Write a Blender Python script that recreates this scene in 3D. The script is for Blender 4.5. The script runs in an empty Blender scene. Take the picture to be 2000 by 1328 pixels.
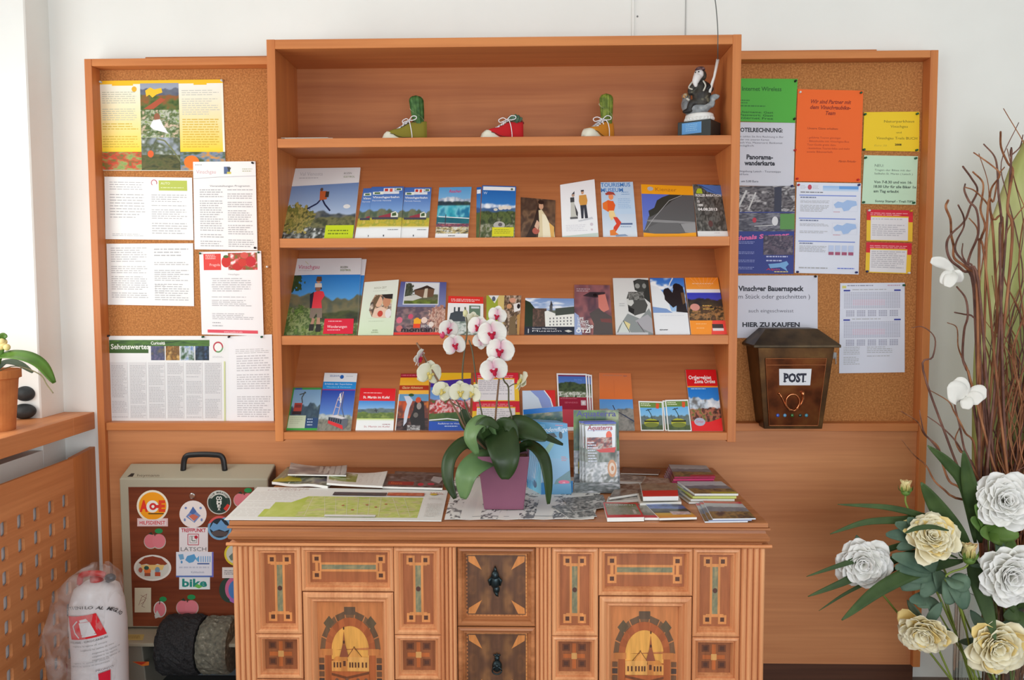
import bpy, math, random
import numpy as np
from mathutils import Vector, Matrix

random.seed(7)
scene = bpy.context.scene
COL = scene.collection

# ------------------------------------------------------------------ camera
CAM = Vector((0.0, -2.7376, 1.33))
YAW, PITCH, ROLL, FPX = -0.0250, -0.0656, -0.0034, 1600.0
fw = Vector((math.sin(YAW)*math.cos(PITCH), math.cos(YAW)*math.cos(PITCH), math.sin(PITCH)))
rt = Vector((math.cos(YAW), -math.sin(YAW), 0)); up = rt.cross(fw)
R2 = rt*math.cos(ROLL)+up*math.sin(ROLL); U2 = -rt*math.sin(ROLL)+up*math.cos(ROLL)
cd = bpy.data.cameras.new('camera'); cam = bpy.data.objects.new('camera', cd); COL.objects.link(cam)
cd.sensor_width = 36.0; cd.lens = FPX/2000*36; cd.clip_start = 0.05
M = Matrix((R2, U2, -fw)).transposed().to_4x4(); M.translation = CAM
cam.matrix_world = M; scene.camera = cam

# ------------------------------------------------------------------ world, lights, exposure
w = bpy.data.worlds.new('daylight'); scene.world = w; w.use_nodes = True
w.node_tree.nodes['Background'].inputs[0].default_value = (0.86, 0.93, 1.0, 1)
w.node_tree.nodes['Background'].inputs[1].default_value = 0.95
def area(name, loc, rot, sx, sy, power, col):
    l = bpy.data.lights.new(name, 'AREA'); l.shape = 'RECTANGLE'; l.size = sx; l.size_y = sy
    l.energy = power; l.color = col
    o = bpy.data.objects.new(name, l); COL.objects.link(o); o.location = loc; o.rotation_euler = rot
    return o
# daylight of the two windows of the left wall, plus a low front fill lamp added behind the camera
area('window_light', (-1.93, -1.15, 1.45), (0, math.radians(-90), 0), 1.2, 1.5, 19, (0.98, 0.99, 0.93))
area('window_light_far', (-1.93, -3.2, 1.65), (0, math.radians(-90), 0), 1.5, 1.8, 24, (0.97, 0.98, 0.95))
area('front_fill_light', (0.7, -5.2, 0.95), (math.radians(90), 0, 0), 3.0, 1.7, 88, (0.90, 0.955, 1.0))
scene.view_settings.view_transform = 'Standard'; scene.view_settings.look = 'None'
scene.view_settings.gamma = 1; scene.view_settings.use_curve_mapping = False
scene.view_settings.exposure = -0.05

# ------------------------------------------------------------------ helpers
def U(px, py, x=None, y=None, z=None, pl=None):
    """point of the photographed ray on a plane of the room"""
    d = fw + R2*((px-1000)/FPX) - U2*((py-664)/FPX)
    if y is not None: t = (y-CAM.y)/d.y
    elif x is not None: t = (x-CAM.x)/d.x
    elif z is not None: t = (z-CAM.z)/d.z
    else: t = (pl[0]-CAM).dot(pl[1])/d.dot(pl[1])
    return CAM + d*t
def lin(c):
    return tuple(((v/255)/12.92 if v/255 <= .04045 else ((v/255+.055)/1.055)**2.4) for v in c[:3])
def linA(a):
    a = np.clip(a/255., 0, 1)
    return np.where(a <= .04045, a/12.92, ((a+.055)/1.055)**2.4)

def newmat(name, rgb=(200,200,200), rough=.5, metal=0, spec=.5, trans=0, ior=1.45, coat=0, alpha=1, sub=0):
    m = bpy.data.materials.new(name); m.use_nodes = True; b = m.node_tree.nodes['Principled BSDF']
    b.inputs['Base Color'].default_value = (*lin(rgb), 1); b.inputs['Roughness'].default_value = rough
    b.inputs['Metallic'].default_value = metal; b.inputs['Specular IOR Level'].default_value = spec
    b.inputs['Transmission Weight'].default_value = trans; b.inputs['IOR'].default_value = ior
    b.inputs['Coat Weight'].default_value = coat; b.inputs['Alpha'].default_value = alpha
    if sub: b.inputs['Subsurface Weight'].default_value = sub; b.inputs['Subsurface Radius'].default_value = (.01,.01,.01)
    return m
def N(m, t, **k):
    n = m.node_tree.nodes.new(t)
    for a, v in k.items(): setattr(n, a, v)
    return n
def woodmat(name, c1, c2, axis='X', rough=.45, scale=1.0, bump=.05, fine=1.0):
    m = newmat(name, c1, rough, spec=.35); nt = m.node_tree; b = nt.nodes['Principled BSDF']
    tc = N(m, 'ShaderNodeTexCoord'); mp = N(m, 'ShaderNodeMapping')
    lo, hi = .55*scale, 16*scale
    mp.inputs['Scale'].default_value = {'X': (lo, hi, hi), 'Z': (hi, hi, lo), 'Y': (hi, lo, hi)}[axis]
    nt.links.new(tc.outputs['Object'], mp.inputs[0])
    n1 = N(m, 'ShaderNodeTexNoise'); n1.inputs['Scale'].default_value = 1.0; n1.inputs['Detail'].default_value = 6
    n1.inputs['Distortion'].default_value = .7; nt.links.new(mp.outputs[0], n1.inputs[0])
    n2 = N(m, 'ShaderNodeTexNoise'); n2.inputs['Scale'].default_value = 7.0*fine; n2.inputs['Detail'].default_value = 3
    nt.links.new(mp.outputs[0], n2.inputs[0])
    mx = N(m, 'ShaderNodeMath', operation='MULTIPLY_ADD'); mx.inputs[1].default_value = .35
    nt.links.new(n2.outputs[0], mx.inputs[0]); 
    m2 = N(m, 'ShaderNodeMath', operation='MULTIPLY'); m2.inputs[1].default_value = .75
    nt.links.new(n1.outputs[0], m2.inputs[0]); nt.links.new(m2.outputs[0], mx.inputs[2])
    cr = N(m, 'ShaderNodeValToRGB'); cr.color_ramp.elements[0].position = .36; cr.color_ramp.elements[1].position = .72
    cr.color_ramp.elements[0].color = (*lin(c2), 1); cr.color_ramp.elements[1].color = (*lin(c1), 1)
    nt.links.new(mx.outputs[0], cr.inputs[0]); nt.links.new(cr.outputs[0], b.inputs['Base Color'])
    bp = N(m, 'ShaderNodeBump'); bp.inputs['Strength'].default_value = bump; bp.inputs['Distance'].default_value = .002
    nt.links.new(mx.outputs[0], bp.inputs['Height']); nt.links.new(bp.outputs[0], b.inputs['Normal'])
    return m
def noisemat(name, stops, scale, rough=.7, detail=4, bump=0, metal=0, coord='Object', stretch=(1,1,1), spec=.4, dist=.002):
    m = newmat(name, stops[0][1], rough, metal, spec); nt = m.node_tree; b = nt.nodes['Principled BSDF']
    tc = N(m, 'ShaderNodeTexCoord'); mp = N(m, 'ShaderNodeMapping'); mp.inputs['Scale'].default_value = stretch
    nt.links.new(tc.outputs[coord], mp.inputs[0])
    n1 = N(m, 'ShaderNodeTexNoise'); n1.inputs['Scale'].default_value = scale; n1.inputs['Detail'].default_value = detail
    nt.links.new(mp.outputs[0], n1.inputs[0])
    cr = N(m, 'ShaderNodeValToRGB'); e = cr.color_ramp.elements
    e[0].position = stops[0][0]; e[0].color = (*lin(stops[0][1]), 1)
    e[1].position = stops[-1][0]; e[1].color = (*lin(stops[-1][1]), 1)
    for p, c in stops[1:-1]:
        q = e.new(p); q.color = (*lin(c), 1)
    nt.links.new(n1.outputs[0], cr.inputs[0]); nt.links.new(cr.outputs[0], b.inputs['Base Color'])
    if bump:
        bp = N(m, 'ShaderNodeBump'); bp.inputs['Strength'].default_value = bump; bp.inputs['Distance'].default_value = dist
        nt.links.new(n1.outputs[0], bp.inputs['Height']); nt.links.new(bp.outputs[0], b.inputs['Normal'])
    return m
def attrmat(name, rough, spec=.4, grain=0, coat=0):
    m = newmat(name, (200,200,200), rough, spec=spec, coat=coat); nt = m.node_tree; b = nt.nodes['Principled BSDF']
    a = N(m, 'ShaderNodeAttribute'); a.attribute_name = 'Col'
    if grain:
        tc = N(m, 'ShaderNodeTexCoord'); mp = N(m, 'ShaderNodeMapping'); mp.inputs['Scale'].default_value = (90, 90, 9)
        n1 = N(m, 'ShaderNodeTexNoise'); n1.inputs['Scale'].default_value = 1; n1.inputs['Detail'].default_value = 5
        nt.links.new(tc.outputs['Object'], mp.inputs[0]); nt.links.new(mp.outputs[0], n1.inputs[0])
        mr = N(m, 'ShaderNodeMapRange'); mr.inputs['From Min'].default_value = .3; mr.inputs['From Max'].default_value = .7
        mr.inputs['To Min'].default_value = 1-grain; mr.inputs['To Max'].default_value = 1+grain*.6
        nt.links.new(n1.outputs[0], mr.inputs[0])
        vm = N(m, 'ShaderNodeVectorMath', operation='SCALE'); nt.links.new(a.outputs['Color'], vm.inputs[0])
        nt.links.new(mr.outputs[0], vm.inputs['Scale']); nt.links.new(vm.outputs[0], b.inputs['Base Color'])
    else: nt.links.new(a.outputs['Color'], b.inputs['Base Color'])
    return m

def tag(o, label=None, cat=None, group=None, kind=None):
    if label: o['label'] = label
    if cat: o['category'] = cat
    if group: o['group'] = group
    if kind: o['kind'] = kind
    return o
def empty(name, loc, rz=0):
    o = bpy.data.objects.new(name, None); COL.objects.link(o); o.location = loc; o.rotation_euler = (0, 0, rz)
    o.empty_display_size = .02
    return o

def wloc(p):
    v = Vector(p.location)
    while p.parent is not None: p = p.parent; v = v+Vector(p.location)
    return v

class MB:
    """collects shapes in world (or local) coordinates; build() links them as one mesh object"""
    def __init__(s): s.v = []; s.f = []; s.mi = []; s.c = []; s.hasc = False; s.cur = 0
    def add(s, vs, fs, mi=None, col=None):
        b = len(s.v); s.v += [tuple(p) for p in vs]
        mi = s.cur if mi is None else mi
        for f in fs: s.f.append([i+b for i in f]); s.mi.append(mi)
        s.c += [col]*len(vs)
        if col is not None: s.hasc = True
        return s
    def box(s, x0, x1, y0, y1, z0, z1, b=0, mi=None):
        if b <= 0:
            vs = [(x, y, z) for z in (z0, z1) for y in (y0, y1) for x in (x0, x1)]
            return s.add(vs, [(0,2,3,1),(4,5,7,6),(0,1,5,4),(2,6,7,3),(0,4,6,2),(1,3,7,5)], mi)
        X = (x0, x1); Y = (y0, y1); Z = (z0, z1); vs = []; ix = {}
        for i in (0,1):
            for j in (0,1):
                for k in (0,1):
                    sx, sy, sz = (1 if i == 0 else -1)*b, (1 if j == 0 else -1)*b, (1 if k == 0 else -1)*b
                    ix[i,j,k] = len(vs)
                    vs += [(X[i], Y[j]+sy, Z[k]+sz), (X[i]+sx, Y[j], Z[k]+sz), (X[i]+sx, Y[j]+sy, Z[k])]
        g = lambda i,j,k,a: ix[i,j,k]+a
        fs = []
        for i in (0,1): fs.append([g(i,0,0,0), g(i,1,0,0), g(i,1,1,0), g(i,0,1,0)])
        for j in (0,1): fs.append([g(0,j,0,1), g(1,j,0,1), g(1,j,1,1), g(0,j,1,1)])
        for k in (0,1): fs.append([g(0,0,k,2), g(1,0,k,2), g(1,1,k,2), g(0,1,k,2)])
        for j in (0,1):
            for k in (0,1): fs.append([g(0,j,k,1), g(1,j,k,1), g(1,j,k,2), g(0,j,k,2)])
        for i in (0,1):
            for k in (0,1): fs.append([g(i,0,k,0), g(i,1,k,0), g(i,1,k,2), g(i,0,k,2)])
        for i in (0,1):
            for j in (0,1): fs.append([g(i,j,0,0), g(i,j,1,0), g(i,j,1,1), g(i,j,0,1)])
        for i in (0,1):
            for j in (0,1):
                for k in (0,1): fs.append([g(i,j,k,0), g(i,j,k,1), g(i,j,k,2)])
        return s.add(vs, fs, mi)
    def hexa(s, lo, hi, mi=None):
        return s.add(list(lo)+list(hi), [(3,2,1,0),(4,5,6,7),(0,1,5,4),(1,2,6,5),(2,3,7,6),(3,0,4,7)], mi)
    def tube(s, pts, r, n=8, mi=None, caps=True, flat=1.0, col=None):
        pts = [Vector(p) for p in pts]; k = len(pts); rs = r if hasattr(r, '__len__') else [r]*k
        vs = []; fs = []; prev = None
        for i, p in enumerate(pts):
            t = (pts[min(i+1, k-1)]-pts[max(i-1, 0)])
            t = t.normalized() if t.length > 1e-9 else Vector((0,0,1))
            if prev is None:
                a = Vector((0,0,1)) if abs(t.z) < .9 else Vector((1,0,0)); nrm = t.cross(a).normalized()
            else:
                nrm = prev - t*prev.dot(t)
                nrm = nrm.normalized() if nrm.length > 1e-6 else t.orthogonal().normalized()
            prev = nrm; bi = t.cross(nrm)
            for j in range(n):
                a = 2*math.pi*j/n; vs.append(p+nrm*math.cos(a)*rs[i]+bi*math.sin(a)*rs[i]*flat)
        for i in range(k-1):
            for j in range(n): fs.append((i*n+j, i*n+(j+1)%n, (i+1)*n+(j+1)%n, (i+1)*n+j))
        if caps: fs += [tuple(range(n))[::-1], tuple((k-1)*n+j for j in range(n))]
        return s.add(vs, fs, mi, col)
    def lathe(s, prof, c=(0,0,0), n=32, mi=None, sx=1, sy=1, col=None):
        vs = []; fs = []
        for r, z in prof:
            for j in range(n):
                a = 2*math.pi*j/n; vs.append((c[0]+r*sx*math.cos(a), c[1]+r*sy*math.sin(a), c[2]+z))
        for i in range(len(prof)-1):
            for j in range(n): fs.append((i*n+j, i*n+(j+1)%n, (i+1)*n+(j+1)%n, (i+1)*n+j))
        if prof[0][0] > 1e-5: fs.append(tuple(range(n))[::-1])
        if prof[-1][0] > 1e-5: fs.append(tuple((len(prof)-1)*n+j for j in range(n)))
        return s.add(vs, fs, mi, col)
    def ball(s, c, r, nu=14, nv=9, rot=None, mi=None, col=None, f=None):
        rx, ry, rz = r if hasattr(r, '__len__') else (r, r, r); vs = []; fs = []
        for i in range(nv+1):
            th = math.pi*i/nv
            for j in range(nu):
                a = 2*math.pi*j/nu; p = Vector((rx*math.sin(th)*math.cos(a), ry*math.sin(th)*math.sin(a), rz*math.cos(th)))
                if f: p = p*f(th, a)
                if rot: p = rot @ p
                vs.append(p+Vector(c))
        for i in range(nv):
            for j in range(nu): fs.append((i*nu+j, (i+1)*nu+j, (i+1)*nu+(j+1)%nu, i*nu+(j+1)%nu))
        return s.add(vs, fs, mi, col)
    def grid(s, fn, nu, nv, mi=None, cf=None, thick=0):
        vs = []; fs = []; cs = []
        for i in range(nv+1):
            for j in range(nu+1):
                vs.append(Vector(fn(j/nu, i/nv))); cs.append(cf(j/nu, i/nv) if cf else None)
        q = lambda i, j: i*(nu+1)+j
        for i in range(nv):
            for j in range(nu): fs.append((q(i,j), q(i,j+1), q(i+1,j+1), q(i+1,j)))
        b = len(s.v); s.add(vs, fs, mi)
        if cf: s.c[b:] = cs; s.hasc = True
        return s
    def ring(s, rc, prof, T, mi=None):
        """mitred picture-frame moulding; rc = x0,x1,z0,z1, prof = (inset, out) steps"""
        x0, x1, z0, z1 = rc; vs = []; fs = []
        for d, o in prof: vs += [T(x0+d, z0+d, o), T(x1-d, z0+d, o), T(x1-d, z1-d, o), T(x0+d, z1-d, o)]
        for i in range(len(prof)-1):
            for j in range(4): fs.append((i*4+j, i*4+(j+1)%4, i*4+4+(j+1)%4, i*4+4+j))
        return s.add(vs, fs, mi)
    def build(s, name, mats, parent=None, origin=None, smooth=False, bevel=0, sub=0, solid=0, local=False):
        if origin is None and not local:
            if parent is not None: origin = Vector((0,0,0))
            else:
                a = np.array(s.v); origin = Vector(((a[:,0].min()+a[:,0].max())/2, (a[:,1].min()+a[:,1].max())/2, a[:,2].min()))
        if local: origin = Vector((0,0,0))
        me = bpy.data.meshes.new(name); ov = Vector(origin)
        wp = ov
        if parent is not None and not local: wp = wloc(parent)
        if parent is not None and not local:
            inv = Matrix.Rotation(-parent.rotation_euler.z, 3, 'Z')
            vv = [inv @ (Vector(p)-wp) for p in s.v]
        else: vv = [Vector(p)-ov for p in s.v]
        me.from_pydata([tuple(p) for p in vv], [], s.f)
        for m in (mats if isinstance(mats, (list, tuple)) else [mats]): me.materials.append(m)
        me.polygons.foreach_set('material_index', s.mi)
        if s.hasc:
            at = me.color_attributes.new('Col', 'FLOAT_COLOR', 'POINT')
            arr = np.ones((len(s.v), 4), np.float32)
            arr[:, :3] = np.array([c if c is not None else (.8,.8,.8) for c in s.c])
            at.data.foreach_set('color', arr.ravel())
        if smooth: me.polygons.foreach_set('use_smooth', [True]*len(me.polygons))
        me.validate(); me.update()
        o = bpy.data.objects.new(name, me); COL.objects.link(o)
        if parent is None or local:
            if not local: o.location = ov
        if parent is not None: o.parent = parent
        if solid: md = o.modifiers.new('s', 'SOLIDIFY'); md.thickness = solid; md.offset = 0
        if bevel:
            md = o.modifiers.new('b', 'BEVEL'); md.width = bevel; md.segments = 2; md.limit_method = 'ANGLE'
        if sub: md = o.modifiers.new('u', 'SUBSURF'); md.levels = sub; md.render_levels = sub
        return o

# ---------------------------------------------------------------- printed matter
_rg = np.random.RandomState(5); _NG = _rg.rand(16, 64, 64)
def vn(X, Y, sx, sy=None, seed=0):
    sy = sy or sx; g = _NG[seed % 16]; x = X*sx+seed*7.3; y = Y*sy+seed*3.1
    xi = np.floor(x).astype(int); yi = np.floor(y).astype(int); fx = x-xi; fy = y-yi
    fx = fx*fx*(3-2*fx); fy = fy*fy*(3-2*fy)
    q = lambda a, b: g[a % 64, b % 64]
    return (q(xi,yi)*(1-fx)*(1-fy)+q(xi+1,yi)*fx*(1-fy)+q(xi,yi+1)*(1-fx)*fy+q(xi+1,yi+1)*fx*fy)
def fbm(X, Y, s, seed=0, sy=None):
    sy = sy or s
    return vn(X,Y,s,sy,seed)*.5+vn(X,Y,s*2.1,sy*2.1,seed+1)*.3+vn(X,Y,s*4.3,sy*4.3,seed+2)*.2
def mixc(a, b, t): return np.asarray(a, float)*(1-t[..., None])+np.asarray(b, float)*t[..., None]
def grad(a, b): return lambda X, Y: mixc(a, b, Y)
def mottle(cols, s=6, seed=0, sy=None):
    """broken up areas of several colours"""
    cols = [np.array(c, float) for c in cols]
    def f(X, Y):
        n = np.clip((fbm(X, Y, s, seed, sy)-.22)/.56, 0, .999)*(len(cols)-1)
        i = n.astype(int); t = n-i; A = np.array(cols)
        return A[i]*(1-t[..., None])+A[np.minimum(i+1, len(cols)-1)]*t[..., None]
    return f
def land(layers, sky=((90,140,210),(200,220,240)), clouds=0, seed=0):
    """sky with ridges in front: layers = (height, roughness, colour list, scale)"""
    def f(X, Y):
        o = mixc(sky[0], sky[1], Y)
        if clouds:
            c = np.clip((fbm(X, Y, 3, seed+5, 6)-.5)*5, 0, 1)*clouds; o = o*(1-c[..., None])+np.array([245,247,250.])*c[..., None]
        for k, (h, a, cols, s) in enumerate(layers):
            rid = h+a*(fbm(X, X*0, 4, seed+k*3+1)-.5)*2
            m = np.clip((Y-rid)*40, 0, 1)
            c = mottle(cols, s, seed+k)(X, Y)
            o = o*(1-m[..., None])+c*m[..., None]
        return o
    return f

def leafy(cx, cy, rx, ry, seed=1):
    """ragged outline of a bush or a bough inside a picture"""
    def f(x, y):
        n = float(fbm(np.array([x]), np.array([y]), 9, seed)[0])-.5
        return ((x-cx)/rx)**2+((y-cy)/ry)**2 < 1+n*2.6
    return f
_TC = {}
def textmesh(t, bold=0.0):
    k = (t, bold)
    if k not in _TC:
        cu = bpy.data.curves.new('t', 'FONT'); cu.body = t; cu.size = 1; cu.offset = bold; cu.resolution_u = 2
        ob = bpy.data.objects.new('t', cu); me = bpy.data.meshes.new_from_object(ob)
        v = np.array([q.co[:2] for q in me.vertices]) if len(me.vertices) else np.zeros((0,2))
        f = [list(p.vertices) for p in me.polygons]
        bpy.data.objects.remove(ob); bpy.data.curves.remove(cu); bpy.data.meshes.remove(me)
        _TC[k] = (v, f)
    return _TC[k]

class Art:
    """a printed face W x H units (y down); every mark is a thin layer of ink above the sheet"""
    def __init__(s, W, H, bg=(240,240,238)):
        s.W, s.H = float(W), float(H); s.P = []; s.F = []; s.C = []; s.L = []; s.lay = 0; s.rs = random.Random(int(W*31+H*7))
        s.rect(0, 0, W, H, bg)
    def _add(s, pts, faces, cols):
        b = len(s.P); s.P += [(p[0], p[1]) for p in pts]; s.C += cols; s.L += [s.lay]*len(pts)
        s.F += [[i+b for i in f] for f in faces]; 
    def rect(s, x0, y0, x1, y1, c, c2=None, sep=True):
        n = max(1, int(abs(x1-x0)/s.W*10)); c1 = lin(c); c2 = lin(c2) if c2 else c1
        P = []; C = []; F = []
        for i in range(n+1):
            x = x0+(x1-x0)*i/n; P += [(x, y0), (x, y1)]; C += [c1, c2]
        for i in range(n): F.append([2*i+1, 2*i+3, 2*i+2, 2*i])
        s._add(P, F, C)
        if sep: s.lay += 1
        return s
    def poly(s, pts, c, sep=True):
        s._add(pts, [list(range(len(pts)))], [lin(c)]*len(pts)); s.lay += sep; return s
    def ell(s, cx, cy, rx, ry, c, n=20, sep=True, a0=0, a1=360):
        pts = [(cx+rx*math.cos(math.radians(a0+(a1-a0)*i/n)), cy+ry*math.sin(math.radians(a0+(a1-a0)*i/n))) for i in range(n)]
        return s.poly(pts, c, sep)
    def line(s, pts, wd, c, sep=True):
        for (x0, y0), (x1, y1) in zip(pts[:-1], pts[1:]):
            d = math.hypot(x1-x0, y1-y0) or 1; nx, ny = -(y1-y0)/d*wd/2, (x1-x0)/d*wd/2
            s._add([(x0+nx,y0+ny),(x1+nx,y1+ny),(x1-nx,y1-ny),(x0-nx,y0-ny)], [[0,1,2,3]], [lin(c)]*4)
        s.lay += sep; return s
    def box(s, x0, y0, x1, y1, wd, c): return s.line([(x0,y0),(x1,y0),(x1,y1),(x0,y1),(x0,y0)], wd, c)
    def text(s, t, x, y, h, c, al='l', w=None, bold=.0, it=0, rot=0, sep=True):
        """x,y = left (centre, right) of the base line, h = height of a capital"""
        v, f = textmesh(t, bold)
        if len(v) == 0: return s
        k = h/.70; X = v[:,0]*k; Y = v[:,1]*k; wd = X.max()-X.min(); X = X-X.min()
        if w: X = X*(w/wd); wd = w
        X = X+Y*it; X = X-(wd/2 if al == 'c' else wd if al == 'r' else 0)
        if rot: a = math.radians(rot); X, Y = X*math.cos(a)-Y*math.sin(a), X*math.sin(a)+Y*math.cos(a)
        s._add(list(zip(x+X, y-Y)), f, [lin(c)]*len(v)); s.lay += sep; return s
    def lines(s, x0, y0, x1, y1, n, c, h=.5, rag=.3, gap=.12, ind=0):
        """rows of small print"""
        dy = (y1-y0)/n
        for i in range(n):
            if s.rs.random() < gap: continue
            y = y0+i*dy; xe = x1-(x1-x0)*s.rs.random()*rag*(1 if s.rs.random() < .5 else .2); x = x0+(ind*s.rs.random())
            while x < xe:
                q = min(xe, x+(x1-x0)*(.05+.14*s.rs.random()))
                s._add([(x,y),(q,y),(q,y+dy*h),(x,y+dy*h)], [[3,2,1,0]], [lin(c)]*4); x = q+(x1-x0)*.015+dy*.15
        s.lay += 1; return s
    def photo(s, x0, y0, x1, y1, fn, res=1.5, mask=None):
        nx = max(2, int((x1-x0)/res)); ny = max(2, int((y1-y0)/res))
        X, Y = np.meshgrid(np.linspace(0,1,nx+1), np.linspace(0,1,ny+1))
        c = linA(np.asarray(fn(X, Y)))
        P = [(x0+(x1-x0)*i/nx, y0+(y1-y0)*j/ny) for j in range(ny+1) for i in range(nx+1)]
        q = lambda j, i: j*(nx+1)+i
        F = [[q(j+1,i), q(j+1,i+1), q(j,i+1), q(j,i)] for j in range(ny) for i in range(nx) if mask is None or mask((i+.5)/nx, (j+.5)/ny)]
        s._add(P, F, [tuple(k) for k in c.reshape(-1,3)]); s.lay += 1; return s
    def build(s, name, corners, mat, thick=.0006, parent=None, edge=(235,233,228), bend=0, fn=None, eps=.00006, base=None):
        tl, tr, br, bl = [Vector(c) for c in corners]
        n = (bl-tl).cross(tr-tl).normalized()
        org = (bl+br)/2 if parent is None else (base or wloc(parent))
        a = np.array(s.P); u = (a[:,0]/s.W)[:, None]; v = (a[:,1]/s.H)[:, None]
        TL, TR, BR, BL, NN = [np.array(q) for q in (tl, tr, br, bl, n)]
        def pos(u, v, off):
            p = (TL*(1-u)+TR*u)*(1-v)+(BL*(1-u)+BR*u)*v+NN*(off+bend*4*u*(1-u))
            if fn is not None: p = p+fn(u, v)
            return p
        p = pos(u, v, (np.array(s.L)[:, None]+1)*eps)
        # body
        m = 12; k = 6 if fn is not None else 1; V = list(p); F = list(s.F); C = list(s.C); e = lin(edge); b0 = len(V)
        for off in (0, -thick):
            for j in range(k+1):
                for i in range(m+1):
                    V.append(pos(np.array([[i/m]]), np.array([[j/k]]), off)[0]); C.append(e)
        q = lambda o, j, i: b0+o*(m+1)*(k+1)+j*(m+1)+i
        for j in range(k):
            for i in range(m):
                F.append([q(1,j,i), q(1,j,i+1), q(1,j+1,i+1), q(1,j+1,i)])
                F.append([q(0,j+1,i), q(0,j+1,i+1), q(0,j,i+1), q(0,j,i)])
        for i in range(m):
            F.append([q(0,0,i), q(0,0,i+1), q(1,0,i+1), q(1,0,i)]); F.append([q(0,k,i+1), q(0,k,i), q(1,k,i), q(1,k,i+1)])
        for j in range(k):
            F.append([q(0,j+1,0), q(0,j,0), q(1,j,0), q(1,j+1,0)]); F.append([q(0,j,m), q(0,j+1,m), q(1,j+1,m), q(1,j,m)])
        V = np.array(V)-np.array(org)
        if parent is not None and parent.rotation_euler.z:
            c_, s_ = math.cos(-parent.rotation_euler.z), math.sin(-parent.rotation_euler.z)
            V = np.stack([V[:,0]*c_-V[:,1]*s_, V[:,0]*s_+V[:,1]*c_, V[:,2]], 1)
        me = bpy.data.meshes.new(name); me.from_pydata(V.tolist(), [], F); me.materials.append(mat)
        at = me.color_attributes.new('Col', 'FLOAT_COLOR', 'POINT')
        arr = np.ones((len(V), 4), np.float32); arr[:, :3] = np.array(C); at.data.foreach_set('color', arr.ravel())
        me.update()
        o = bpy.data.objects.new(name, me); COL.objects.link(o)
        if parent is None: o.location = org
        else: o.parent = parent
        return o

# ---------------------------------------------------------------- materials
M_wall = noisemat('wall_plaster', [(.3,(232,232,228)),(.7,(238,238,234))], 3, .9, bump=.05)
M_woodX = woodmat('beech_grain_across', (208,134,78), (184,110,62), 'X')
M_woodZ = woodmat('beech_grain_upright', (210,134,76), (186,110,62), 'Z')
M_woodY = woodmat('beech_grain_deep', (222,150,98), (196,124,76), 'Y')
M_backX = woodmat('beech_back_shaded', (188,120,74), (160,94,56), 'X', scale=.8)  # beech darkened in its colour to carry the shade inside the shelf
M_low = woodmat('beech_lower_lit', (210,144,96), (184,118,76), 'X', scale=.8)  # paler copy of the back beech; brighter light on the lower panel coloured in
M_plinth = woodmat('dark_brown_wood', (92,58,42), (70,42,30), 'X')
M_cork = noisemat('cork', [(.35,(160,104,58)),(.5,(180,118,66)),(.65,(196,136,80))], 190, .9, 3, bump=.25)
M_print = attrmat('printed_paper', .5, .35)
M_gloss = attrmat('glossy_print', .28, .5)
def petalmat(name, k=.4):
    m = attrmat(name, .7, .2); nt = m.node_tree; b = nt.nodes['Principled BSDF']; o = nt.nodes['Material Output']
    a = N(m, 'ShaderNodeAttribute'); a.attribute_name = 'Col'; t = N(m, 'ShaderNodeBsdfTranslucent'); x = N(m, 'ShaderNodeMixShader'); x.inputs[0].default_value = k
    nt.links.new(a.outputs['Color'], t.inputs[0]); nt.links.new(b.outputs[0], x.inputs[1]); nt.links.new(t.outputs[0], x.inputs[2]); nt.links.new(x.outputs[0], o.inputs[0]); return m
M_inlay = attrmat('wood_inlay', .38, .45, grain=.22)
M_pine = woodmat('larch_upright', (236,172,122), (198,126,82), 'Z', .38, 1.3, fine=1.2)
M_pineX = woodmat('larch_across', (206,138,90), (152,94,58), 'X', .35, 1.1)
M_pineL = woodmat('pale_larch_across', (240,172,116), (204,126,80), 'X', .38, 1.3)
M_black = newmat('black_plastic', (30,30,32), .4)
M_white = newmat('white_plastic', (235,235,235), .4)
M_floor = noisemat('brown_floor', [(.3,(96,78,66)),(.7,(124,104,90))], 6, .45)
# ================================================================= the room
def struct(name, mb, mat, **k): return tag(mb.build(name, mat, **k), kind='structure')
struct('floor', MB().box(-2.6, 2.6, -6, .12, -.06, 0), M_floor)
struct('wall_back', MB().box(-1.62, 2.4, 0, .12, 0, 2.9), M_wall)
struct('wall_right', MB().box(2.4, 2.52, -6, .12, 0, 2.9), M_wall)
struct('ceiling', MB().box(-2.6, 2.6, -6, .12, 2.9, 2.98), M_wall)
# left wall: a plastered pier in the corner, then the window recess
struct('wall_left', MB().box(-2.1, -1.60, -.13, .12, 0, 2.9, .004).box(-2.1, -1.60, -6, -.13, 0, .80)
       .box(-2.1, -1.60, -6, -.13, 2.45, 2.9).box(-2.1, -1.60, -2.35, -2.05, .8, 2.45).box(-2.1, -1.60, -6, -4.3, .8, 2.45), M_wall)
for k, (a, b) in enumerate(((-2.05, -.13), (-4.3, -2.35))):
    m = MB()
    for (p, q) in ((a, a+.06), (b-.06, b), ((a+b)/2-.03, (a+b)/2+.03)): m.box(-2.02, -1.96, p, q, .907, 2.45)
    m.box(-2.02, -1.96, a, b, .907, .97).box(-2.02, -1.96, a, b, 2.39, 2.45)
    struct('window_%d' % (k+1), m, M_white)
# window board and radiator cover
sb = MB(); sb.hexa([(-1.98,-.131,.849),(-1.98,-4.3,.849),(-1.494,-4.3,.849),(-1.494,-.131,.849)],
        [(-1.98,-.131,.907),(-1.98,-4.3,.907),(-1.494,-4.3,.907),(-1.494,-.131,.907)])
sb.box(-1.60, -1.494, -.131, -.001, .849, .907)
tag(sb.build('window_sill', M_woodY, bevel=.002), 'thick beech window board along the left wall under the window', 'window sill')

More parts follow.
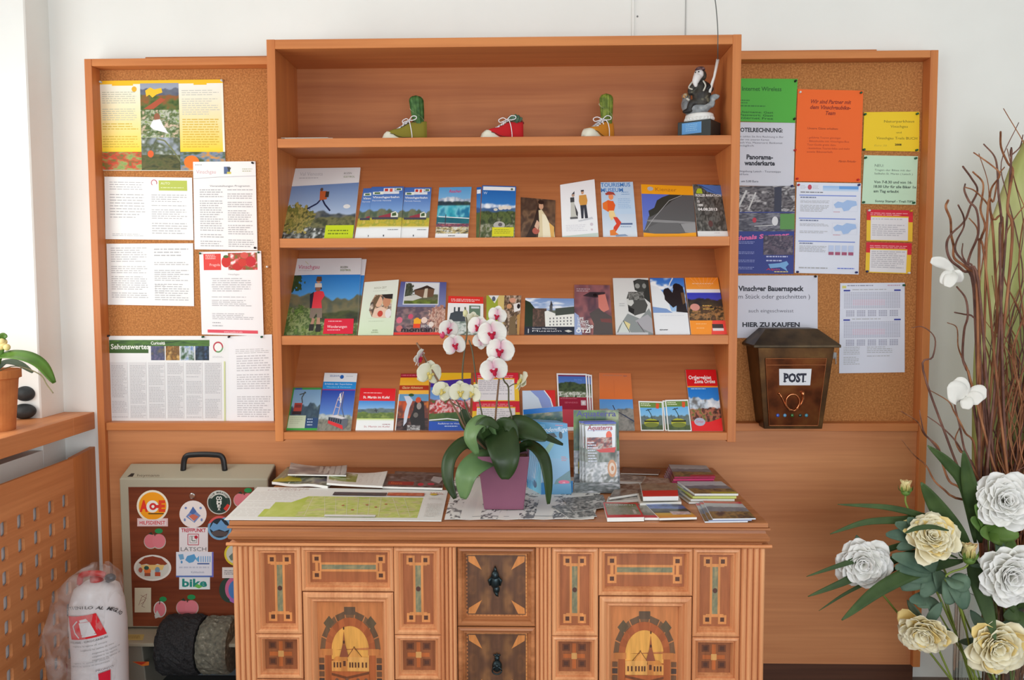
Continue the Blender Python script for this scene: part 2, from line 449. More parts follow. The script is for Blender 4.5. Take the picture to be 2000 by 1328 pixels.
rc = empty('radiator_cover', (-1.50, -1.2, 0)); tag(rc, 'beech radiator cover with rows of rounded holes below the window board', 'radiator cover')
def perf(x0, x1, ylist, zlist, T, hw, hh):
    m = MB(); n = 16
    def cell(a0, a1, z0, z1, hole):
        vs = []; fs = []
        if not hole:
            for x in (0, 1): vs += [T(a0,z0,x), T(a1,z0,x), T(a1,z1,x), T(a0,z1,x)]
            m.add(vs, [(0,1,2,3),(7,6,5,4)]); return
        ca, cz = (a0+a1)/2, (z0+z1)/2; A = abs(a1-a0)/2; B = abs(z1-z0)/2
        for x in (0, 1):
            for j in range(n):
                t = 2*math.pi*j/n; c, s_ = math.cos(t), math.sin(t); k = max(abs(c)/1, abs(s_)/1)
                vs.append(T(ca+A*c/k, cz+B*s_/k, x))
            for j in range(n):
                t = 2*math.pi*j/n; c, s_ = math.cos(t), math.sin(t)
                cc = math.copysign(abs(c)**.42, c); ss = math.copysign(abs(s_)**.42, s_)
                vs.append(T(ca+hw*cc, cz+hh*ss, x))
        for j in range(n):
            k = (j+1) % n
            fs += [(j,k,n+k,n+j), (2*n+j,3*n+j,3*n+k,2*n+k), (n+j,n+k,3*n+k,3*n+j)]
        m.add(vs, fs)
    for i in range(len(ylist)-1):
        for j in range(len(zlist)-1):
            hole = 0 < i < len(ylist)-2 and 0 < j < len(zlist)-2
            cell(ylist[i], ylist[i+1], zlist[j], zlist[j+1], hole)
    return m
XC = -1.50
hy = [U(px, 1000, x=XC).y for px in (128, 100, 70, 40, 5)]
pit = .0765; ys = [-.13] + [hy[0]+pit/2-pit*i for i in range(26)]; ys += [ys[-1]-.1]
hz0 = U(128, 978, x=XC).z; zs = [.775] + [hz0+.036-.0715*i for i in range(9)]; zs += [.03]
perf(0, 0, ys, zs, lambda a, z, k: (XC-.010*k, a, z), .0155, .0215).build('perforated_panel', M_woodY, rc)
MB().hexa([(XC,-.13,.03),(XC-.018,-.13,.03),(-1.515,-.001,.03),(-1.497,-.001,.03)], [(XC,-.13,.775),(XC-.018,-.13,.775),(-1.515,-.001,.787),(-1.497,-.001,.787)]).build('end_panel', M_woodZ, rc)
MB().box(XC-.03, XC+.0, -2.4, -.14, 0, .03).build('foot_rail', M_woodY, rc)
r = MB().box(-1.597, XC-.019, -2.2, -.04, .10, .735, .003)
for i in range(28): r.box(XC-.0195, XC-.0155, -2.17+.073*i, -2.13+.073*i, .15, .70, .001)
tag(r.build('radiator', newmat('radiator_enamel', (232,236,244), .4)), 'white radiator seen through the holes of the beech cover', 'radiator')

# cable trunking and cable on the wall above the shelf
a = U(1236, 0, y=-.001); 
tag(MB().box(a.x-.004, a.x+.004, -.008, -.0005, 1.9, 2.9, .001).build('cable_trunking', M_wall), 'narrow white trunking running up the wall above the shelf', 'cable trunking')
a = U(1339, 0, y=-.001)
tag(MB().tube([(a.x, -.002, 1.9), (a.x+.001, -.002, 2.4), (a.x, -.002, 2.9)], .0018).build('wall_cable', newmat('grey_cable', (180,180,178), .6)), 'thin grey cable running up the wall above the shelf', 'cable')
a = U(1245, 32, y=-.001)
tag(MB().ball(a, (.003,.002,.003)).build('wall_screw', newmat('dull_metal', (120,120,118), .5)), 'tiny grey screw in the white wall above the shelf', 'screw')

# ================================================================= board unit
BL, BR, BT, BB = -1.448, 1.281, 2.068, .067
SL, SR, ST, SB = -.792, .6165, 2.0665, .855
SF = -.26; th = .0255
un = empty('notice_board_unit', ((BL+BR)/2, -.03, BB)); tag(un, 'wide beech wall unit with two framed cork boards and a panelled lower part', 'notice board')
RZ = U(980, 826, y=-.06).z
MB().box(BL, BL+.024, -.07, -.001, BB, BT, .001).build('side_panel', M_woodZ, un)
MB().box(BR-.024, BR, -.07, -.001, BB, BT, .001).build('side_panel', M_woodZ, un)
for a, b in ((BL+.0245, SL-.0005), (SR+.0005, BR-.0245)):
    MB().box(a, b, -.07, -.001, BT-.023, BT, .001).build('top_rail', M_woodX, un)
    MB().box(a, b, -.062, -.001, RZ-.026, RZ, .001).build('middle_rail', M_woodX, un)
    MB().box(a, b, -.02, -.001, RZ, BT-.0235).build('cork_panel', M_cork, un)
m = MB(); q = [(BL+.0245,BB),(BR-.0245,BB),(BR-.0245,RZ-.0265),(SR+.0005,RZ-.0265),(SR+.0005,SB-.001),(SL-.0005,SB-.001),(SL-.0005,RZ-.0265),(BL+.0245,RZ-.0265)]
m.add([(x,-.052,z) for x,z in q]+[(x,-.001,z) for x,z in q], [list(range(8)), list(range(8,16))[::-1]]+[(i,i+8,(i+1)%8+8,(i+1)%8) for i in range(8)])
m.build('lower_panel', M_low, un)
x0 = U(283, 105, y=-.02).x; x1 = U(1713, 90, y=-.02).x
MB().box(x0, x1, -.019, -.001, BT+.0005, BT+.018, .001).build('back_strip', M_woodX, un)
MB().box(BL+.03, BR-.012, -.045, -.001, 0, BB-.0005).build('plinth', M_plinth, un)

# ================================================================= display shelf
sh = empty('display_shelf', ((SL+SR)/2, -.15, SB)); tag(sh, 'beech wall shelf with an open top bay and three slanted rows of brochures', 'shelf')
MB().box(SL, SL+th, SF, -.024, SB, ST, .001).build('side_panel', M_woodZ, sh)
MB().box(SR-th, SR, SF, -.024, SB, ST, .001).build('side_panel', M_woodZ, sh)
MB().box(SL+th, SR-th, SF, -.024, ST-.028, ST-.0005, .001).build('top_board', M_woodX, sh)
SZ = [1.775, 1.4765, 1.1805, .884]          # tops of the shelves
SU = [1.748, 1.4485, 1.153, .8605]          # undersides
for z1, z0 in zip(SZ, SU):
    MB().box(SL+th, SR-th, SF+.002, -.024, z0, z1, .001).build('shelf_board', M_woodX, sh)
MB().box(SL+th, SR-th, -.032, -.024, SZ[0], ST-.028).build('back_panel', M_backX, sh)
YB0, YB1 = -.225, -.042
PLN = []
for i in (1, 2, 3):
    zt = SU[i-1]; zb = SZ[i]
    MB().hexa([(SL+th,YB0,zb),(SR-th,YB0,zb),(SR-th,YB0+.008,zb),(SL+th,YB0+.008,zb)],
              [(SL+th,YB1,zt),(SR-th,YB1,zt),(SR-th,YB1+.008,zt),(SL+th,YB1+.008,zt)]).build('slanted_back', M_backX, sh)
    d = Vector((0, YB1-YB0, zt-zb)).normalized(); n = Vector((0, -d.z, d.y))
    PLN.append((Vector((0, YB0, zb)), n))
# ================================================================= brochures on the slanted shelves
def onrow(row, q, mat=M_gloss, art=None, th_=.004, lift=0, name='brochure', label=None, cat='brochure', group=None, bend=0, edge=(235,233,228)):
    """q = tl, tr, br, bl as seen; the sheet leans on the slanted back of that row"""
    p0, n = PLN[row]; pl = (p0+n*(th_+lift+.0006), n)
    c = [U(x, y, pl=pl) for x, y in q]
    zl = SZ[row+1]+.0006
    for i, j in ((3, 0), (2, 1)):      # the foot stands on the shelf board
        d = c[j]-c[i]; t = (zl-c[i].z)/d.z; c[i] = c[i]+d*t
    o = art.build(name, c, mat, th_, bend=bend, edge=edge)
    return tag(o, label, cat, group)
GR1, GR2, GR3 = 'brochures on the upper slanted row', 'brochures on the middle slanted row', 'brochures on the lowest slanted row'
SKY = ((70,125,200),(165,200,235))
GREY = (150,150,152)

# ---- row 1
A = Art(137, 135, (226,226,228))
A.photo(0, 30, 137, 135, land([(.52,.10,[(90,100,110),(60,70,80),(120,120,110)],6),(.62,.06,[(46,52,40),(120,118,80),(60,66,48)],10),(.80,.06,[(200,205,205),(120,125,120),(40,44,40),(225,228,228)],14)],((110,140,190),(215,225,235))))
A.photo(0, 60, 60, 126, mottle([(150,140,70),(95,100,50),(180,160,90),(70,76,40)], 9, 3), mask=leafy(.25,.62,.6,.42))
A.poly([(0,26),(137,24),(137,30),(0,36)], (228,228,230))
A.text('Val Venosta', 12, 15, 7, (190,190,195)); A.text('BOZEN', 104, 13, 3.5, (110,110,110)); A.text('SÜDTIROL', 104, 20, 3.5, (120,140,90)); A.lines(12,19,52,22,1,(185,185,190))
A.line([(40,80),(58,70),(66,60)], 3, (30,42,80)); A.line([(66,60),(74,72),(86,84)], 3, (30,40,76)); A.poly([(60,46),(74,46),(76,62),(62,64)], (186,92,52)); A.rect(72,47,79,58,(60,54,50)); A.ell(63,43,3,3.4,(90,70,60)); A.ell(118,76,7,4,(225,225,225))
A.rect(82, 111, 136, 135, (196,212,30)); A.lines(88, 114, 128, 131, 3, (110,126,20), .4)
onrow(0, [(577,329),(704,327),(690,463),(549,463)], art=A, th_=.006, name='magazine', cat='magazine', group=GR1, label='large magazine with a leaping hiker and lime green corner box, upper slanted row')
def train(w):
    A = Art(58, 96, (238,240,242))
    A.photo(0, 0, 58, 76, land([(.58,.12,[(96,110,96),(120,124,96),(76,96,80)],5),(.76,.01,[(176,172,60),(206,178,62),(150,158,60),(214,186,90)],12)],((62,104,180),(170,205,240)), seed=4))
    A.rect(14,9,50,14,(225,232,240)); A.rect(22,3,42,9,(238,240,242)); A.rect(24,4,30,9,(200,60,50)); A.rect(33,4,38,10,(220,90,70)); A.rect(43,3,55,8,(236,240,225)); A.rect(45,4,53,7,(60,96,60)); A.rect(3,10,22,15,(236,242,230)); A.rect(6,11,16,14,(70,110,70))
    A.text('Vinschgerbahn', 3, 22, 3.6, (240,244,250), w=48, bold=.02); A.text('Ferrovia Venosta', 3, 28, 2.8, (230,238,248), w=34)
    A.poly([(16,56),(40,50),(46,52),(46,60),(16,60)], (150,60,74)); A.poly([(38,50),(46,47),(51,52),(51,60),(38,60)], (226,228,214)); A.poly([(40,51),(47,49),(48,55),(40,56)], (70,96,60)); A.rect(4,58,51,62,(70,70,84))
    A.rect(0,74,58,78,(214,196,80),(238,240,242)); A.lines(34, 80, 54, 83, 1, (150,150,155), .5); A.rect(26,90,28,93,(80,80,90))
    return A
for k, (q, l) in enumerate(zip(([(710,368),(762,366),(750,462),(693,462)], [(726,365),(789,364),(782,462),(720,462)], [(790,366),(843,366),(836,462),(782,462)]),
        ('leftmost of three overlapping railway leaflets, mostly covered', 'blue sky railway leaflet on top between its two copies', 'rightmost of three railway leaflets, next to the lake leaflet'))):
    onrow(0, q, art=train(1), th_=.0015, lift=(0,.0045,.002)[k], name='leaflet', cat='leaflet', group=GR1, label=l)
A = Art(66, 99, (235,238,240))
A.photo(0,0,66,88, land([(.24,.06,[(225,228,232),(150,165,190),(235,238,240)],6),(.32,.05,[(52,74,92),(40,60,70),(70,92,70)],6),(.40,.0,[(30,130,160),(60,170,190),(120,200,215),(36,120,160)],4),(.66,.02,[(20,90,110),(36,110,120)],6)],((90,160,215),(210,228,240)), seed=2))
A.text('Reschen', 33, 11, 6, (200,60,110), 'c', 24, .02, .2); A.line([(3,58),(66,62)], 1.6, (235,238,240)); A.line([(3,70),(66,73)],1,(200,200,205)); A.line([(18,54),(18,74)],1.6,(60,60,80))
A.photo(0,72,66,78, mottle([(170,50,70),(90,70,90),(200,120,120)], 16, 3)); A.photo(0,78,66,91, mottle([(40,60,80),(226,226,220),(190,170,110),(60,60,60)], 8, 5)); A.rect(0,91,66,99,(238,238,240)); A.lines(26,94,42,97,1,(90,90,95),.6)
onrow(0, [(858,366),(921,365),(914,462),(850,462)], art=A, th_=.004, name='leaflet', cat='leaflet', group=GR1, label='leaflet with a turquoise mountain lake and white railing')
def alm():
    A = Art(66, 98, (235,240,245))
    A.photo(0,0,66,98, land([(.36,.05,[(236,240,246),(170,190,220),(240,244,248)],6),(.42,.03,[(60,92,140),(80,112,150)],5),(.50,.05,[(60,80,48),(96,110,62),(46,60,40),(130,136,110)],9),(.74,.05,[(80,96,50),(170,165,150),(60,76,40),(110,110,80)],11)],((30,100,180),(90,160,215)), seed=6))
    A.rect(2,2,64,9,(238,242,246)); A.ell(58,6,2.4,2.2,(90,110,90)); A.text('W', 3, 17, 5, (200,220,245))
    A.ell(38,43,5,3.6,(222,214,200)); A.ell(46,42,5,3.6,(228,218,206)); A.ell(54,42,4.5,3.6,(222,212,200)); A.ell(28,46,4,2.6,(210,206,194)); A.ell(36,75,11,7,(178,176,170)); A.ell(38,74,4,3.4,(96,92,96))
    A.rect(23,79,64,96,(214,208,40)); A.lines(27,83,58,92,3,(150,150,40),.4)
    return A
onrow(0, [(931,366),(940,365),(936,460),(930,461)], art=(lambda A:(A.photo(0,0,12,98,land([(.4,.03,[(60,92,140)],4),(.5,.04,[(60,80,48),(96,110,62)],8)],((30,100,180),(150,190,225)))),A.rect(1,5,11,13,(235,240,245)))[0] and A)(Art(12,98,(60,90,140))), th_=.002, name='leaflet', cat='leaflet', group=GR1, label='narrow strip of a covered mountain leaflet left of the yellow cornered one')
onrow(0, [(942,362),(1008,364),(1005,461),(937,461)], art=alm(), th_=.0055, name='leaflet', cat='leaflet', group=GR1, label='blue sky mountain village leaflet with yellow box at its lower corner')
A = Art(68, 72, (80,60,50))
A.photo(0,0,68,72, mottle([(96,76,62),(70,52,44),(120,92,70),(60,44,38)], 3, 4))
A.poly([(10,72),(26,40),(34,12),(40,8),(42,20),(36,48),(30,72)], (52,38,34)); A.poly([(35,22),(41,20),(50,32),(56,44),(66,60),(68,72),(34,72),(37,50)], (222,206,168)); A.poly([(42,28),(48,30),(60,52),(62,72),(44,72)], (238,228,200)); A.poly([(56,44),(66,52),(66,72),(60,72)], (224,174,96)); A.ell(40,14,4.6,6,(206,158,128)); A.ell(30,60,7,6,(176,92,78)); A.poly([(32,40),(38,46),(34,58),(27,52)], (214,176,150)); A.ell(40,6.4,6,4,(46,32,28))
onrow(0, [(1017,385),(1085,391),(1084,461),(1017,459)], art=A, th_=.003, name='picture_card', cat='card', group=GR1, label='dark square card with a painted lady in a pale gown')
A = Art(70, 110, (240,241,244))
A.poly([(20,36),(26,36),(31,72),(18,72)], (200,200,192)); A.poly([(27,44),(29,66),(32,70),(33,62)], (70,70,74)); A.rect(19,30,27,40,(70,72,74)); A.ell(25,26,3,3.4,(190,160,140)); A.poly([(22,24),(28,18),(28,24)], (70,70,80)); A.rect(17,70,32,74,(96,96,98))
A.poly([(38,46),(50,46),(52,74),(46,74),(45,52),(43,74),(39,74)], (58,62,72)); A.poly([(37,28),(51,28),(53,40),(51,48),(38,48),(36,40)], (214,156,76)); A.ell(44,23,2.8,3.6,(206,160,130)); A.rect(41,18,47,21,(60,60,60)); A.poly([(32,78),(60,72),(62,76),(34,80)], (206,208,214))
A.lines(8,86,50,100,4,(214,212,220),.3); A.ell(58,86,3,3,(212,200,210)); A.ell(58,96,2,2,(214,196,204)); A.poly([(0,108),(70,102),(70,110),(0,110)], (200,214,206))
onrow(0, [(1094,361),(1161,350),(1169,459),(1098,461)], art=A, mat=M_print, th_=.006, name='booklet', cat='booklet', group=GR1, label='white booklet with a drawn woman in apron and man in yellow shirt')
A = Art(68, 102, (190,212,236))
A.rect(0,60,68,102,(196,212,232),(220,228,238)); A.text('TOURISMUS', 0, 9, 7.5, (70,130,200), w=62, bold=.015); A.text('MUSEUM', 0, 19, 7.5, (70,130,200), w=46, bold=.015); A.lines(42,19,60,27,2,(110,150,200),.3); A.lines(34,32,60,52,6,(130,170,215),.25)
A.poly([(2,40),(14,34),(20,36),(18,50),(12,56),(2,50)], (232,120,50)); A.poly([(12,36),(24,36),(28,44),(24,56),(12,56)], (228,96,40)); A.poly([(14,54),(24,54),(28,66),(18,72),(14,64)], (238,210,150)); A.poly([(22,66),(30,66),(38,76),(34,82),(26,92),(20,94),(22,84),(28,78)], (216,70,52)); A.poly([(14,90),(24,88),(26,94),(34,99),(14,99)], (228,130,60)); A.ell(20,28,5,6,(240,150,100)); A.poly([(8,22),(16,18),(26,20),(30,26),(24,24),(10,25)], (170,70,60)); A.rect(36,77,60,80,(90,110,150)); A.lines(36,83,58,86,1,(130,150,180),.4); A.poly([(24,98),(44,97),(50,100),(26,101)], (140,160,190))
onrow(0, [(1173,356),(1236,355),(1245,461),(1178,461)], art=A, mat=M_print, th_=.005, name='booklet', cat='booklet', group=GR1, label='pale blue booklet with a red and orange hiking figure')
A = Art(103, 98, (240,160,40))
A.photo(0,18,103,92, land([(.9,.01,[(86,86,86),(96,96,96)],4)],((92,110,200),(110,130,205))))
A.poly([(0,92),(12,60),(28,48),(60,26),(84,18),(103,18),(103,92)], (92,92,94)); A.poly([(12,50),(24,44),(30,30),(40,24),(56,18),(84,18),(60,30),(30,54),(14,62)], (54,56,52)); A.poly([(4,68),(20,66),(103,70),(103,74),(20,71)], (140,140,142)); A.poly([(14,92),(8,82),(30,72),(70,72),(82,90)], (104,104,106)); A.poly([(74,74),(103,72),(103,92),(82,90)], (150,150,152)); A.line([(4,86),(20,66),(54,30),(80,19)], 1, (170,170,172))
A.rect(0,0,103,18,(244,164,30)); A.poly([(0,90),(40,94),(103,90),(103,98),(0,98)], (244,164,30)); A.ell(18,8,6,4,(180,180,190)); A.text('Kienzer', 28, 12, 7, (180,110,40), w=42)
onrow(0, [(1252,360),(1353,364),(1360,461),(1257,462)], art=A, th_=.005, name='magazine', cat='magazine', group=GR1, label='wide magazine with orange band and grey marble slope')
A = Art(66, 100, (90,90,88))
A.photo(0,0,66,100, mottle([(70,72,70),(110,110,108),(54,54,52),(130,128,124)], 8, 7)); A.poly([(8,0),(64,2),(62,22),(30,14),(14,0)], (84,120,190)); A.poly([(6,14),(10,8),(18,8),(20,18),(6,18)], (176,196,50)); A.text('ROLLER MARATHON', 4, 24, 5, (240,240,240), w=56, bold=.02)
A.text('9', 6, 30, 3.4, (235,235,235)); A.text('15', 6, 36, 4.6, (240,240,240), bold=.03); A.text('1000', 6, 43, 4.6, (240,240,240), bold=.03); A.text('04.08.2013', 6, 51, 5, (240,240,240), w=42, bold=.03); A.ell(30,76,5,6,(96,62,62)); A.rect(0,90,66,100,(226,226,226)); A.lines(36,93,48,98,2,(160,140,140),.3)
onrow(0, [(1353,360),(1411,361),(1423,458),(1363,460)], art=A, th_=.003, lift=.0062, name='leaflet', cat='leaflet', group=GR1, label='dark grey rocky leaflet with large white date lines, far right')

# ---- row 2
def wander(full=True):
    A = Art(150, 148, (222,222,226))
    A.photo(0,33,150,148, land([(.34,.16,[(96,100,76),(120,112,84),(84,92,80)],6),(.62,.06,[(56,64,44),(76,84,50),(48,54,44)],7),(.78,.05,[(80,104,44),(130,146,70),(60,80,40),(170,180,140)],12)],((44,126,206),(150,200,232)), seed=11))
    A.photo(0,88,70,148, mottle([(84,110,48),(150,160,110),(60,84,40),(110,140,70)], 10, 4), mask=leafy(.35,.65,.7,.5,4)); A.photo(0,34,36,74, mottle([(60,84,50),(44,64,40),(80,100,60)], 5, 9), mask=leafy(.1,.3,.55,.5,6))
    A.poly([(0,26),(150,24),(150,30),(0,34)], (222,222,226)); A.text('Vinschgau', 8, 21, 8, (190,60,110), w=48); A.lines(10,24,46,26,1,(200,190,196)); A.line([(22,6),(30,12)], .8, (200,190,110)); A.text('BOZEN', 104, 20, 3.6, (90,96,70), bold=.02); A.text('SÜDTIROL', 104, 26, 3.6, (110,130,70), bold=.02)
    A.poly([(48,70),(60,64),(72,66),(76,74),(70,84),(74,100),(50,100),(48,84)], (226,64,76)); A.poly([(44,72),(52,66),(52,98),(48,98)], (44,44,60)); A.poly([(50,98),(74,98),(76,116),(66,118),(64,106),(58,118),(50,116)], (132,116,104)); A.poly([(54,54),(66,52),(68,62),(54,64)], (54,44,44)); A.ell(60,60,5.6,6,(150,100,84)); A.ell(59,44,5,6,(196,140,110)); A.poly([(52,50),(66,50),(68,58),(52,58)], (220,210,200)); A.poly([(56,116),(62,118),(60,130),(54,130)], (176,130,110)); A.poly([(66,116),(72,116),(74,130),(66,130)], (180,134,112)); A.rect(52,128,62,140,(40,38,36)); A.rect(66,128,76,142,(44,42,40)); A.poly([(54,37),(64,37),(66,46),(53,46)], (100,70,50))
    A.rect(82,118,142,146,(214,28,58)); A.lines(90,122,118,125,1,(240,180,190)); A.text('Wanderungen', 89, 135, 5, (250,225,228), w=40); A.lines(90,138,116,141,1,(240,180,190))
    return A
onrow(1, [(596,507),(716,506),(697,653),(570,653)], art=wander(), th_=.003, name='magazine', cat='magazine', group=GR2, label='hiking magazine copy almost hidden behind its twin on the middle row')
onrow(1, [(579,505),(706,504),(700,653),(551,653)][0:2]+[(697,653),(551,653)], art=wander(), th_=.004, lift=.0036, name='magazine', cat='magazine', group=GR2, label='front hiking magazine with father carrying a child on his shoulders')
A = Art(78, 107, (222,232,212))
A.rect(0,0,78,107,(232,236,226),(206,222,190)); A.text('HOCH ZEIT', 38, 16, 4, (150,150,130), 'c', 28); A.lines(22,18,56,22,2,(190,196,180),.3)
A.photo(18,28,68,74, mottle([(140,140,110),(212,170,140),(60,52,48),(226,206,190),(180,190,120)], 3, 3)); A.ell(38,42,8,11,(226,180,150)); A.ell(56,42,9,11,(200,140,108)); A.poly([(42,28),(68,28),(68,38),(52,36)], (48,42,40)); A.poly([(26,34),(36,28),(40,30),(32,48),(28,66)], (110,88,66)); A.poly([(30,56),(46,52),(58,58),(60,74),(26,74)], (228,196,174)); A.ell(44,66,6,6,(196,72,58)); A.ell(62,66,7,9,(226,222,220))
A.poly([(18,28),(28,28),(20,44),(18,60)], (222,230,214)); A.poly([(18,58),(26,72),(34,74),(18,74)],(216,228,206)); A.lines(20,80,62,86,2,(186,200,172),.3); A.text('BOZEN', 37, 99, 2.4, (120,130,100), 'c'); A.text('SÜDTIROL', 37, 103, 2.4, (130,150,90), 'c')
onrow(1, [(712,551),(779,546),(768,653),(699,653)], art=A, mat=M_print, th_=.004, lift=.004, name='leaflet', cat='leaflet', group=GR2, label='pale green leaflet with a kissing couple')
A = Art(96, 104, (96,98,150))
A.rect(0,0,96,60,(86,90,150),(130,140,180)); A.photo(0,50,96,104, mottle([(110,92,104),(90,78,92),(150,120,120),(100,90,96)], 5, 6)); A.photo(50,46,96,100, mottle([(206,160,140),(150,96,84),(226,196,180),(110,70,60)], 7, 8), mask=leafy(.75,.55,.45,.6,8))
A.rect(10,1,82,46,(206,210,222)); A.photo(12,3,80,44, land([(.55,.05,[(120,116,96),(90,96,70)],8),(.8,.03,[(120,140,60),(70,80,50)],8)],((225,228,232),(200,208,210)), seed=3)); A.poly([(30,16),(56,8),(72,14),(70,30),(34,32)], (112,84,66)); A.poly([(28,18),(56,7),(74,15),(60,14)], (60,48,44)); A.poly([(52,14),(58,13),(58,32),(50,32)], (206,196,176)); A.photo(12,3,32,34, mottle([(60,70,50),(90,96,84),(50,56,44)], 5, 2), mask=leafy(.2,.45,.6,.6,3)); A.poly([(12,30),(34,26),(48,32),(30,38),(12,38)], (206,206,200))
for x, y, r_, c in ((8,76,6,(214,110,130)),(29,69,5,(206,80,110)),(42,76,5,(236,160,50)),(56,76,6,(232,208,196)),(10,92,6,(200,110,110)),(70,84,5,(232,214,206))): A.ell(x, y, r_, r_, c)
A.rect(36,74,50,83,(240,170,40)); A.rect(36,83,49,91,(232,72,40)); A.text('HOTEL', 52, 90, 5, (240,240,240), w=20); A.text('montani', 14, 98, 8.6, (40,36,44), w=64, bold=.02); A.text('GARNI', 24, 89, 3.6, (60,54,60), w=11)
A.rect(0,99.5,96,104,(232,60,50))
onrow(1, [(783,550),(872,551),(868,653),(768,653)], art=A, th_=.004, lift=.0, name='brochure', cat='brochure', group=GR2, label='violet blue hotel brochure with a chalet photo and flowers')
A = Art(70, 76, (238,238,238))
A.rect(0,0,70,14,(224,52,44)); A.text('MUSEUMSBAHN', 6, 8, 3, (250,230,228), w=56); A.lines(6,9,60,12,1,(245,190,186)); A.poly([(4,44),(6,34),(12,32),(12,22),(15,22),(15,30),(30,30),(30,40),(36,40),(36,50),(4,50)], (70,78,86)); A.rect(20,22,24,30,(60,66,74)); A.rect(42,18,64,44,(104,128,108)); A.rect(46,20,62,24,(210,216,220)); A.photo(0,50,70,76, mottle([(150,170,160),(226,230,228),(90,110,100)], 8, 3))
onrow(1, [(876,578),(944,580),(944,652),(872,652)], art=A, mat=M_print, th_=.004, name='brochure', cat='brochure', group=GR2, label='red headed brochure with a steam engine, behind the orchid blossoms')
A = Art(66, 78, (110,90,66))
A.photo(34,0,66,78, mottle([(96,72,50),(214,190,170),(70,52,40),(160,130,96)], 8, 5)); A.rect(0,0,22,78,(158,170,60)); A.rect(22,0,34,78,(214,190,120)); A.poly([(4,0),(24,0),(16,16)], (232,232,228)); A.ell(14,7,3.4,5,(90,100,120)); A.ell(50,10,6,5,(214,156,130)); A.poly([(52,18),(64,14),(66,30),(54,34)], (232,228,226)); A.ell(44,22,5,5,(206,150,110)); A.ell(62,22,3,5,(40,36,40)); A.poly([(46,44),(56,40),(60,78),(44,78)], (120,98,70)); A.poly([(60,40),(66,36),(66,78),(62,78)], (186,140,80))
onrow(1, [(950,577),(1018,577),(1014,653),(950,653)], art=A, th_=.004, name='leaflet', cat='leaflet', group=GR2, label='green and brown leaflet with children crafting, behind the orchid')
A = Art(100, 70, (60,70,80))
A.photo(0,0,100,56, land([(.42,.10,[(120,126,120),(90,100,84),(70,80,66)],5)],((120,150,200),(236,240,244)), clouds=.9, seed=3)); A.poly([(0,4),(10,8),(22,22),(30,56),(0,56)], (36,52,36)); A.photo(16,20,44,56, mottle([(96,70,64),(70,60,52),(120,90,80)], 6, 2)); A.poly([(42,56),(40,26),(46,24),(62,30),(62,34),(100,30),(100,56)], (232,232,226)); A.rect(50,14,56,26,(90,92,96)); A.poly([(53,4),(51,14),(57,14)], (60,60,66)); A.poly([(62,20),(100,16),(100,30),(62,33)], (70,78,72))
for i in range(7):
    for j in range(3): A.rect(50+i*7, 38+j*6-i*.3, 52.5+i*7, 41+j*6-i*.3, (110,110,116), sep=False)
A.rect(0,55,100,70,(36,42,58)); A.text('Kloster Marienberg', 16, 60, 3, (225,225,230), w=48); A.text('Museum', 16, 64.5, 3, (225,225,230), w=58); A.lines(16,65.5,48,68,1,(214,214,220),.7); A.line([(8,59),(8,67)], 2, (190,190,196)); A.poly([(80,63),(88,61),(96,64),(88,66)], (206,206,200))
onrow(1, [(1026,582),(1121,583),(1122,651),(1024,651)], art=A, th_=.003, name='leaflet', cat='leaflet', group=GR2, label='landscape format leaflet with a white abbey and black foot')
A = Art(70, 96, (120,80,84))
A.photo(0,0,70,96, mottle([(116,76,84),(150,96,100),(90,66,78),(176,112,106)], 2, 6)); A.poly([(16,22),(30,14),(60,14),(58,22),(30,24)], (60,48,54)); A.ell(40,20,12,5,(50,42,48)); A.ell(40,20,4,3,(24,20,24)); A.poly([(46,20),(60,18),(66,48),(54,54),(46,44)], (206,124,112)); A.poly([(28,56),(44,46),(70,62),(70,96),(34,96),(36,76)], (84,76,76)); A.poly([(48,66),(68,66),(70,74),(50,72)], (120,70,70)); A.poly([(0,54),(8,60),(14,96),(0,96)], (150,166,206))
A.text('ÖTZI', 3, 92, 7, (240,240,240), w=26, bold=.03); A.text('20', 26, 84, 6, (240,240,240), bold=.03); A.text('LIFE', 6, 68, 4.6, (232,232,234), w=11, bold=.02); A.text('SCIENCE', 6, 74, 4.6, (232,232,234), w=20, bold=.02); A.text('FICTION', 6, 80, 4.6, (232,232,234), w=20, bold=.02); A.text('REALITY', 6, 85.5, 4, (232,232,234), w=21, bold=.02); A.lines(4,4,36,16,3,(196,180,186),.3); A.lines(4,19,22,22,1,(196,180,186),.5)
onrow(1, [(1122,556),(1191,557),(1197,653),(1122,654)], art=A, th_=.004, lift=.0036, name='leaflet', cat='leaflet', group=GR2, label='leaflet filled by a close brown face with white block letters')
A = Art(74, 110, (216,216,214))
A.poly([(42,6),(52,2),(74,4),(74,50),(62,40),(56,30),(44,24)], (52,54,52)); A.ell(56,16,12,14,(66,68,66)); A.ell(50,16,5,5,(150,152,148)); A.ell(64,16,4,5,(140,142,138)); A.poly([(26,40),(30,30),(46,28),(60,36),(68,54),(62,68),(40,74),(28,60)], (80,80,78)); A.poly([(26,42),(38,38),(40,50),(34,56),(26,52)], (206,206,202)); A.poly([(26,70),(50,80),(70,60),(74,70),(74,110),(0,110),(8,94)], (140,146,146)); A.poly([(4,108),(16,84),(30,106)], (206,212,208)); A.poly([(40,84),(66,72),(74,80),(74,108),(56,100)], (170,168,174)); A.poly([(18,84),(30,90),(26,102),(20,94)], (220,206,150)); A.line([(16,84),(28,106)], 1.2, (60,60,60)); A.line([(44,86),(58,108)], 1, (90,60,80)); A.poly([(28,56),(40,62),(38,72),(28,66)], (40,40,40)); A.lines(10,50,22,58,2,(190,190,190)); A.rect(0,106,64,110,(200,200,205)); A.photo(30,28,62,44, mottle([(60,60,58),(150,150,146),(46,46,44)], 7, 3))
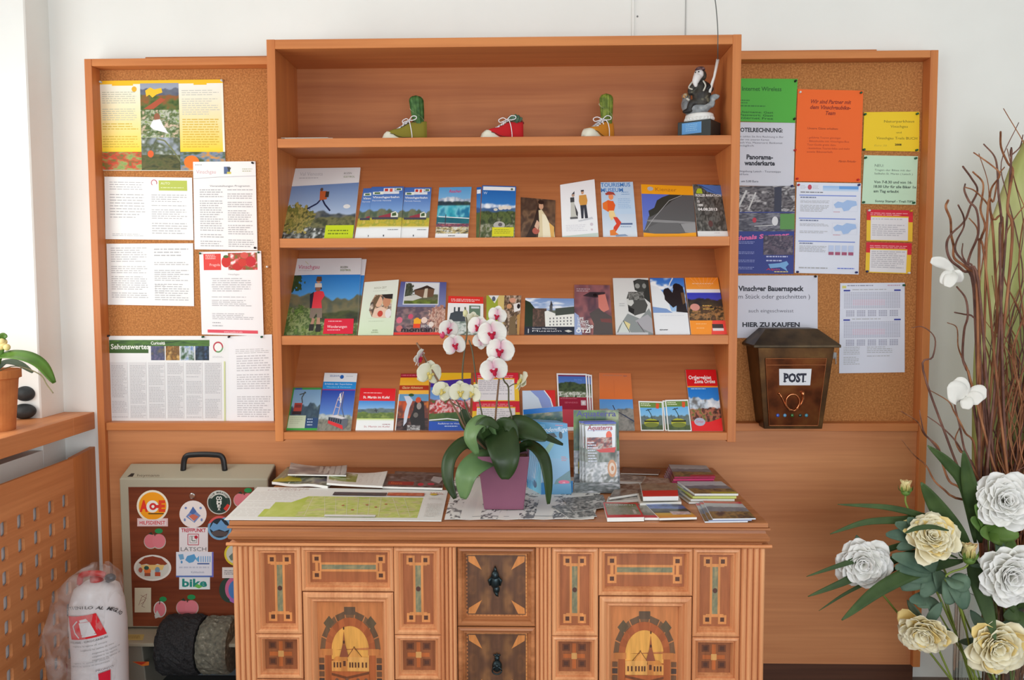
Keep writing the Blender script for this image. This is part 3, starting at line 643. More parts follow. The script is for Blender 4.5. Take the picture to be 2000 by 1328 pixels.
onrow(1, [(1197,543),(1266,543),(1276,653),(1203,653)], art=A, mat=M_print, th_=.005, lift=.0036, name='booklet', cat='booklet', group=GR2, label='black and white booklet with two carved figures looking up')
A = Art(74, 112, (232,234,238))
A.photo(0,0,74,70, land([(.95,.02,[(225,230,238)],3)],((50,110,200),(170,205,240)), clouds=1, seed=8)); A.poly([(0,14),(16,18),(34,40),(40,70),(0,62)], (232,236,240)); A.poly([(0,58),(30,62),(42,70),(0,70)], (130,160,210)); A.line([(50,0),(42,12),(38,22)], 2.4, (220,226,236)); A.poly([(28,24),(38,20),(46,30),(52,14),(62,12),(70,18),(74,70),(50,68),(52,56),(44,60),(28,44)], (40,36,40)); A.ell(56,19,8,8,(34,30,34)); A.ell(34,30,8,9,(38,34,38)); A.poly([(64,30),(72,30),(72,50),(66,54)], (110,84,60)); A.lines(14,72,70,78,2,(200,206,214),.2); A.text('alpincenter', 10, 104, 2.8, (60,60,70), w=18, bold=.02)
onrow(1, [(1269,543),(1335,543),(1348,653),(1280,653)], art=A, th_=.005, name='booklet', cat='booklet', group=GR2, label='white booklet with two dark gloved climbers against blue sky')
A = Art(72, 113, (242,150,50))
A.rect(0,0,72,24,(244,140,36),(246,164,70)); 
for i in range(7): A.line([(30+i*3,20),(10+i*10,0)], .8, (250,170,110), sep=False)
A.lines(14,12,62,20,2,(250,214,180),.3); A.rect(0,24,72,31,(236,236,240)); A.photo(0,31,72,86, land([(.22,.10,[(40,40,52),(70,62,50)],6),(.5,.06,[(120,84,60),(60,50,40),(180,130,80),(40,40,34)],8)],((60,70,190),(100,100,200)), seed=4)); A.ell(14,60,10,7,(214,150,140)); A.lines(30,56,54,66,3,(224,180,90),.5); A.poly([(0,86),(72,86),(72,113),(0,113)], (246,150,50)); A.poly([(46,86),(72,86),(72,113),(40,113)], (236,78,70)); A.lines(12,92,34,104,3,(250,200,140),.3); A.rect(44,93,66,101,(70,60,60)); A.rect(44,101,66,106,(226,220,220))
onrow(1, [(1338,542),(1402,542),(1421,653),(1350,653)], art=A, th_=.005, lift=.0052, name='booklet', cat='booklet', group=GR2, label='orange booklet with a castle at night, far right of its row')

# ---- row 3
A = Art(66, 82, (70,100,110))
A.photo(0,0,66,82, land([(.42,.14,[(70,92,110),(54,74,92),(90,112,120)],5),(.72,.05,[(36,66,110),(40,74,120)],4)],((120,160,200),(170,196,214)), seed=9)); A.rect(0,0,66,4,(70,150,80)); A.poly([(0,0),(4,0),(4,82),(0,82)], (60,140,70)); A.rect(6,1,22,4,(60,90,160)); A.line([(30,8),(24,20),(27,30)], 2.4, (70,80,84)); A.line([(18,14),(32,10)], 2, (70,80,84)); A.rect(10,30,27,46,(176,70,60)); A.rect(12,33,25,39,(130,56,56)); A.rect(8,46,27,52,(54,40,48)); A.rect(3,54,38,78,(198,208,180)); A.lines(6,58,32,72,4,(160,168,140),.2); A.lines(42,60,54,76,3,(200,215,235),.4,gap=0); A.rect(0,78,66,82,(60,160,60))
onrow(2, [(572,757),(628,757),(622,840),(557,841)], art=A, th_=.004, name='leaflet', cat='leaflet', group=GR3, label='green edged leaflet with a small cable car, far left of its row')
A = Art(68, 114, (60,100,180))
A.photo(0,34,68,114, land([(.62,.10,[(150,165,170),(190,196,196),(120,130,120)],6),(.72,.04,[(110,110,100),(140,136,124),(90,92,84)],9)],((40,70,170),(130,180,225)), seed=5)); A.rect(0,0,68,18,(226,228,232)); A.rect(0,18,68,33,(40,140,214)); A.rect(0,33,68,35,(170,50,110)); A.text('SEILBAHN', 12, 8, 4, (70,110,170), w=20); A.ell(37,8,4,4,(40,100,180)); A.lines(46,6,60,9,1,(170,180,190),.4); A.text('Erlebnis der Superlative', 4, 24, 3, (225,240,250), w=56); A.text('Wandern & Geniessen', 8, 30, 3, (150,220,245), w=50)
A.line([(40,40),(34,54),(28,86)], 1.6, (206,180,176)); A.line([(44,38),(42,54),(38,86)], 1.6, (206,180,176)); A.line([(38,42),(41,60)], 3, (225,228,230)); A.line([(34,54),(42,56)],1.2,(210,210,214)); A.line([(31,68),(40,70)],1.2,(200,190,196)); A.line([(46,44),(44,70),(52,90),(58,94)], 1.6, (96,100,120)); A.poly([(20,88),(46,90),(60,92),(60,104),(52,112),(20,98)], (96,100,110)); A.poly([(20,94),(50,104),(52,112),(20,100)], (214,50,56)); A.poly([(18,86),(36,84),(56,90),(48,92)], (210,206,210))
for i in range(6): A.rect(21+i*4.6, 89+i*.8, 24+i*4.6, 95+i*1.2, (40,44,60), sep=False)
onrow(2, [(634,728),(698,729),(685,841),(619,841)], art=A, th_=.004, lift=.0045, name='leaflet', cat='leaflet', group=GR3, label='tall blue leaflet with a big red cable car gondola and pylon')
A = Art(74, 86, (236,238,238))
A.photo(0,26,74,64, land([(.42,.10,[(76,96,110),(110,126,130),(90,104,100)],6),(.62,.08,[(120,140,70),(90,112,60),(140,156,84)],5)],((70,140,215),(220,232,240)), seed=7)); A.rect(0,0,74,26,(224,34,44)); A.lines(8,9,48,12,1,(250,190,190)); A.text('St. Martin im Kofel', 8, 21, 5, (250,245,245), w=54, bold=.02); A.rect(0,62,74,67,(190,210,90),(236,238,238)); A.line([(36,42),(38,50)], 1.4, (40,40,60)); A.line([(33,46),(41,45)], 1, (40,40,60)); A.lines(52,73,68,76,1,(170,120,130)); A.text('St. Martin im Kofel', 16, 80, 3.4, (190,110,120), w=50)
onrow(2, [(704,758),(773,759),(768,842),(694,842)], art=A, mat=M_gloss, th_=.004, name='leaflet', cat='leaflet', group=GR3, label='leaflet with red header and a tiny jumper over an alpine meadow')
A = Art(66, 114, (200,120,60))
A.rect(0,0,66,8,(160,36,50)); A.lines(2,2,44,6,1,(210,100,120),.6); A.rect(0,8,66,24,(238,168,40),(236,180,60)); A.rect(0,24,66,34,(176,56,34)); A.text('Glacier Adventure', 6, 31, 5, (240,220,160), w=46, it=.2); A.rect(0,34,66,42,(240,180,70)); A.photo(0,42,66,114, mottle([(226,110,40),(190,80,50),(100,60,60),(236,130,50)], 3, 3)); A.rect(0,42,66,56,(100,150,190)); A.photo(0,90,66,114, mottle([(40,34,40),(70,54,56),(120,90,84)], 6, 4)); A.poly([(12,46),(24,46),(32,54),(26,70),(22,98),(16,106),(16,80),(20,62)], (200,205,220)); A.poly([(36,60),(46,50),(56,60),(58,80),(60,112),(34,112),(28,90),(34,76)], (44,42,46)); A.ell(44,54,6,6,(200,80,50)); A.ell(28,44,6,3,(40,80,50)); A.ell(46,66,5,7,(150,140,136)); A.ell(40,84,5,5,(110,104,100)); A.photo(24,104,50,114, mottle([(220,220,220),(60,54,56)], 8, 2)); A.rect(0,42,2,114,(230,225,220))
onrow(2, [(783,730),(838,730),(836,842),(771,842)], art=A, th_=.004, name='leaflet', cat='leaflet', group=GR3, label='orange and maroon leaflet with a leaping rider')
A = Art(88, 116, (60,80,160))
A.rect(0,0,88,18,(240,196,50),(244,180,40)); A.poly([(0,18),(88,12),(88,30),(30,34),(0,30)], (72,50,150)); A.photo(0,30,88,98, land([(.35,.1,[(200,60,60),(230,220,220),(170,40,50),(60,110,60)],8),(.75,.06,[(60,90,50),(90,110,60)],6)],((80,130,200),(180,200,225)), seed=4)); A.rect(0,98,88,116,(40,84,180)); A.line([(0,96),(40,93),(88,98)], 2, (235,235,235)); A.text('Radfahren im Vinschgau', 20, 104, 3, (230,235,245), w=58); A.lines(34,107,70,110,1,(200,215,240))
onrow(2, [(842,728),(920,728),(917,842),(837,842)], art=A, th_=.004, lift=.0, name='leaflet', cat='leaflet', group=GR3, label='yellow and violet headed leaflet half hidden by the cream orchid flowers')
def redyel(W, H, two=True):
    A = Art(W, H, (240,196,60))
    for y0 in ((0, H/2) if two else (0,)):
        h = H/2 if two else H
        A.rect(0, y0, W, y0+h*.20, (214,40,60)); A.rect(0, y0+h*.18, W*.09, y0+h*.34, (220,44,50)); A.rect(W*.91, y0+h*.18, W, y0+h*.38, (220,44,60))
        A.lines(W*.08, y0+h*.10, W*.9, y0+h*.21, 2, (246,180,190), .35, gap=0); A.rect(W*.09, y0+h*.24, W*.90, y0+h*.97, (232,228,232)); A.lines(W*.12, y0+h*.28, W*.87, y0+h*.86, 9, (196,192,200), .5)
    return A
onrow(2, [(926,728),(1012,728),(1017,842),(921,842)], art=redyel(92,114), mat=M_print, th_=.004, lift=.002, name='leaflet', cat='leaflet', group=GR3, label='red and yellow framed text leaflet with two panels behind the orchid stems')
A = Art(66, 82, (150,175,225))
A.rect(0,0,66,82,(206,222,240)); A.poly([(16,0),(50,0),(60,20),(64,44),(66,82),(40,82),(40,40),(32,16)], (140,160,220)); A.poly([(44,0),(66,0),(66,50),(58,22)], (216,44,44)); A.line([(44,0),(56,18),(62,46)], 2, (238,238,240))
onrow(2, [(1020,763),(1084,762),(1088,842),(1022,842)], art=A, th_=.004, lift=.0, name='leaflet', cat='leaflet', group=GR3, label='pale blue leaflet with a red curved corner behind the blue dispenser')
def maroon():
    A = Art(66, 113, (236,236,238))
    A.rect(3,3,63,6,(120,50,90)); A.photo(3,6,63,48, land([(.30,.10,[(56,74,50),(76,92,60),(46,60,44)],6),(.74,.06,[(206,206,200),(80,96,60),(226,226,222),(60,80,50)],7)],((70,110,190),(120,150,200)), seed=2)); A.text('Der Weg', 46, 14, 3, (120,160,215), 'c', 16); A.rect(3,48,63,72,(150,24,54)); A.lines(6,50,44,52,1,(190,120,130)); A.text('SENNEREI', 15, 60, 3, (206,110,130), w=28); A.rect(50,54,61,64,(206,180,190)); A.ell(55.5,59,3,3,(226,220,222)); A.rect(3,72,63,106,(196,70,86),(190,60,74)); A.rect(0,106,66,113,(236,236,238))
    return A
for k in range(3):
    onrow(2, [(1087+7*k,729+k),(1146+5*k,730+k),(1152+4*k,841),(1092+6*k,841)], art=maroon(), mat=M_print, th_=.0016, lift=.0036-.0018*k, name='leaflet', cat='leaflet', group=GR3, label=('front maroon leaflet with white border and mountain village', 'middle maroon bordered leaflet, a narrow strip right of the front one', 'rearmost of the three maroon bordered leaflets, nearest the orange one')[k])
A = Art(66, 116, (214,120,70))
A.rect(0,0,66,54,(206,116,70),(214,110,50)); A.lines(8,4,50,8,1,(186,120,90)); A.text('alpin', 66-16, 7, 3, (90,90,110)); A.line([(30,14),(30,50)],.6,(196,104,60)); A.photo(0,54,66,116, land([(.32,.10,[(120,120,116),(150,146,140),(100,100,98)],7)],((80,140,206),(150,190,225)), seed=12)); A.line([(26,66),(30,76),(44,84)], 1.6, (50,50,70)); A.line([(44,84),(66,98)], 2, (50,60,90))
onrow(2, [(1170,728),(1232,729),(1240,842),(1172,842)], art=A, mat=M_print, th_=.004, name='leaflet', cat='leaflet', group=GR3, label='plain orange topped leaflet with a lone climber on a ridge')
def gondola():
    A = Art(50, 62, (236,238,236))
    A.photo(2,3,48,60, land([(.50,.12,[(84,104,110),(110,124,124),(96,110,100)],5),(.8,.05,[(90,104,70),(70,86,60)],6)],((90,170,230),(180,210,230)), seed=3)); A.rect(2,3,48,14,(110,140,70)); A.lines(4,5,26,12,2,(225,230,200),.5,gap=0); A.poly([(36,4),(43,5),(41,16),(35,15)], (220,90,50)); A.ell(24,46,16,9,(176,176,60)); A.rect(9,41,40,44,(40,44,34)); A.ell(24,50,15,5,(120,130,60)); A.line([(18,17),(24,28),(26,38)], 1.6, (60,80,80)); A.line([(14,20),(26,17)],1.6,(50,60,70))
    return A
onrow(2, [(1247,783),(1294,784),(1297,842),(1252,842)], art=gondola(), mat=M_print, th_=.004, name='leaflet', cat='leaflet', group=GR3, label='small yellow gondola leaflet standing alone left of the stack of the same')
onrow(2, [(1294,782),(1340,784),(1347,842),(1299,842)], art=gondola(), mat=M_print, th_=.003, name='leaflet', cat='leaflet', group=GR3, label='lower yellow gondola leaflet behind its raised twin, white foot showing')
onrow(2, [(1299,781),(1344,780),(1350,832),(1304,832)], art=gondola(), mat=M_print, th_=.006, lift=.0036, name='leaflet', cat='leaflet', group=GR3, label='raised yellow gondola leaflet beside the large red mountain leaflet')
A = Art(72, 124, (220,30,36))
A.rect(0,34,72,37,(240,150,50)); A.photo(0,37,72,106, land([(.34,.16,[(236,240,244),(190,205,220),(110,110,110)],6),(.60,.06,[(120,60,50),(60,40,34),(190,110,90),(90,110,50)],9)],((30,120,210),(70,150,220)), seed=6)); A.poly([(0,104),(30,110),(72,98),(72,124),(0,124)], (222,36,40)); A.ell(20,106,13,8,(176,180,200)); A.text('Ortler', 20, 108, 5, (206,50,60), 'c', 18); A.text('Ortlergebiet', 5, 20, 7.6, (250,235,235), w=54, bold=.03); A.text('Zona Ortles', 17, 28, 7.2, (250,235,235), w=50, bold=.03); A.lines(8,39,54,42,1,(190,225,245))
onrow(2, [(1339,722),(1398,722),(1412,841),(1352,842)], art=A, th_=.004, lift=.0045, name='leaflet', cat='leaflet', group=GR3, label='tall red mountain region leaflet with snowy peak, far right of its row')
# thin paper lying on the top shelf
a = [U(x, 266.5, z=SZ[0]+.0006) for x in (0,)]
z = SZ[0]+.0006
tag(MB().box(-.745, -.60, -.252, -.12, z, z+.002).box(-.757, -.615, -.25, -.13, z+.0021, z+.0036).build('paper_sheets', newmat('grey_paper', (176,170,160), .7), bevel=0), 'thin grey paper sheets lying flat at the left end of the top shelf', 'paper')
# ================================================================= sheets on the cork boards
GS = 'notices pinned to the cork boards'
def oncork(q, A, lift, label, name='notice_sheet', cat='notice', mat=M_print, bend=.0, edge=(235,233,228)):
    c = [U(x, y, y=-.0207-.0016*lift) for x, y in q]
    return tag(A.build(name, c, mat, .0004, bend=bend, edge=edge), label, cat, GS)
TX = (178,178,182); TD = (120,120,126)
A = Art(244, 177, (240,240,225))
A.rect(0,8,80,140,(240,241,230),(250,214,50)); A.rect(156,8,240,140,(240,241,235),(250,210,40)); A.rect(0,0,244,7,(250,196,40)); A.rect(24,6,66,10,(250,196,40)); A.rect(186,6,212,10,(250,196,40)); A.ell(68,17,5,5.4,(232,180,50)); A.lines(4,22,72,80,14,(196,196,176),.35); A.lines(4,84,76,134,10,(214,184,70),.35); A.lines(162,20,236,70,12,(200,200,190),.35); A.lines(162,76,234,134,12,(216,180,60),.35)
A.photo(80,6,156,58, land([(.22,.16,[(86,92,112),(110,116,130)],4),(.44,.08,[(60,84,40),(96,110,56),(150,90,50)],5)],((150,160,180),(190,196,206)), seed=3)); A.poly([(90,20),(100,14),(108,18),(122,15),(124,24),(112,28),(104,34),(98,28),(92,32)], (250,196,50)); A.poly([(86,56),(120,34),(130,38),(106,56)], (176,84,56))
A.photo(80,58,156,112, mottle([(110,140,60),(200,200,190),(70,96,44),(214,190,170)], 8, 5)); A.ell(112,72,6,8,(150,96,70)); A.poly([(104,78),(118,76),(124,88),(134,104),(104,96),(98,90)], (235,236,240)); A.photo(80,112,156,176, mottle([(176,184,200),(140,150,160),(80,90,60),(200,206,214)], 4, 8)); A.photo(80,146,156,176, mottle([(70,84,44),(100,96,56),(56,66,40)], 6, 3)); A.line([(110,114),(126,118),(140,134),(158,160)], 3, (120,126,90)); A.line([(110,116),(96,140)], 2, (90,96,80)); A.ell(98,144,6,7,(222,96,44))
A.photo(0,140,80,176, mottle([(110,146,66),(150,170,100),(214,70,50),(90,130,60)], 5, 11)); A.photo(156,140,244,176, mottle([(50,66,46),(80,96,60),(120,140,170),(226,150,60)], 4, 12)); A.ell(178,160,15,13,(240,120,36))
oncork([(195,158),(435,155),(441,334),(198,333)], A, 1, 'yellow bordered poster with a centre column of garden photos', 'poster', 'poster')
A = Art(173, 123, (240,241,240))
A.lines(10,10,80,28,4,TX,.3); A.lines(10,34,80,84,9,TX,.3); A.lines(92,34,162,84,12,TX,.35); A.lines(92,90,162,114,5,TX,.35); A.rect(107,6,163,26,(184,196,90)); A.text('AUTO', 111, 14, 4.6, (236,240,214)); A.lines(111,16,158,23,2,(225,232,190),.35); A.ell(98,11,6,6.4,(190,70,90)); A.ell(98,11,4.6,5,(240,241,240)); A.poly([(98,11),(104,14),(100,18),(94,16)], (240,241,240)); A.lines(14,112,78,118,2,TX,.3)
oncork([(204,345),(375,347),(378,469),(206,467)], A, 1, 'landscape notice with a green header box at its upper right')
A = Art(122, 172, (240,240,240))
A.text('Vinschgau', 6, 23, 7, (206,160,170), w=38); A.lines(4,5,18,9,1,TX); A.rect(60,10,72,24,(90,110,150)); A.poly([(66,10),(74,12),(70,22)], (70,74,70)); A.rect(66,20,74,24,(210,200,90)); A.lines(96,14,116,22,2,(170,176,140),.35,gap=0); A.line([(0,33),(50,30),(122,28)], .8, (170,170,180)); A.text('Veranstaltungen Programm', 32, 49, 3.6, (130,130,136), w=78); A.lines(12,54,58,168,26,TX,.4); A.lines(66,54,116,168,28,TX,.4)
oncork([(377,316),(499,315),(503,489),(380,487)], A, 2.4, 'tall white events notice with a small logo row, overlapping the yellow poster')
A = Art(168, 120, (238,239,239))
A.lines(8,8,80,38,7,TX,.35); A.lines(8,44,80,60,4,TX,.35); A.lines(8,64,80,92,7,TX,.35); A.lines(8,96,80,112,4,TX,.35); A.lines(92,10,160,28,3,TX,.35); A.lines(92,36,160,74,10,TX,.4); A.lines(92,78,160,112,8,TX,.35); A.box(94,80,110,94,.6,TX)
oncork([(208,476),(377,475),(379,598),(211,595)], A, 1, 'landscape all text notice directly under the one with the green header')
A = Art(121, 163, (240,240,242))
A.rect(8,4,42,36,(224,70,64)); A.lines(12,6,34,16,3,(246,200,196),.5,gap=0); A.text('Fragola', 20, 28, 5, (248,210,206), w=20); A.photo(56,3,113,36, mottle([(225,225,225),(200,50,50),(110,120,60),(214,60,60),(235,232,230)], 4, 5)); A.ell(52,20,9,11,(206,50,44)); A.ell(52,10,5,3,(80,110,50)); A.ell(100,20,10,10,(200,44,52)); A.ell(88,8,8,6,(214,90,80)); A.ell(74,30,10,7,(196,50,46)); A.ell(84,22,8,8,(206,60,50)); A.text('Vinschgau', 66, 46, 3, TX, 'c', 22)
A.lines(22,52,100,80,7,TX,.35,ind=3); A.lines(22,88,100,108,6,TX,.35); A.lines(22,114,104,134,6,TX,.35); A.lines(22,138,44,150,2,TX,.35); A.rect(12,153,110,159,(224,84,100)); A.text('www.suedtirol.info', 62, 158, 3, (248,214,218), 'c', 36)
oncork([(389,492),(510,490),(515,656),(394,653)], A, 3.4, 'white notice with strawberry photos along its top')
A = Art(238, 170, (236,237,238))
A.rect(3,8,80,34,(70,104,56)); A.photo(3,8,200,20, mottle([(60,90,60),(90,130,60),(50,76,50)], 6, 4)); A.rect(3,20,80,34,(66,98,52)); A.text('Sehenswertes', 6, 26, 10, (240,244,236), w=76, bold=.02); A.text('Curiosità', 85, 17, 6, (240,244,236), w=28, bold=.02)
for i, c in enumerate(([(120,110,140),(70,80,110),(140,120,90)], [(190,140,70),(110,80,50),(220,180,110)], [(70,110,170),(200,210,225),(60,90,60)], [(80,110,160),(40,50,60),(70,90,110)])): A.photo(85+i*29,20,112+i*29,48, mottle(c, 3, i+3))
A.ell(217,22,13,14,(236,238,236)); A.ell(217,22,10,11,(190,70,84)); A.ell(217,22,10,11,(110,160,110), a0=0, a1=130); A.ell(217,22,7.4,8,(238,240,238)); A.lines(206,40,228,44,2,TX,.3)
for i in range(6): A.rect(4+i*37, 52, 38+i*37, 164, (220,220,222), sep=False)
A.lay += 1
for i in range(6): A.lines(6+i*37, 54+(4 if i < 3 else 0), 37+i*37, 163, 34, (190,190,194), .5, gap=.08)
A.rect(228,50,231,168,(206,214,160))
oncork([(210,656),(447,656),(448,824),(214,823)], A, 1, 'wide poster headed in green with white lettering and four small photos', 'poster', 'poster')
A = Art(88, 166, (238,239,242)); A.lines(14,26,84,36,3,TX,.3); A.lines(16,38,84,70,7,(200,200,205),.5); A.lines(16,74,84,104,7,(200,200,205),.5); A.lines(16,112,84,158,11,(200,200,205),.5)
oncork([(446,657),(531,653),(535,825),(448,824)], A, 2.4, 'plain text sheet beside the green headed wide poster, next to the shelf')
# right hand board
A = Art(140, 85, (84,176,66)); A.text('Internet Wireless', 34, 24, 8, (44,104,44), w=76, bold=.02)
for y, w_ in ((45,20),(50,16),(56,52)): A.lines(30,y-3,30+w_,y,1,(54,120,54),.7,gap=0)
for y, t in ((68,'Username: Gast'),(74,'Passwort: Gast'),(80,'Internet Free')): A.text(t, 30, y, 4, (36,90,40), w=66, bold=.01)
oncork([(1415,153),(1558,154),(1553,240),(1415,236)], A, 2, 'green wireless internet notice at the top beside the shelf', edge=(84,176,66))
A = Art(140, 126, (212,213,224)); A.text('HOTELRECHNUNG:', 26, 19, 8, (60,60,70), w=90, bold=.04)
for k, t in enumerate(('So zahlen Sie Ihre Rechnung in Bar', 'oder mit unseren Karten', 'auch Visa, Mastercard, Bankomat', 'möglich')): A.text(t, 30, 30+6*k, 3.6, (90,90,104), w=(88,60,86,30)[k])
A.text('Panorama-', 46, 73, 9, (56,56,66), w=52, bold=.04); A.text('wanderkarte', 42, 85, 9, (56,56,66), w=60, bold=.04); A.text('Umgebung Latsch - Tourentipps', 30, 99, 3.8, (90,90,104), w=84); A.text('und Karte', 30, 105, 3.8, (90,90,104), w=20); A.text('um 5,00 Euro', 36, 119, 4, (80,80,96), w=34, bold=.01)
oncork([(1413,238),(1553,240),(1550,364),(1412,362)], A, 1, 'white price notice under the green one, beside the shelf')
A = Art(138, 171, (54,66,140))
A.photo(0,0,138,50, mottle([(90,84,90),(200,198,200),(60,56,62),(130,126,130),(70,66,74)], 7, 3)); A.line([(20,6),(4,46)], 4, (214,212,210)); A.line([(44,8),(26,46)], 4, (206,206,206)); A.line([(62,12),(48,46)], 3, (206,206,206)); A.rect(98,2,112,50,(60,62,80)); A.photo(0,52,138,88, mottle([(90,90,110),(140,140,150),(70,70,84),(110,110,120)], 7, 7)); A.rect(110,54,138,84,(96,150,84)); A.ell(100,68,6,9,(225,225,230)); A.line([(60,78),(96,76)], 1.2, (230,230,230)); A.ell(60,66,4,5,(196,60,80))
A.text('Schnals Sommer', 16, 106, 8, (226,110,170), w=112, bold=.04, it=.2, rot=4); A.photo(78,96,136,134, mottle([(80,76,96),(110,96,110),(60,56,76),(130,120,130)], 6, 5)); 
for y in (108,128,144,158): A.lines(30,y,62,y+6,2,(150,160,214),.4,gap=0)
for y in (136,144): A.lines(84,y,126,y+5,1,(190,196,230),.5,gap=0)
A.poly([(88,152),(110,150),(124,146),(128,152),(122,158),(126,166),(112,158),(92,160)], (120,170,220)); A.text('Alpin', 84, 164, 4, (214,60,80), w=26, it=.2); A.lines(100,166,134,169,1,(226,206,130),.6,gap=0)
oncork([(1414,364),(1553,363),(1550,535),(1412,534)], A, 2, 'blue poster with dark activity photos, beside the shelf', 'poster', 'poster')
A = Art(129, 181, (242,106,40)); DK = (120,44,30)
for k, (t, w_) in enumerate((('Wir sind Partner mit', 80), ('dem Vinschgaubike-', 80), ('Team', 20))): A.text(t, 65, 27+11*k, 7.4, (150,50,30), 'c', w_, .03, .25)
A.text('Unsere Gäste erhalten:', 22, 78, 4, DK, w=60)
for k, (t, w_) in enumerate((('- geführte Touren günstiger', 66), ('- Bikeshuttle mit Vinschgau-Bus', 82), ('  Tour-Guide gratis dazu', 56), ('- kostenlose Touren-Infos und mehr', 84), ('  sowie Bikeverleih', 50))): A.text(t, 22, 96+7*k, 3.8, (180,64,34), w=w_)
A.text('Martin Pirhofer', 84, 142, 4, (150,56,30), w=34, it=.5)
oncork([(1558,174),(1686,177),(1681,356),(1552,354)], A, 2.6, 'large orange bike partner notice', edge=(242,106,40))
A = Art(127, 178, (226,230,244)); BLU = (130,150,220)
A.rect(52,6,122,16,(150,190,240),(200,220,244)); A.rect(84,6,122,12,(110,165,230)); A.ell(26,9,4,5,(196,80,100)); A.lines(8,6,20,14,3,TX,.3,gap=0); A.lines(32,6,46,14,3,TX,.3,gap=0); A.lines(8,18,60,21,1,TD,.6,gap=0)
for y in (24, 69, 114): A.rect(6,y,118,y+2,BLU)
for y0 in (28, 73):
    A.lines(8,y0,46,y0+3,1,(110,120,150),.7,gap=0); A.lines(8,y0+7,66,y0+13,3,TX,.4); A.lines(8,y0+16,66,y0+30,5,TX,.4)
    A.poly([(74,y0+14),(82,y0+8),(92,y0+10),(100,y0+5),(118,y0+7),(120,y0+15),(110,y0+18),(104,y0+25),(94,y0+27),(90,y0+20),(78,y0+21)], (166,194,236)); A.box(72,y0+5,121,y0+27,.3,(206,210,226)); A.lines(74,y0+28,90,y0+30,1,(214,140,150))
A.lines(8,118,40,121,1,(110,120,150),.7,gap=0); A.lines(8,124,62,137,5,TX,.4)
for i in range(4): A.rect(66+i*13,122,76+i*13,134,(196,210,240)); A.rect(66+i*13,135,76+i*13,141,(170,90,120))
A.lines(8,166,66,170,1,TX,.6,gap=0); A.lines(84,166,118,169,1,(100,120,210),.6,gap=0)
oncork([(1556,356),(1682,358),(1677,536),(1552,533)], A, 1.6, 'white and blue weather sheet with two small maps under the orange notice')
A = Art(110, 77, (240,202,40)); OL = (120,104,30)
for t, x, y, h, w_ in (('Naturparkhaus', 70, 21, 5, 60), ('Vinschgau', 70, 31, 5, 34), ('und', 70, 42, 3.6, 10), ('Vinschgau Trails BUCH', 66, 54, 5, 80)): A.text(t, x, y, h, OL, 'c', w_)
A.text('2008', 69, 66, 3.6, (60,50,20), 'c', 13, .04); A.text('Euro 20', 22, 68, 3.4, (196,170,60), w=24, it=.4)
oncork([(1688,219),(1796,218),(1795,296),(1685,294)], A, 1.6, 'yellow notice at the upper right of the board', edge=(240,202,40))
A = Art(107, 95, (198,226,198)); DG = (84,100,90)
A.text('NEU:', 22, 22, 5, DG, w=18); A.text('Tragen der Bikes mit der', 22, 30, 3.6, DG, w=72); A.text('Seilbahn St. Martin ( Latsch )', 22, 37, 3.6, DG, w=76)
A.text('Von 7-8.30 und von 16-', 22, 54, 5, (64,80,72), w=76, bold=.02); A.text('18.00 Uhr für alle Biker 1x', 22, 63, 5, (64,80,72), w=84, bold=.02); A.text('am Tag erlaubt', 22, 72, 5, (64,80,72), w=50, bold=.02); A.text('Sonny Stampf - Trail-TIPS', 26, 91, 4, (70,86,76), w=76, bold=.02)
oncork([(1688,303),(1793,305),(1789,400),(1683,398)], A, 1.6, 'pale green bike transport notice under the yellow one', edge=(198,226,198))
oncork([(1693,409),(1783,411),(1782,472),(1692,470)], redyel(90,62,False), 1.6, 'upper of the two small red and yellow framed cards')
oncork([(1692,473),(1781,475),(1778,535),(1690,532)], redyel(90,61,False), 1.2, 'lower of the two small red and yellow framed cards')
A = Art(185, 122, (214,215,228)); INK = (52,52,64)
A.text('Vinschger Bauernspeck', 30, 30, 9.6, INK, w=128, bold=.04); A.text('( im Stück oder geschnitten )', 20, 45, 8.4, (84,84,98), w=150); A.text('auch eingeschweisst', 50, 72, 7, (110,110,124), w=88); A.text('HIER ZU KAUFEN', 38, 100, 8.6, INK, w=112, bold=.04)
oncork([(1412,538),(1597,538),(1597,660),(1412,660)], A, 1, 'white bacon for sale notice behind the copper post box')
A = Art(128, 175, (222,224,238))
A.rect(4,5,12,10,(214,206,120)); A.lines(14,4,68,7,1,(140,140,160),.6,gap=0); A.lines(94,4,120,7,1,(196,160,180),.6); 
for y0 in (13, 70):
    A.rect(7,y0,20,y0+3,(60,70,160)); A.rect(107,y0,120,y0+3,(60,70,160)); A.lines(24,y0-1,104,y0+2,1,TX,.5,gap=0)
    for k in range(11):
        for i in range(26):
            x = 8+i*4.3; A._add([(x,y0+5+k*2.9),(x+3.4,y0+5+k*2.9),(x+3.4,y0+6.6+k*2.9),(x,y0+6.6+k*2.9)], [[3,2,1,0]], [lin((206,176,196) if 4 < k < 9 and 3 < i < 19 else (184,184,202))]*4)
    for k in range(4):
        for i in range(26):
            if i % 5 == 0: continue
            x = 8+i*4.3; A._add([(x,y0+40+k*3.1),(x+3.4,y0+40+k*3.1),(x+3.4,y0+42+k*3.1),(x,y0+42+k*3.1)], [[3,2,1,0]], [lin((170,170,190))]*4)
    A.lay += 1
A.lines(8,124,40,160,11,TX,.35); A.lines(54,124,104,145,6,TX,.35)
oncork([(1641,553),(1767,552),(1767,727),(1639,729)], A, 1, 'white timetable sheet alone at the lower right of the cork board')

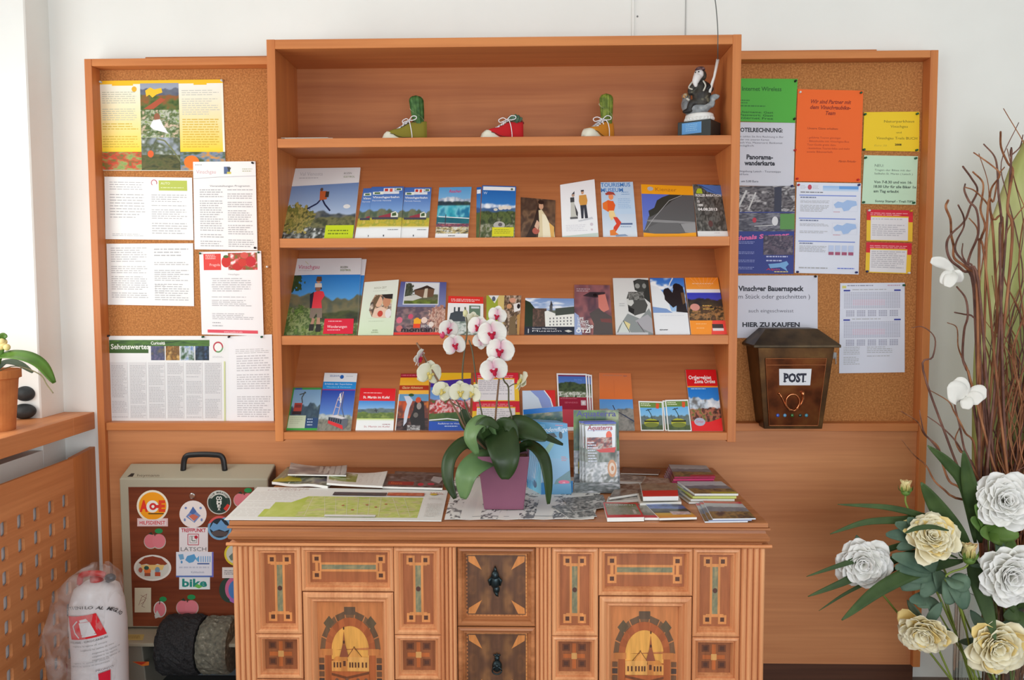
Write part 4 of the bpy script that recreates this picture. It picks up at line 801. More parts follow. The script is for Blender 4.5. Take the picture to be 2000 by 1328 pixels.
# push pins
def pin(px, py, col, label, d=.0265):
    p = U(px, py, y=-d-.003); m = MB(); k = .0036
    pr = [(0,-.0035),(k*.8,-.0033),(k,-.002),(k*.75,.0),(k*.5,.003),(k*.5,.005),(k*1.0,.006),(k*.9,.0075),(0,.008)]
    n = 12; vs = []; fs = []
    for r_, z_ in pr:
        for j in range(n): a = 2*math.pi*j/n; vs.append((p.x+r_*math.cos(a), p.y+.0035-z_, p.z+r_*math.sin(a)))
    for i in range(len(pr)-1):
        for j in range(n): fs.append((i*n+j, (i+1)*n+j, (i+1)*n+(j+1)%n, i*n+(j+1)%n))
    m.add(vs, fs)
    return tag(m.build('push_pin', PINM[col], smooth=True), label, 'push pin', 'push pins in the cork boards')
PINM = {k: newmat('pin_'+k, c, .3) for k, c in dict(black=(26,26,34), green=(24,92,62), white=(232,232,228), red=(196,36,40), navy=(36,46,110), yellow=(216,176,50), clear=(206,210,206)).items()}
for px, py, c, l in ((196,160,'clear','clear push pin at the upper left corner of the yellow bordered poster'),(433,157,'clear','clear push pin at the upper right corner of the yellow bordered poster'),
 (493,318,'black','black push pin at the upper right corner of the tall events notice'),(498,484,'black','black push pin at the lower right corner of the tall events notice'),(391,495,'green','green push pin at the upper left of the strawberry notice'),(505,493,'green','green push pin at the upper right of the strawberry notice'),
 (522,521,'white','white push pin alone in the cork right of the strawberry notice'),(211,656,'black','black push pin at the upper left of the green headed wide poster'),(396,658,'green','green push pin at the lower left of the strawberry notice'),(447,658,'black','black push pin where the wide poster meets the plain text sheet'),(511,658,'green','green push pin at the lower right of the strawberry notice'),
 (1554,158,'black','black push pin at the upper right of the green internet notice'),(1552,232,'black','black push pin at the lower right of the green internet notice'),(1553,293,'red','red push pin at the right edge of the white price notice'),(1557,349,'red','dark red push pin at the lower left of the orange notice'),(1547,363,'navy','navy push pin at the lower right of the white price notice'),(1560,361,'red','red push pin at the upper left of the weather sheet'),
 (1563,180,'white','white push pin at the upper left of the orange notice'),(1682,181,'green','green push pin at the upper right of the orange notice'),(1676,351,'red','red push pin at the lower right of the orange notice'),(1678,361,'navy','navy push pin at the upper right of the weather sheet'),(1558,531,'navy','navy push pin at the lower left of the weather sheet'),(1673,532,'navy','navy push pin at the lower right of the weather sheet'),(1593,540,'black','black push pin at the upper right of the bacon notice'),
 (1690,223,'green','dark green push pin at the upper left of the yellow notice'),(1792,222,'green','dark green push pin at the upper right of the yellow notice'),(1688,292,'green','dark green push pin at the lower left of the yellow notice'),(1791,293,'green','dark green push pin at the lower right of the yellow notice'),
 (1691,308,'green','green push pin at the upper left of the pale green notice'),(1789,309,'green','green push pin at the upper right of the pale green notice'),(1687,395,'green','green push pin at the lower left of the pale green notice'),(1785,396,'green','green push pin at the lower right of the pale green notice'),
 (1698,411,'white','white push pin at the upper left of the upper framed card'),(1780,412,'yellow','yellow push pin at the upper right of the upper framed card'),(1694,530,'navy','navy push pin at the lower left of the lower framed card'),(1776,533,'white','white push pin at the lower right of the lower framed card'),(1766,557,'green','green push pin at the upper right of the timetable sheet')):
    pin(px, py, c, l)

# ================================================================= copper post box
M_cop = noisemat('aged_copper', [(.3,(58,31,18)),(.5,(106,56,30)),(.72,(130,80,42))], 14, .32, 4, bump=.06, metal=.85)
M_copD = noisemat('dark_patina', [(.3,(58,48,38)),(.6,(92,76,56)),(.75,(110,84,58))], 16, .45, 4, bump=.06, metal=.6)
M_copM = noisemat('brown_copper', [(.3,(62,44,30)),(.6,(100,70,42)),(.75,(122,92,54))], 14, .38, 4, bump=.06, metal=.8)
M_copB = newmat('bright_copper_edge', (214,140,96), .22, metal=1)
pb = U(1548, 838, y=-.09); pbx = empty('post_box', (pb.x, -.06, pb.z)); tag(pbx, 'aged copper post box with hipped lid, white POST sign and raised horn', 'post box')
yf0, yf1, yb = -.152, -.118, -.0215
F = [U(1480, 682, y=yf0), U(1630, 675, y=yf0), U(1606, 836, y=yf1), U(1492, 839, y=yf1)]      # tl tr br bl
zt = (F[0].z+F[1].z)/2; zb_ = (F[2].z+F[3].z)/2
F[0].z = F[1].z = zt; F[2].z = F[3].z = zb_
Bk = [Vector((F[0].x-.003, yb, zt)), Vector((F[1].x+.003, yb, zt)), Vector((F[2].x+.0, yb, zb_)), Vector((F[3].x-.0, yb, zb_))]
MB().hexa([F[3], F[2], Bk[2], Bk[3]], [F[0], F[1], Bk[1], Bk[0]])  .build('box_body', M_copM, pbx, bevel=.002)
def fp(u, v, o=0):
    p = (F[0]*(1-u)+F[1]*u)*(1-v)+(F[3]*(1-u)+F[2]*u)*v
    return p+Vector((0,-1,-.2)).normalized()*o
lo, hi = .012, .0
L = [Vector((F[0].x-.016, yf0-.014, zt)), Vector((F[1].x+.016, yf0-.014, zt)), Vector((F[1].x+.016, yb, zt)), Vector((F[0].x-.016, yb, zt))]
L2 = [p+Vector((0,0,.008)) for p in L]
za = zt+.056
Tt = [Vector((F[0].x+.038, -.10, za)), Vector((F[1].x-.036, -.10, za)), Vector((F[1].x-.036, yb, za)), Vector((F[0].x+.038, yb, za))]
m = MB(); m.add(L+L2+Tt, [(3,2,1,0),(0,1,5,4),(1,2,6,5),(2,3,7,6),(3,0,4,7),(4,5,9,8),(5,6,10,9),(6,7,11,10),(7,4,8,11),(8,9,10,11)])
m.build('lid', M_copD, pbx, bevel=.0015)
m = MB(); m.add([fp(u, v, o) for o in (.0, .0035) for u, v in ((.09,.13),(.91,.13),(.91,.955),(.09,.955))], [(4,5,6,7),(0,4,5,1),(1,5,6,2),(2,6,7,3),(3,7,4,0)])
m.build('front_door', M_cop, pbx)
ln = lambda a, b, r_=.0012: MB().tube([fp(*a, .004), fp(*b, .004)], r_, 8)
m = MB()
for a, b in (((.09,.13),(.91,.13)),((.91,.13),(.91,.955)),((.91,.955),(.09,.955)),((.09,.955),(.09,.13)),((.09,.21),(.91,.21))): m.tube([fp(*a,.004), fp(*b,.004)], .0014, 8)
m.build('door_beading', M_copB, pbx)
A = Art(70, 26, (226,228,234)); A.text('POST', 35, 20.5, 13, (44,46,62), 'c', 50, .05)
for x in (13.2, 50, 54.6): pass
for (x0, x1, y_) in ((8.6,16.2,20.5),(8.8,13,7.7),(51.2,60,20.5)): A.rect(x0, y_-1.2, x1, y_, (44,46,62), sep=False)
c = [fp(.27,.255,.0042), fp(.72,.255,.0042), fp(.72,.475-.02,.0042), fp(.27,.475-.02,.0042)]
A.build('name_plate', c, M_print, .0005, parent=pbx)
hp = []
for i in range(40):
    t = i/39; a = math.radians(150-420*t if False else 200-400*t)
m = MB()
cu, cv, ru, rv = .47, .66, .105, .105
ring = [fp(cu+ru*math.cos(a), cv-rv*math.sin(a)*.93, .006) for a in [math.radians(-60+i*12) for i in range(29)]]
m.tube([fp(.27,.555,.006), fp(.30,.60,.006), fp(.36,.70,.006), fp(.42,.76,.006), fp(.50,.765,.006), fp(.56,.735,.006)], .0024, 8)
m.tube(ring, .0028, 8)
m.tube([fp(.56,.735,.006), fp(.605,.68,.006), fp(.63,.62,.006), fp(.625,.57,.006), fp(.61,.535,.006)], [.0024,.003,.0036,.0046,.0068], 8)
m.tube([fp(.25,.553,.006), fp(.27,.555,.006)], .004, 8)
m.build('horn_emblem', M_copB, pbx, smooth=True)
for u, c in ((.235,(50,90,190)),(.35,(90,150,190)),(.47,(50,100,40)),(.60,(26,56,46)),(.70,(60,130,150))):
    MB().ball(fp(u+.0, .825, .005), (.0055,.003,.0055), 12, 8).build('glass_bead', newmat('glass_bead_colour', c, .12, spec=.8), pbx, smooth=True)
a = U(1631, 700, y=-.026); m = MB()
m.box(a.x-.006, a.x+.006, -.026, -.0205, a.z-.002, a.z+.02, .002).tube([(a.x+.0, -.027, a.z+.004), (a.x, -.034, a.z-.006), (a.x, -.036, a.z-.016), (a.x, -.030, a.z-.018)], .0016, 8)
tag(m.build('wall_hook', newmat('clear_plastic', (206,206,206), .2, trans=.5), smooth=False), 'small clear adhesive hook between the post box and the timetable', 'hook')
# ================================================================= carved cabinet
ZT = .731; YF = -.668; CXL, CXR = -.783, .599
cb = empty('carved_cabinet', ((CXL+CXR)/2, -.36, 0)); tag(cb, 'larch cabinet with fluted pilasters, inlaid panels and two drawers', 'cabinet')
KX = lambda px: U(px, 1150, y=YF).x
KZ = lambda py: U(970, py, y=YF).z
T = lambda x, z, o: (x, YF-o, z)
zc0 = KZ(1059)                       # underside of the cornice
x0, x1 = KX(457), KX(1494)
MB().box(x0, x1, YF+.034, -.062, .05, zc0-.001).build('carcass', M_pine, cb)
MB().box(CXL+.004, CXR-.004, -.690, -.060, ZT-.012, ZT, .0015).build('top_board', M_pineX, cb)
# cornice: a moulded profile carried round three sides
prof = [(.0, ZT-.0125), (.0, ZT-.017), (-.010, ZT-.021), (-.0085, ZT-.028), (.000, ZT-.038), (-.002, ZT-.046), (-.012, ZT-.052), (-.016, ZT-.056), (-.016, zc0+.001)]
m = MB(); vs = []; fs = []
for o, z in prof: vs += [(CXL-o, -.062, z), (CXL-o, -.694-o, z), (CXR+o, -.694-o, z), (CXR+o, -.062, z)]
for i in range(len(prof)-1):
    for j in range(3): fs.append((i*4+j, i*4+j+1, i*4+5+j, i*4+4+j))
k = len(prof)-1; fs += [(0,3,2,1), (k*4, k*4+1, k*4+2, k*4+3)]
m.add(vs, fs); m.build('cornice', M_pineX, cb)
MB().tube([(x0-.012, YF-.012, zc0-.004), (x1+.012, YF-.012, zc0-.004)], .0048, 10).box(x0-.006, x1+.006, YF-.012, YF+.034, zc0-.009, zc0-.0005).build('bead_moulding', M_pineL, cb)
ztop = zc0-.0095
def pilaster(a, b, n):
    m = MB(); xa, xb = KX(a), KX(b); wd = (xb-xa)/n
    m.box(xa, xb, YF-.001, YF+.0335, .052, ztop)
    for i in range(n):
        c = xa+wd*(i+.5); vs = []; fs = []
        for z in (.054, ztop-.001):
            for j in range(9): t = math.pi*j/8; vs.append((c-wd*.47*math.cos(t), YF-.001-.009*math.sin(t), z))
        for j in range(8): fs.append((j, j+1, 10+j, 9+j))
        fs += [tuple(range(8, -1, -1)), tuple(range(9, 18))]; m.add(vs, fs)
    return m.build('fluted_pilaster', M_pine, cb)
for a, b, n in ((457,498,4),(861,892,4),(1046,1077,4),(1446,1493,4)): pilaster(a, b, n)
FR = [(0,-.033),(0,.002),(.003,.005),(.008,.006),(.012,.002),(.0135,-.002),(.0165,.0),(.0185,-.004),(.0215,-.013),(.0215,-.0165)]
def frame(nm, a, b, c, d, w=.0215, mat=M_pine, par=None, drop=0):
    s_ = w/.0215; pr = [(q*s_, o-(drop if i > 0 else 0)) for i, (q, o) in enumerate(FR)]
    rc = (KX(a), KX(b), KZ(d) if d < 1400 else .09, KZ(c))
    return MB().ring(rc, pr, T).build(nm, mat, par or cb), rc, s_*.0215
LT, DKW, MID, GRN = (222,148,88), (92,58,44), (168,100,62), (150,140,106)
def panel(nm, rc, w, art, par=None, dep=-.0145):
    xa, xb, za, zb = rc[0]+w-.001, rc[1]-w+.001, rc[2]+w-.001, rc[3]-w+.001; y = YF-dep
    return art.build(nm, [Vector((xa,y,zb)), Vector((xb,y,zb)), Vector((xb,y,za)), Vector((xa,y,za))], M_inlay, .006, parent=par or cb, edge=MID)
def sq(A, x, y, s=18):
    A.rect(x-s/2, y-s/2, x+s/2, y+s/2, LT); A.rect(x-s/4.2, y-s/4.2, x+s/4.2, y+s/4.2, DKW)
def tallart():
    A = Art(66, 144, MID)
    A.rect(22, 24, 44, 120, LT); A.rect(27, 24, 39, 120, GRN); A.photo(27, 24, 39, 120, mottle([(150,140,106),(120,124,100),(166,150,110)], 6, 3), 3)
    A.rect(14, 19, 52, 25, LT); A.rect(14, 119, 52, 125, LT)
    for x in (17, 49):
        for y in (14, 130): sq(A, x, y)
    A.ell(33, 72, 5, 5, (88,58,50)); return A
def wideart():
    A = Art(158, 68, MID)
    A.rect(20, 24, 138, 44, LT); A.photo(24, 29, 134, 39, mottle([(150,140,106),(120,124,100),(166,150,110)], 6, 4), 4)
    for x in (14, 144):
        A.rect(x-3, 14, x+3, 54, LT)
        for y in (16, 52): sq(A, x, y)
    return A
def smallart():
    A = Art(68, 62, (150,90,56))
    for x in (16, 50):
        for y in (14, 46): A.rect(x-8, y-7, x+8, y+7, (112,66,44)); A.rect(x-4.5, y-4, x+4.5, y+4, (86,54,42))
    A.rect(10, 27, 56, 35, (186,102,54)); A.rect(29, 6, 37, 56, (186,102,54)); A.rect(27.5, 25, 39, 37, (214,160,96)); return A
def doorart(flip):
    X = (lambda x: 130-x) if flip else (lambda x: x)
    A = Art(130, 220, (206,130,78))
    def P(pts, c): A.poly([(X(x), y) for x, y in pts], c)
    def R(x0, y0, x1, y1, c): A.rect(min(X(x0),X(x1)), y0, max(X(x0),X(x1)), y1, c)
    # outer voussoirs, inner arch, sky
    for i in range(9):
        a = math.radians(180+20*i+1); b = math.radians(180+20*(i+1)-1); r1 = 64 if i % 2 == 0 and i in (2, 6) else 60; 
        A.poly([(65+60*math.cos(a), 74+60*math.sin(a)), (65+60*math.cos(b), 74+60*math.sin(b)), (65+50*math.cos(b), 74+50*math.sin(b)), (65+50*math.cos(a), 74+50*math.sin(a))], (112,84,62) if i % 2 else (126,92,66))
    for a in (225, 315): 
        c_, s_ = math.cos(math.radians(a)), math.sin(math.radians(a)); A.poly([(65+c_*52-s_*8, 74+s_*52+c_*8), (65+c_*66-s_*8, 74+s_*66+c_*8), (65+c_*66+s_*8, 74+s_*66-c_*8), (65+c_*52+s_*8, 74+s_*52-c_*8)], (104,86,64))
    A.rect(54, 8, 76, 20, (104,82,64))
    for i in range(12):
        a = math.radians(180+15*i); b = math.radians(195+15*i)
        A.poly([(65+50*math.cos(a), 74+50*math.sin(a)), (65+50*math.cos(b), 74+50*math.sin(b)), (65+37*math.cos(b), 74+37*math.sin(b)), (65+37*math.cos(a), 74+37*math.sin(a))], (170,92,54) if i % 2 else (182,100,58))
    A.rect(15, 74, 115, 220, (176,96,54)); A.ell(65, 74, 37, 37, (232,168,84), a0=180, a1=361, n=24); A.rect(28, 73.5, 102, 88, (232,168,84))
    A.rect(8, 72, 30, 82, (204,128,72)); A.rect(100, 72, 122, 82, (204,128,72))
    for i in range(13): A.rect(3, 86+i*10.4, 13, 94+i*10.4, (84,66,58) if i % 2 else (120,84,60)); A.rect(117, 86+i*10.4, 127, 94+i*10.4, (84,66,58) if i % 2 else (120,84,60))
    # town view
    P([(28,92),(36,84),(58,82),(58,110),(28,104)], (216,140,70)); R(28,90,60,106,(226,156,84)); P([(60,84),(72,70),(84,84)], (226,158,84)); A.line([(X(60),84),(X(74),68)], 1, (110,64,40)); A.line([(X(88),84),(X(72),68)], 1, (110,64,40)); R(60,84,102,106,(228,166,92))
    P([(44,84),(50,66),(56,66),(62,84)], (150,84,58)); P([(50,66),(53,44),(56,66)], (156,92,56)); R(47,84,59,108,(206,132,70)); A.ell(X(53), 40, 1.4, 2.4, (70,44,34)); A.ell(X(53), 61, 1.8, 2.6, (80,48,36)); R(51,90,56,98,(100,60,44))
    for x in (32,38,44,63,68,74,80,88,95): R(x, 92, x+3, 100, (96,58,42))
    R(28,106,102,150,(184,100,56)); P([(28,108),(58,114),(102,106),(102,110),(58,118),(28,112)], (120,70,44))
    for x in (34, 54, 76, 92): A.ell(X(x+4), 128, 6, 12, (120,84,66)); A.rect(min(X(x-2),X(x+10)), 128, max(X(x-2),X(x+10)), 142, (120,84,66))
    A.ell(65, 152, 40, 8, (236,178,100)); A.rect(28, 152, 102, 220, (232,168,90)); return A
def drawart():
    A = Art(125, 124, (104,68,46)); A.photo(0, 0, 125, 124, lambda X, Y: mottle([(84,56,42),(120,80,52),(96,64,46),(134,92,58)], 3, 5)(np.abs(X-.5), np.abs(Y-.5)), 3)
    A.rect(0, 0, 125, 3, (200,132,76)); A.rect(0, 121, 125, 124, (200,132,76)); A.rect(0, 0, 3, 124, (190,120,70)); A.rect(122, 0, 125, 124, (214,148,84))
    for i in range(16): A.rect(0, 4+i*7.4, 3, 7.6+i*7.4, (110,72,50), sep=False); A.rect(122, 4+i*7.4, 125, 6+i*7.4, (180,110,64), sep=False); A.rect(4+i*7.4, 121, 6+i*7.4, 124, (170,104,60), sep=False)
    A.lay += 1
    for sx in (1, -1):
        for sy in (1, -1): A.poly([(62.5-sx*58, 62-sy*57), (62.5-sx*44, 62-sy*57), (62.5-sx*30, 62-sy*30), (62.5-sx*57, 62-sy*46)][::(1 if sx*sy > 0 else -1)], (214,138,74))
    return A
for a, b in ((498,589),(770,861),(1078,1168),(1353,1445)):
    o, rc, wq = frame('panel_frame', a, b, 1069, 1240, .0215); panel('inlaid_panel', rc, wq, tallart())
    o, rc, wq = frame('panel_frame', a, b, 1241, 1328, .0185); panel('inlaid_panel', rc, wq, smallart())
    o, rc, wq = frame('panel_frame', a, b, 1330, 9999, .0215); panel('inlaid_panel', rc, wq, Art(66, 144, MID))
for k, (a, b) in enumerate(((590,769),(1169,1352))):
    o, rc, wq = frame('panel_frame', a, b, 1069, 1156 if k == 0 else 1161, .0185); panel('inlaid_panel', rc, wq, wideart())
    o, rc, wq = frame('door', a+2, b-1, 1158 if k == 0 else 1163, 9999, .032, M_pine); panel('arch_inlay', rc, wq, doorart(k == 1), par=o)
M_iron = newmat('dark_cast_metal', (44,56,60), .3, metal=.7)
def knob(par, px, py, top):
    c = Vector((KX(px), YF-.004, KZ(py))); m = MB()
    if top:      # a standing drop shaped pull with leaf ends
        m.ball((c.x, YF+.004, c.z), (.014,.010,.020), 14, 10).ball((c.x, YF+.002, c.z+.016), (.010,.009,.014), 12, 8).ball((c.x+.003, YF+.004, c.z-.022), (.009,.007,.012), 12, 8)
        m.tube([(c.x, YF+.004, c.z+.024), (c.x+.001, YF-.0, c.z+.034), (c.x, YF+.004, c.z+.040)], [.006,.004,.0008], 8)
        m.tube([(c.x+.002, YF+.004, c.z-.028), (c.x+.005, YF+.0, c.z-.036), (c.x+.008, YF+.004, c.z-.041)], [.006,.004,.0008], 8)
        for s_ in (-1, 1): m.tube([(c.x+s_*.008, YF, c.z+.012), (c.x+s_*.015, YF-.002, c.z+.004), (c.x+s_*.013, YF, c.z-.010)], [.003,.0045,.002], 8)
    else:
        m.ball((c.x, YF+.002, c.z-.006), (.013,.011,.016), 14, 10).ball((c.x, YF+.004, c.z+.014), (.007,.006,.008), 12, 8).ball((c.x, YF-.005, c.z-.002), (.006,.006,.006), 10, 8)
        for s_ in (-1, 1): m.tube([(c.x, YF+.004, c.z+.018), (c.x+s_*.006, YF+.002, c.z+.024), (c.x+s_*.010, YF+.004, c.z+.022)], [.003,.0028,.0008], 6)
        m.tube([(c.x, YF+.004, c.z+.018), (c.x, YF+.003, c.z+.028)], [.004,.001], 6)
        ring = [(c.x+.012*math.cos(t/16*6.283), YF-.007, c.z-.014+.010*math.sin(t/16*6.283)) for t in range(17)]; m.tube(ring, .002, 6)
    return m.build('drawer_knob', M_iron, par, smooth=True)
for k, (c, d) in enumerate(((1069,1222),(1224,1377))):
    o, rc, wq = frame('drawer', 894, 1045, c, d if k == 0 else 1377, .0215, M_pineX)
    panel('burl_inlay', rc, wq, drawart(), par=o, dep=-.0125); knob(o, 967 if k == 0 else 970, 1136 if k == 0 else 1297, k == 0)
o, rc, wq = frame('drawer', 894, 1045, 1379, 9999, .0215, M_pineX); panel('burl_inlay', rc, wq, drawart(), par=o, dep=-.0125)
MB().box(x0-.006, x1+.006, YF-.012, -.062, 0, .0495, .002).build('base_plinth', M_pineX, cb)

# ================================================================= things lying on the cabinet
GC = 'leaflets lying on the cabinet'
def flat(q, z, art, thk, label, name='leaflet', cat='leaflet', group=GC, mat=M_gloss, fn=None, edge=(235,233,228), dz=None):
    c = [U(x, y, z=z) for x, y in q]
    if dz:
        for p, d in zip(c, dz): p.z += d
    return tag(art.build(name, c, mat, thk, fn=fn, edge=edge), label, cat, group)
# town map: a large folded newspaper sheet
A = Art(420, 240, (232,232,228))
A.lines(6,40,118,225,22,(212,210,204),.3); A.lines(50,6,120,22,2,(196,170,160),.4,gap=0); A.text('LATSCH', 30, 30, 12, (206,190,190), w=70)
A.photo(130, 70, 372, 222, mottle([(196,206,116),(180,196,96),(212,212,140),(190,204,104),(206,196,150),(176,194,90)], 7, 3), 4); A.photo(60,170,132,222, mottle([(176,192,60),(190,200,80)], 3, 5), 4); A.poly([(60,222),(60,196),(130,70),(132,222)], (184,200,84)); A.photo(70,120,132,222, mottle([(184,198,90),(196,206,110)], 4, 2), 4)
for k in range(9): A.line([(140+k*24, 76), (150+k*24+(k*37%20), 216)], .8, (226,222,196))
for k in range(5): A.line([(134, 90+k*27), (368, 84+k*29)], .8, (222,216,190))
for x, y in ((214,140),(262,134),(282,150),(300,128),(238,172)): A.ell(x, y, 3, 4, (190,120,80))
A.photo(178, 36, 292, 62, mottle([(90,84,90),(70,62,66),(120,96,84)], 5, 3), 3); A.photo(294, 34, 372, 60, mottle([(214,120,70),(180,80,60),(226,180,140)], 5, 9), 3); A.ell(392,44,8,8,(216,190,60)); A.lines(384,30,416,60,3,(214,140,120),.4); A.lines(384,74,414,220,16,(214,212,206),.35); A.rect(190,208,290,222,(226,226,222))
flat([(503,951),(875,957),(862,1017),(438,1014)], ZT+.0034, A, .002, 'wide open town map in pale green and white at the cabinet front left', 'town_map', 'map', None, M_print)
z1 = ZT+.0008
A = Art(120, 60, (120,130,110)); A.photo(0,0,120,60, mottle([(96,110,60),(150,150,120),(60,66,60),(180,176,150),(90,84,96)], 4, 4), 3); A.poly([(0,50),(20,36),(50,40),(60,52),(0,60)], (170,160,40)); A.ell(30,46,10,4,(200,190,60))
flat([(562,911),(672,917),(640,948),(531,942)], ZT+.012, A, .008, 'green and yellow flyer at the rear left of the cabinet top', fn=lambda u, v: np.concatenate([u*0, u*0, .007*np.sin(u*4-.5)*(1-v)+.002*np.cos(u*9)], 1))
A = Art(110, 40, (190,186,180)); A.photo(0,0,110,40, mottle([(206,202,196),(150,140,136),(110,110,116),(200,190,170)], 3, 7), 3)
flat([(568,908),(678,913),(676,928),(562,926)], ZT+.026, A, .004, 'crumpled grey flyer propped on the green and yellow one', fn=lambda u, v: np.concatenate([u*0, u*0, .008*(1-2*u)**2*(1-v)], 1))
A = Art(116, 50, (226,224,218)); A.photo(4,6,60,40, mottle([(226,224,214),(150,160,90),(120,136,60),(206,206,180)], 3, 8), 3); A.lines(64,8,110,42,6,(206,200,192),.4)
flat([(640,922),(757,926),(747,949),(638,945)], ZT+.016, A, .006, 'white flyer with a soft rounded fold and a green picture', fn=lambda u, v: np.concatenate([u*0, u*0, .010*(1-2*u)**2*(1-v)+.003*(1-u)**2], 1))
A = Art(118, 44, (90,76,76)); A.photo(0,0,118,44, mottle([(70,60,60),(120,110,110),(48,42,44),(160,150,150)], 4, 9), 2.5); A.rect(8,26,60,38,(150,40,48)); A.text('Stern', 12, 36, 8, (214,120,60), it=.3); A.ell(74,34,6,5,(196,40,70)); A.ell(94,32,7,4,(190,50,80)); A.poly([(96,4),(118,8),(110,30),(92,20)], (180,176,176))
flat([(757,925),(868,929),(864,953),(747,950)], ZT+.012, A, .006, 'dark red and black magazine at the rear of the cabinet beside the orchid', 'magazine', 'magazine')
A = Art(104, 40, (70,70,70)); A.photo(0,0,104,40, mottle([(50,50,54),(150,150,150),(84,80,84)], 5, 3), 2.5); A.line([(4,36),(100,30)], 3, (226,226,226))
flat([(772,920),(876,924),(872,934),(768,932)], ZT+.003, A, .002, 'grey leaflet showing behind the dark red magazine')
# printed lace doily
def lace(X, Y):
    n = fbm(X, Y, 14, 3, 12); g = np.where(np.abs(n-.5) < .035, 1., 0.)+np.where(fbm(X, Y, 20, 7, 18) > .62, .7, 0.)
    e = np.clip((np.minimum(np.minimum(X, 1-X)*6, np.minimum(Y, 1-Y)*3)), 0, 1); m = np.where((Y > .45) | (X > .62) | (X < .16), 1., .15)
    return mixc((232,231,228), (84,84,88), np.clip(g*m, 0, 1))
A = Art(310, 170, (232,231,228)); A.photo(0, 0, 310, 170, lace, 2.2); A.lines(10,160,300,165,1,(150,150,154),.3,gap=0)
flat([(889,930),(1180,932),(1160,1013),(868,1014)], ZT+.0030, A, .0012, 'white doily with black lacy print under the orchid pot', 'doily', 'doily', None, M_print,
     fn=lambda u, v: np.concatenate([u*0, u*0, .0010*np.sin(u*26)*v], 1))
for q, l, s in (([(1098,973),(1178,966),(1186,990),(1120,1000)], 'grey scrolled printed napkin on the right edge of the doily', 4), ([(1076,988),(1150,986),(1166,1008),(1112,1012)], 'folded grey leaf printed napkin at the front right of the doily', 6)):
    A = Art(90, 60, (120,122,122)); A.photo(0,0,90,60, mottle([(70,74,76),(170,170,168),(96,100,100),(206,206,204)], 5, s), 2)
    flat(q, ZT+.0052+.0012*(s == 4), A, .0008, l, 'napkin', 'napkin', None, M_print)
# right hand group of leaflets
def bk(bg, cols, seed, band=None):
    A = Art(80, 60, bg); A.photo(3, 4, 77, 50, mottle(cols, 4, seed), 2.5)
    if band: A.rect(0, 50, 80, 60, band)
    return A
A = bk((214,34,48), [(120,130,110),(150,150,140),(90,110,70)], 3, (200,34,50)); A.text('REISEBUCH', 8, 13, 6, (206,214,214), w=60); A.rect(62,30,68,46,(190,186,176))
flat([(1178,981),(1243,982),(1258,1010),(1186,1011)], ZT+.012, A, .0105, 'red bordered booklet at the front, left of its red twin', 'booklet', 'booklet')
flat([(1241,984),(1272,984),(1287,1011),(1259,1011)], ZT+.008, bk((206,34,48), [(90,96,80),(150,140,130)], 5, (200,34,50)), .0065, 'red bordered booklet mostly hidden between its twin and the orange one', 'booklet', 'booklet')
A = Art(90, 60, (60,90,150)); A.photo(0,0,90,30, mottle([(60,90,170),(90,120,180),(50,56,80)], 4, 3), 2.5); A.photo(0,22,90,40, mottle([(30,36,44),(70,80,60)], 5, 4), 2.5); A.rect(0,40,90,60,(206,170,50),(226,140,40)); A.photo(40,34,86,48, mottle([(216,206,206),(180,150,150)], 5, 6), 2.5)
flat([(1259,983),(1331,985),(1361,1010),(1288,1012)], ZT+.010, A, .0055, 'blue and orange leaflet in the front middle of the right group')
A = Art(80, 60, (130,100,80)); A.photo(0,0,80,40, mottle([(130,90,70),(150,130,110),(96,76,60)], 4, 8), 2.5); A.rect(0,34,80,60,(214,40,36))
flat([(1251,944),(1322,943),(1325,969),(1256,970)], ZT+.030, A, .012, 'upper leaflet stack with a red band in the middle of the right group', 'leaflet_stack', 'leaflet stack')
flat([(1244,962),(1322,960),(1331,980),(1250,983)], ZT+.014, bk((220,216,206), [(150,140,120),(90,80,60),(200,190,170)], 9), .012, 'pale leaflets in the middle just behind the blue and orange leaflet', 'leaflet_stack', 'leaflet stack')
A = Art(90, 60, (130,110,90)); A.photo(0,0,90,60, mottle([(120,90,70),(150,140,130),(90,70,60)], 4, 11), 2.5)
flat([(1204,948),(1248,944),(1256,962),(1190,972)], ZT+.014, A, .006, 'brown leaflet with white edge just right of the tall brochure display')
flat([(1188,970),(1252,964),(1254,976),(1184,981)], ZT+.006, bk((220,218,214), [(110,84,70),(200,196,190),(80,70,66)], 12), .005, 'brown and white leaflet directly behind the red bordered booklet')
flat([(1209,926),(1262,930),(1256,942),(1210,940)], ZT+.012, bk((180,176,170), [(150,150,150),(100,96,96),(190,186,180)], 2), .008, 'grey leaflets just behind the brown leaflet by the brochure display')
flat([(1262,932),(1306,934),(1312,948),(1250,948)], ZT+.016, bk((150,130,116), [(130,110,96),(176,160,150),(110,80,70)], 13), .006, 'brown leaflet at the back of the right group')
flat([(1216,912),(1290,916),(1286,926),(1212,924)], ZT+.006, bk((120,80,60), [(110,70,60),(140,96,84)], 14), .003, 'dark brown flyer at the rear edge behind the grey leaflets')
def stack(q, z0, n, t, art, lab, ex=(0,0), edges=None, name='leaflet'):
    """pile of n booklets, each one an object, the lower ones slipped to the left"""
    for k in range(n):
        e = edges[k % len(edges)] if edges else (235,233,228)
        qq = [(x-ex[0]*(n-1-k), y+ex[1]*(n-1-k)) for x, y in q]
        c = [U(x, y, z=z0+n*t) for x, y in q]; 
        for p in c: p.x -= ex[0]*(n-1-k); p.y -= ex[1]*(n-1-k); p.z = z0+(k+1)*t
        o = art(k).build('booklet', c, M_gloss, t*.9, edge=e); tag(o, lab[0] if k == n-1 else lab[1] % ('second from the top', 'third from the top', 'fourth from the top', 'fifth from the top', 'sixth from the top')[n-2-k], 'booklet', lab[2])
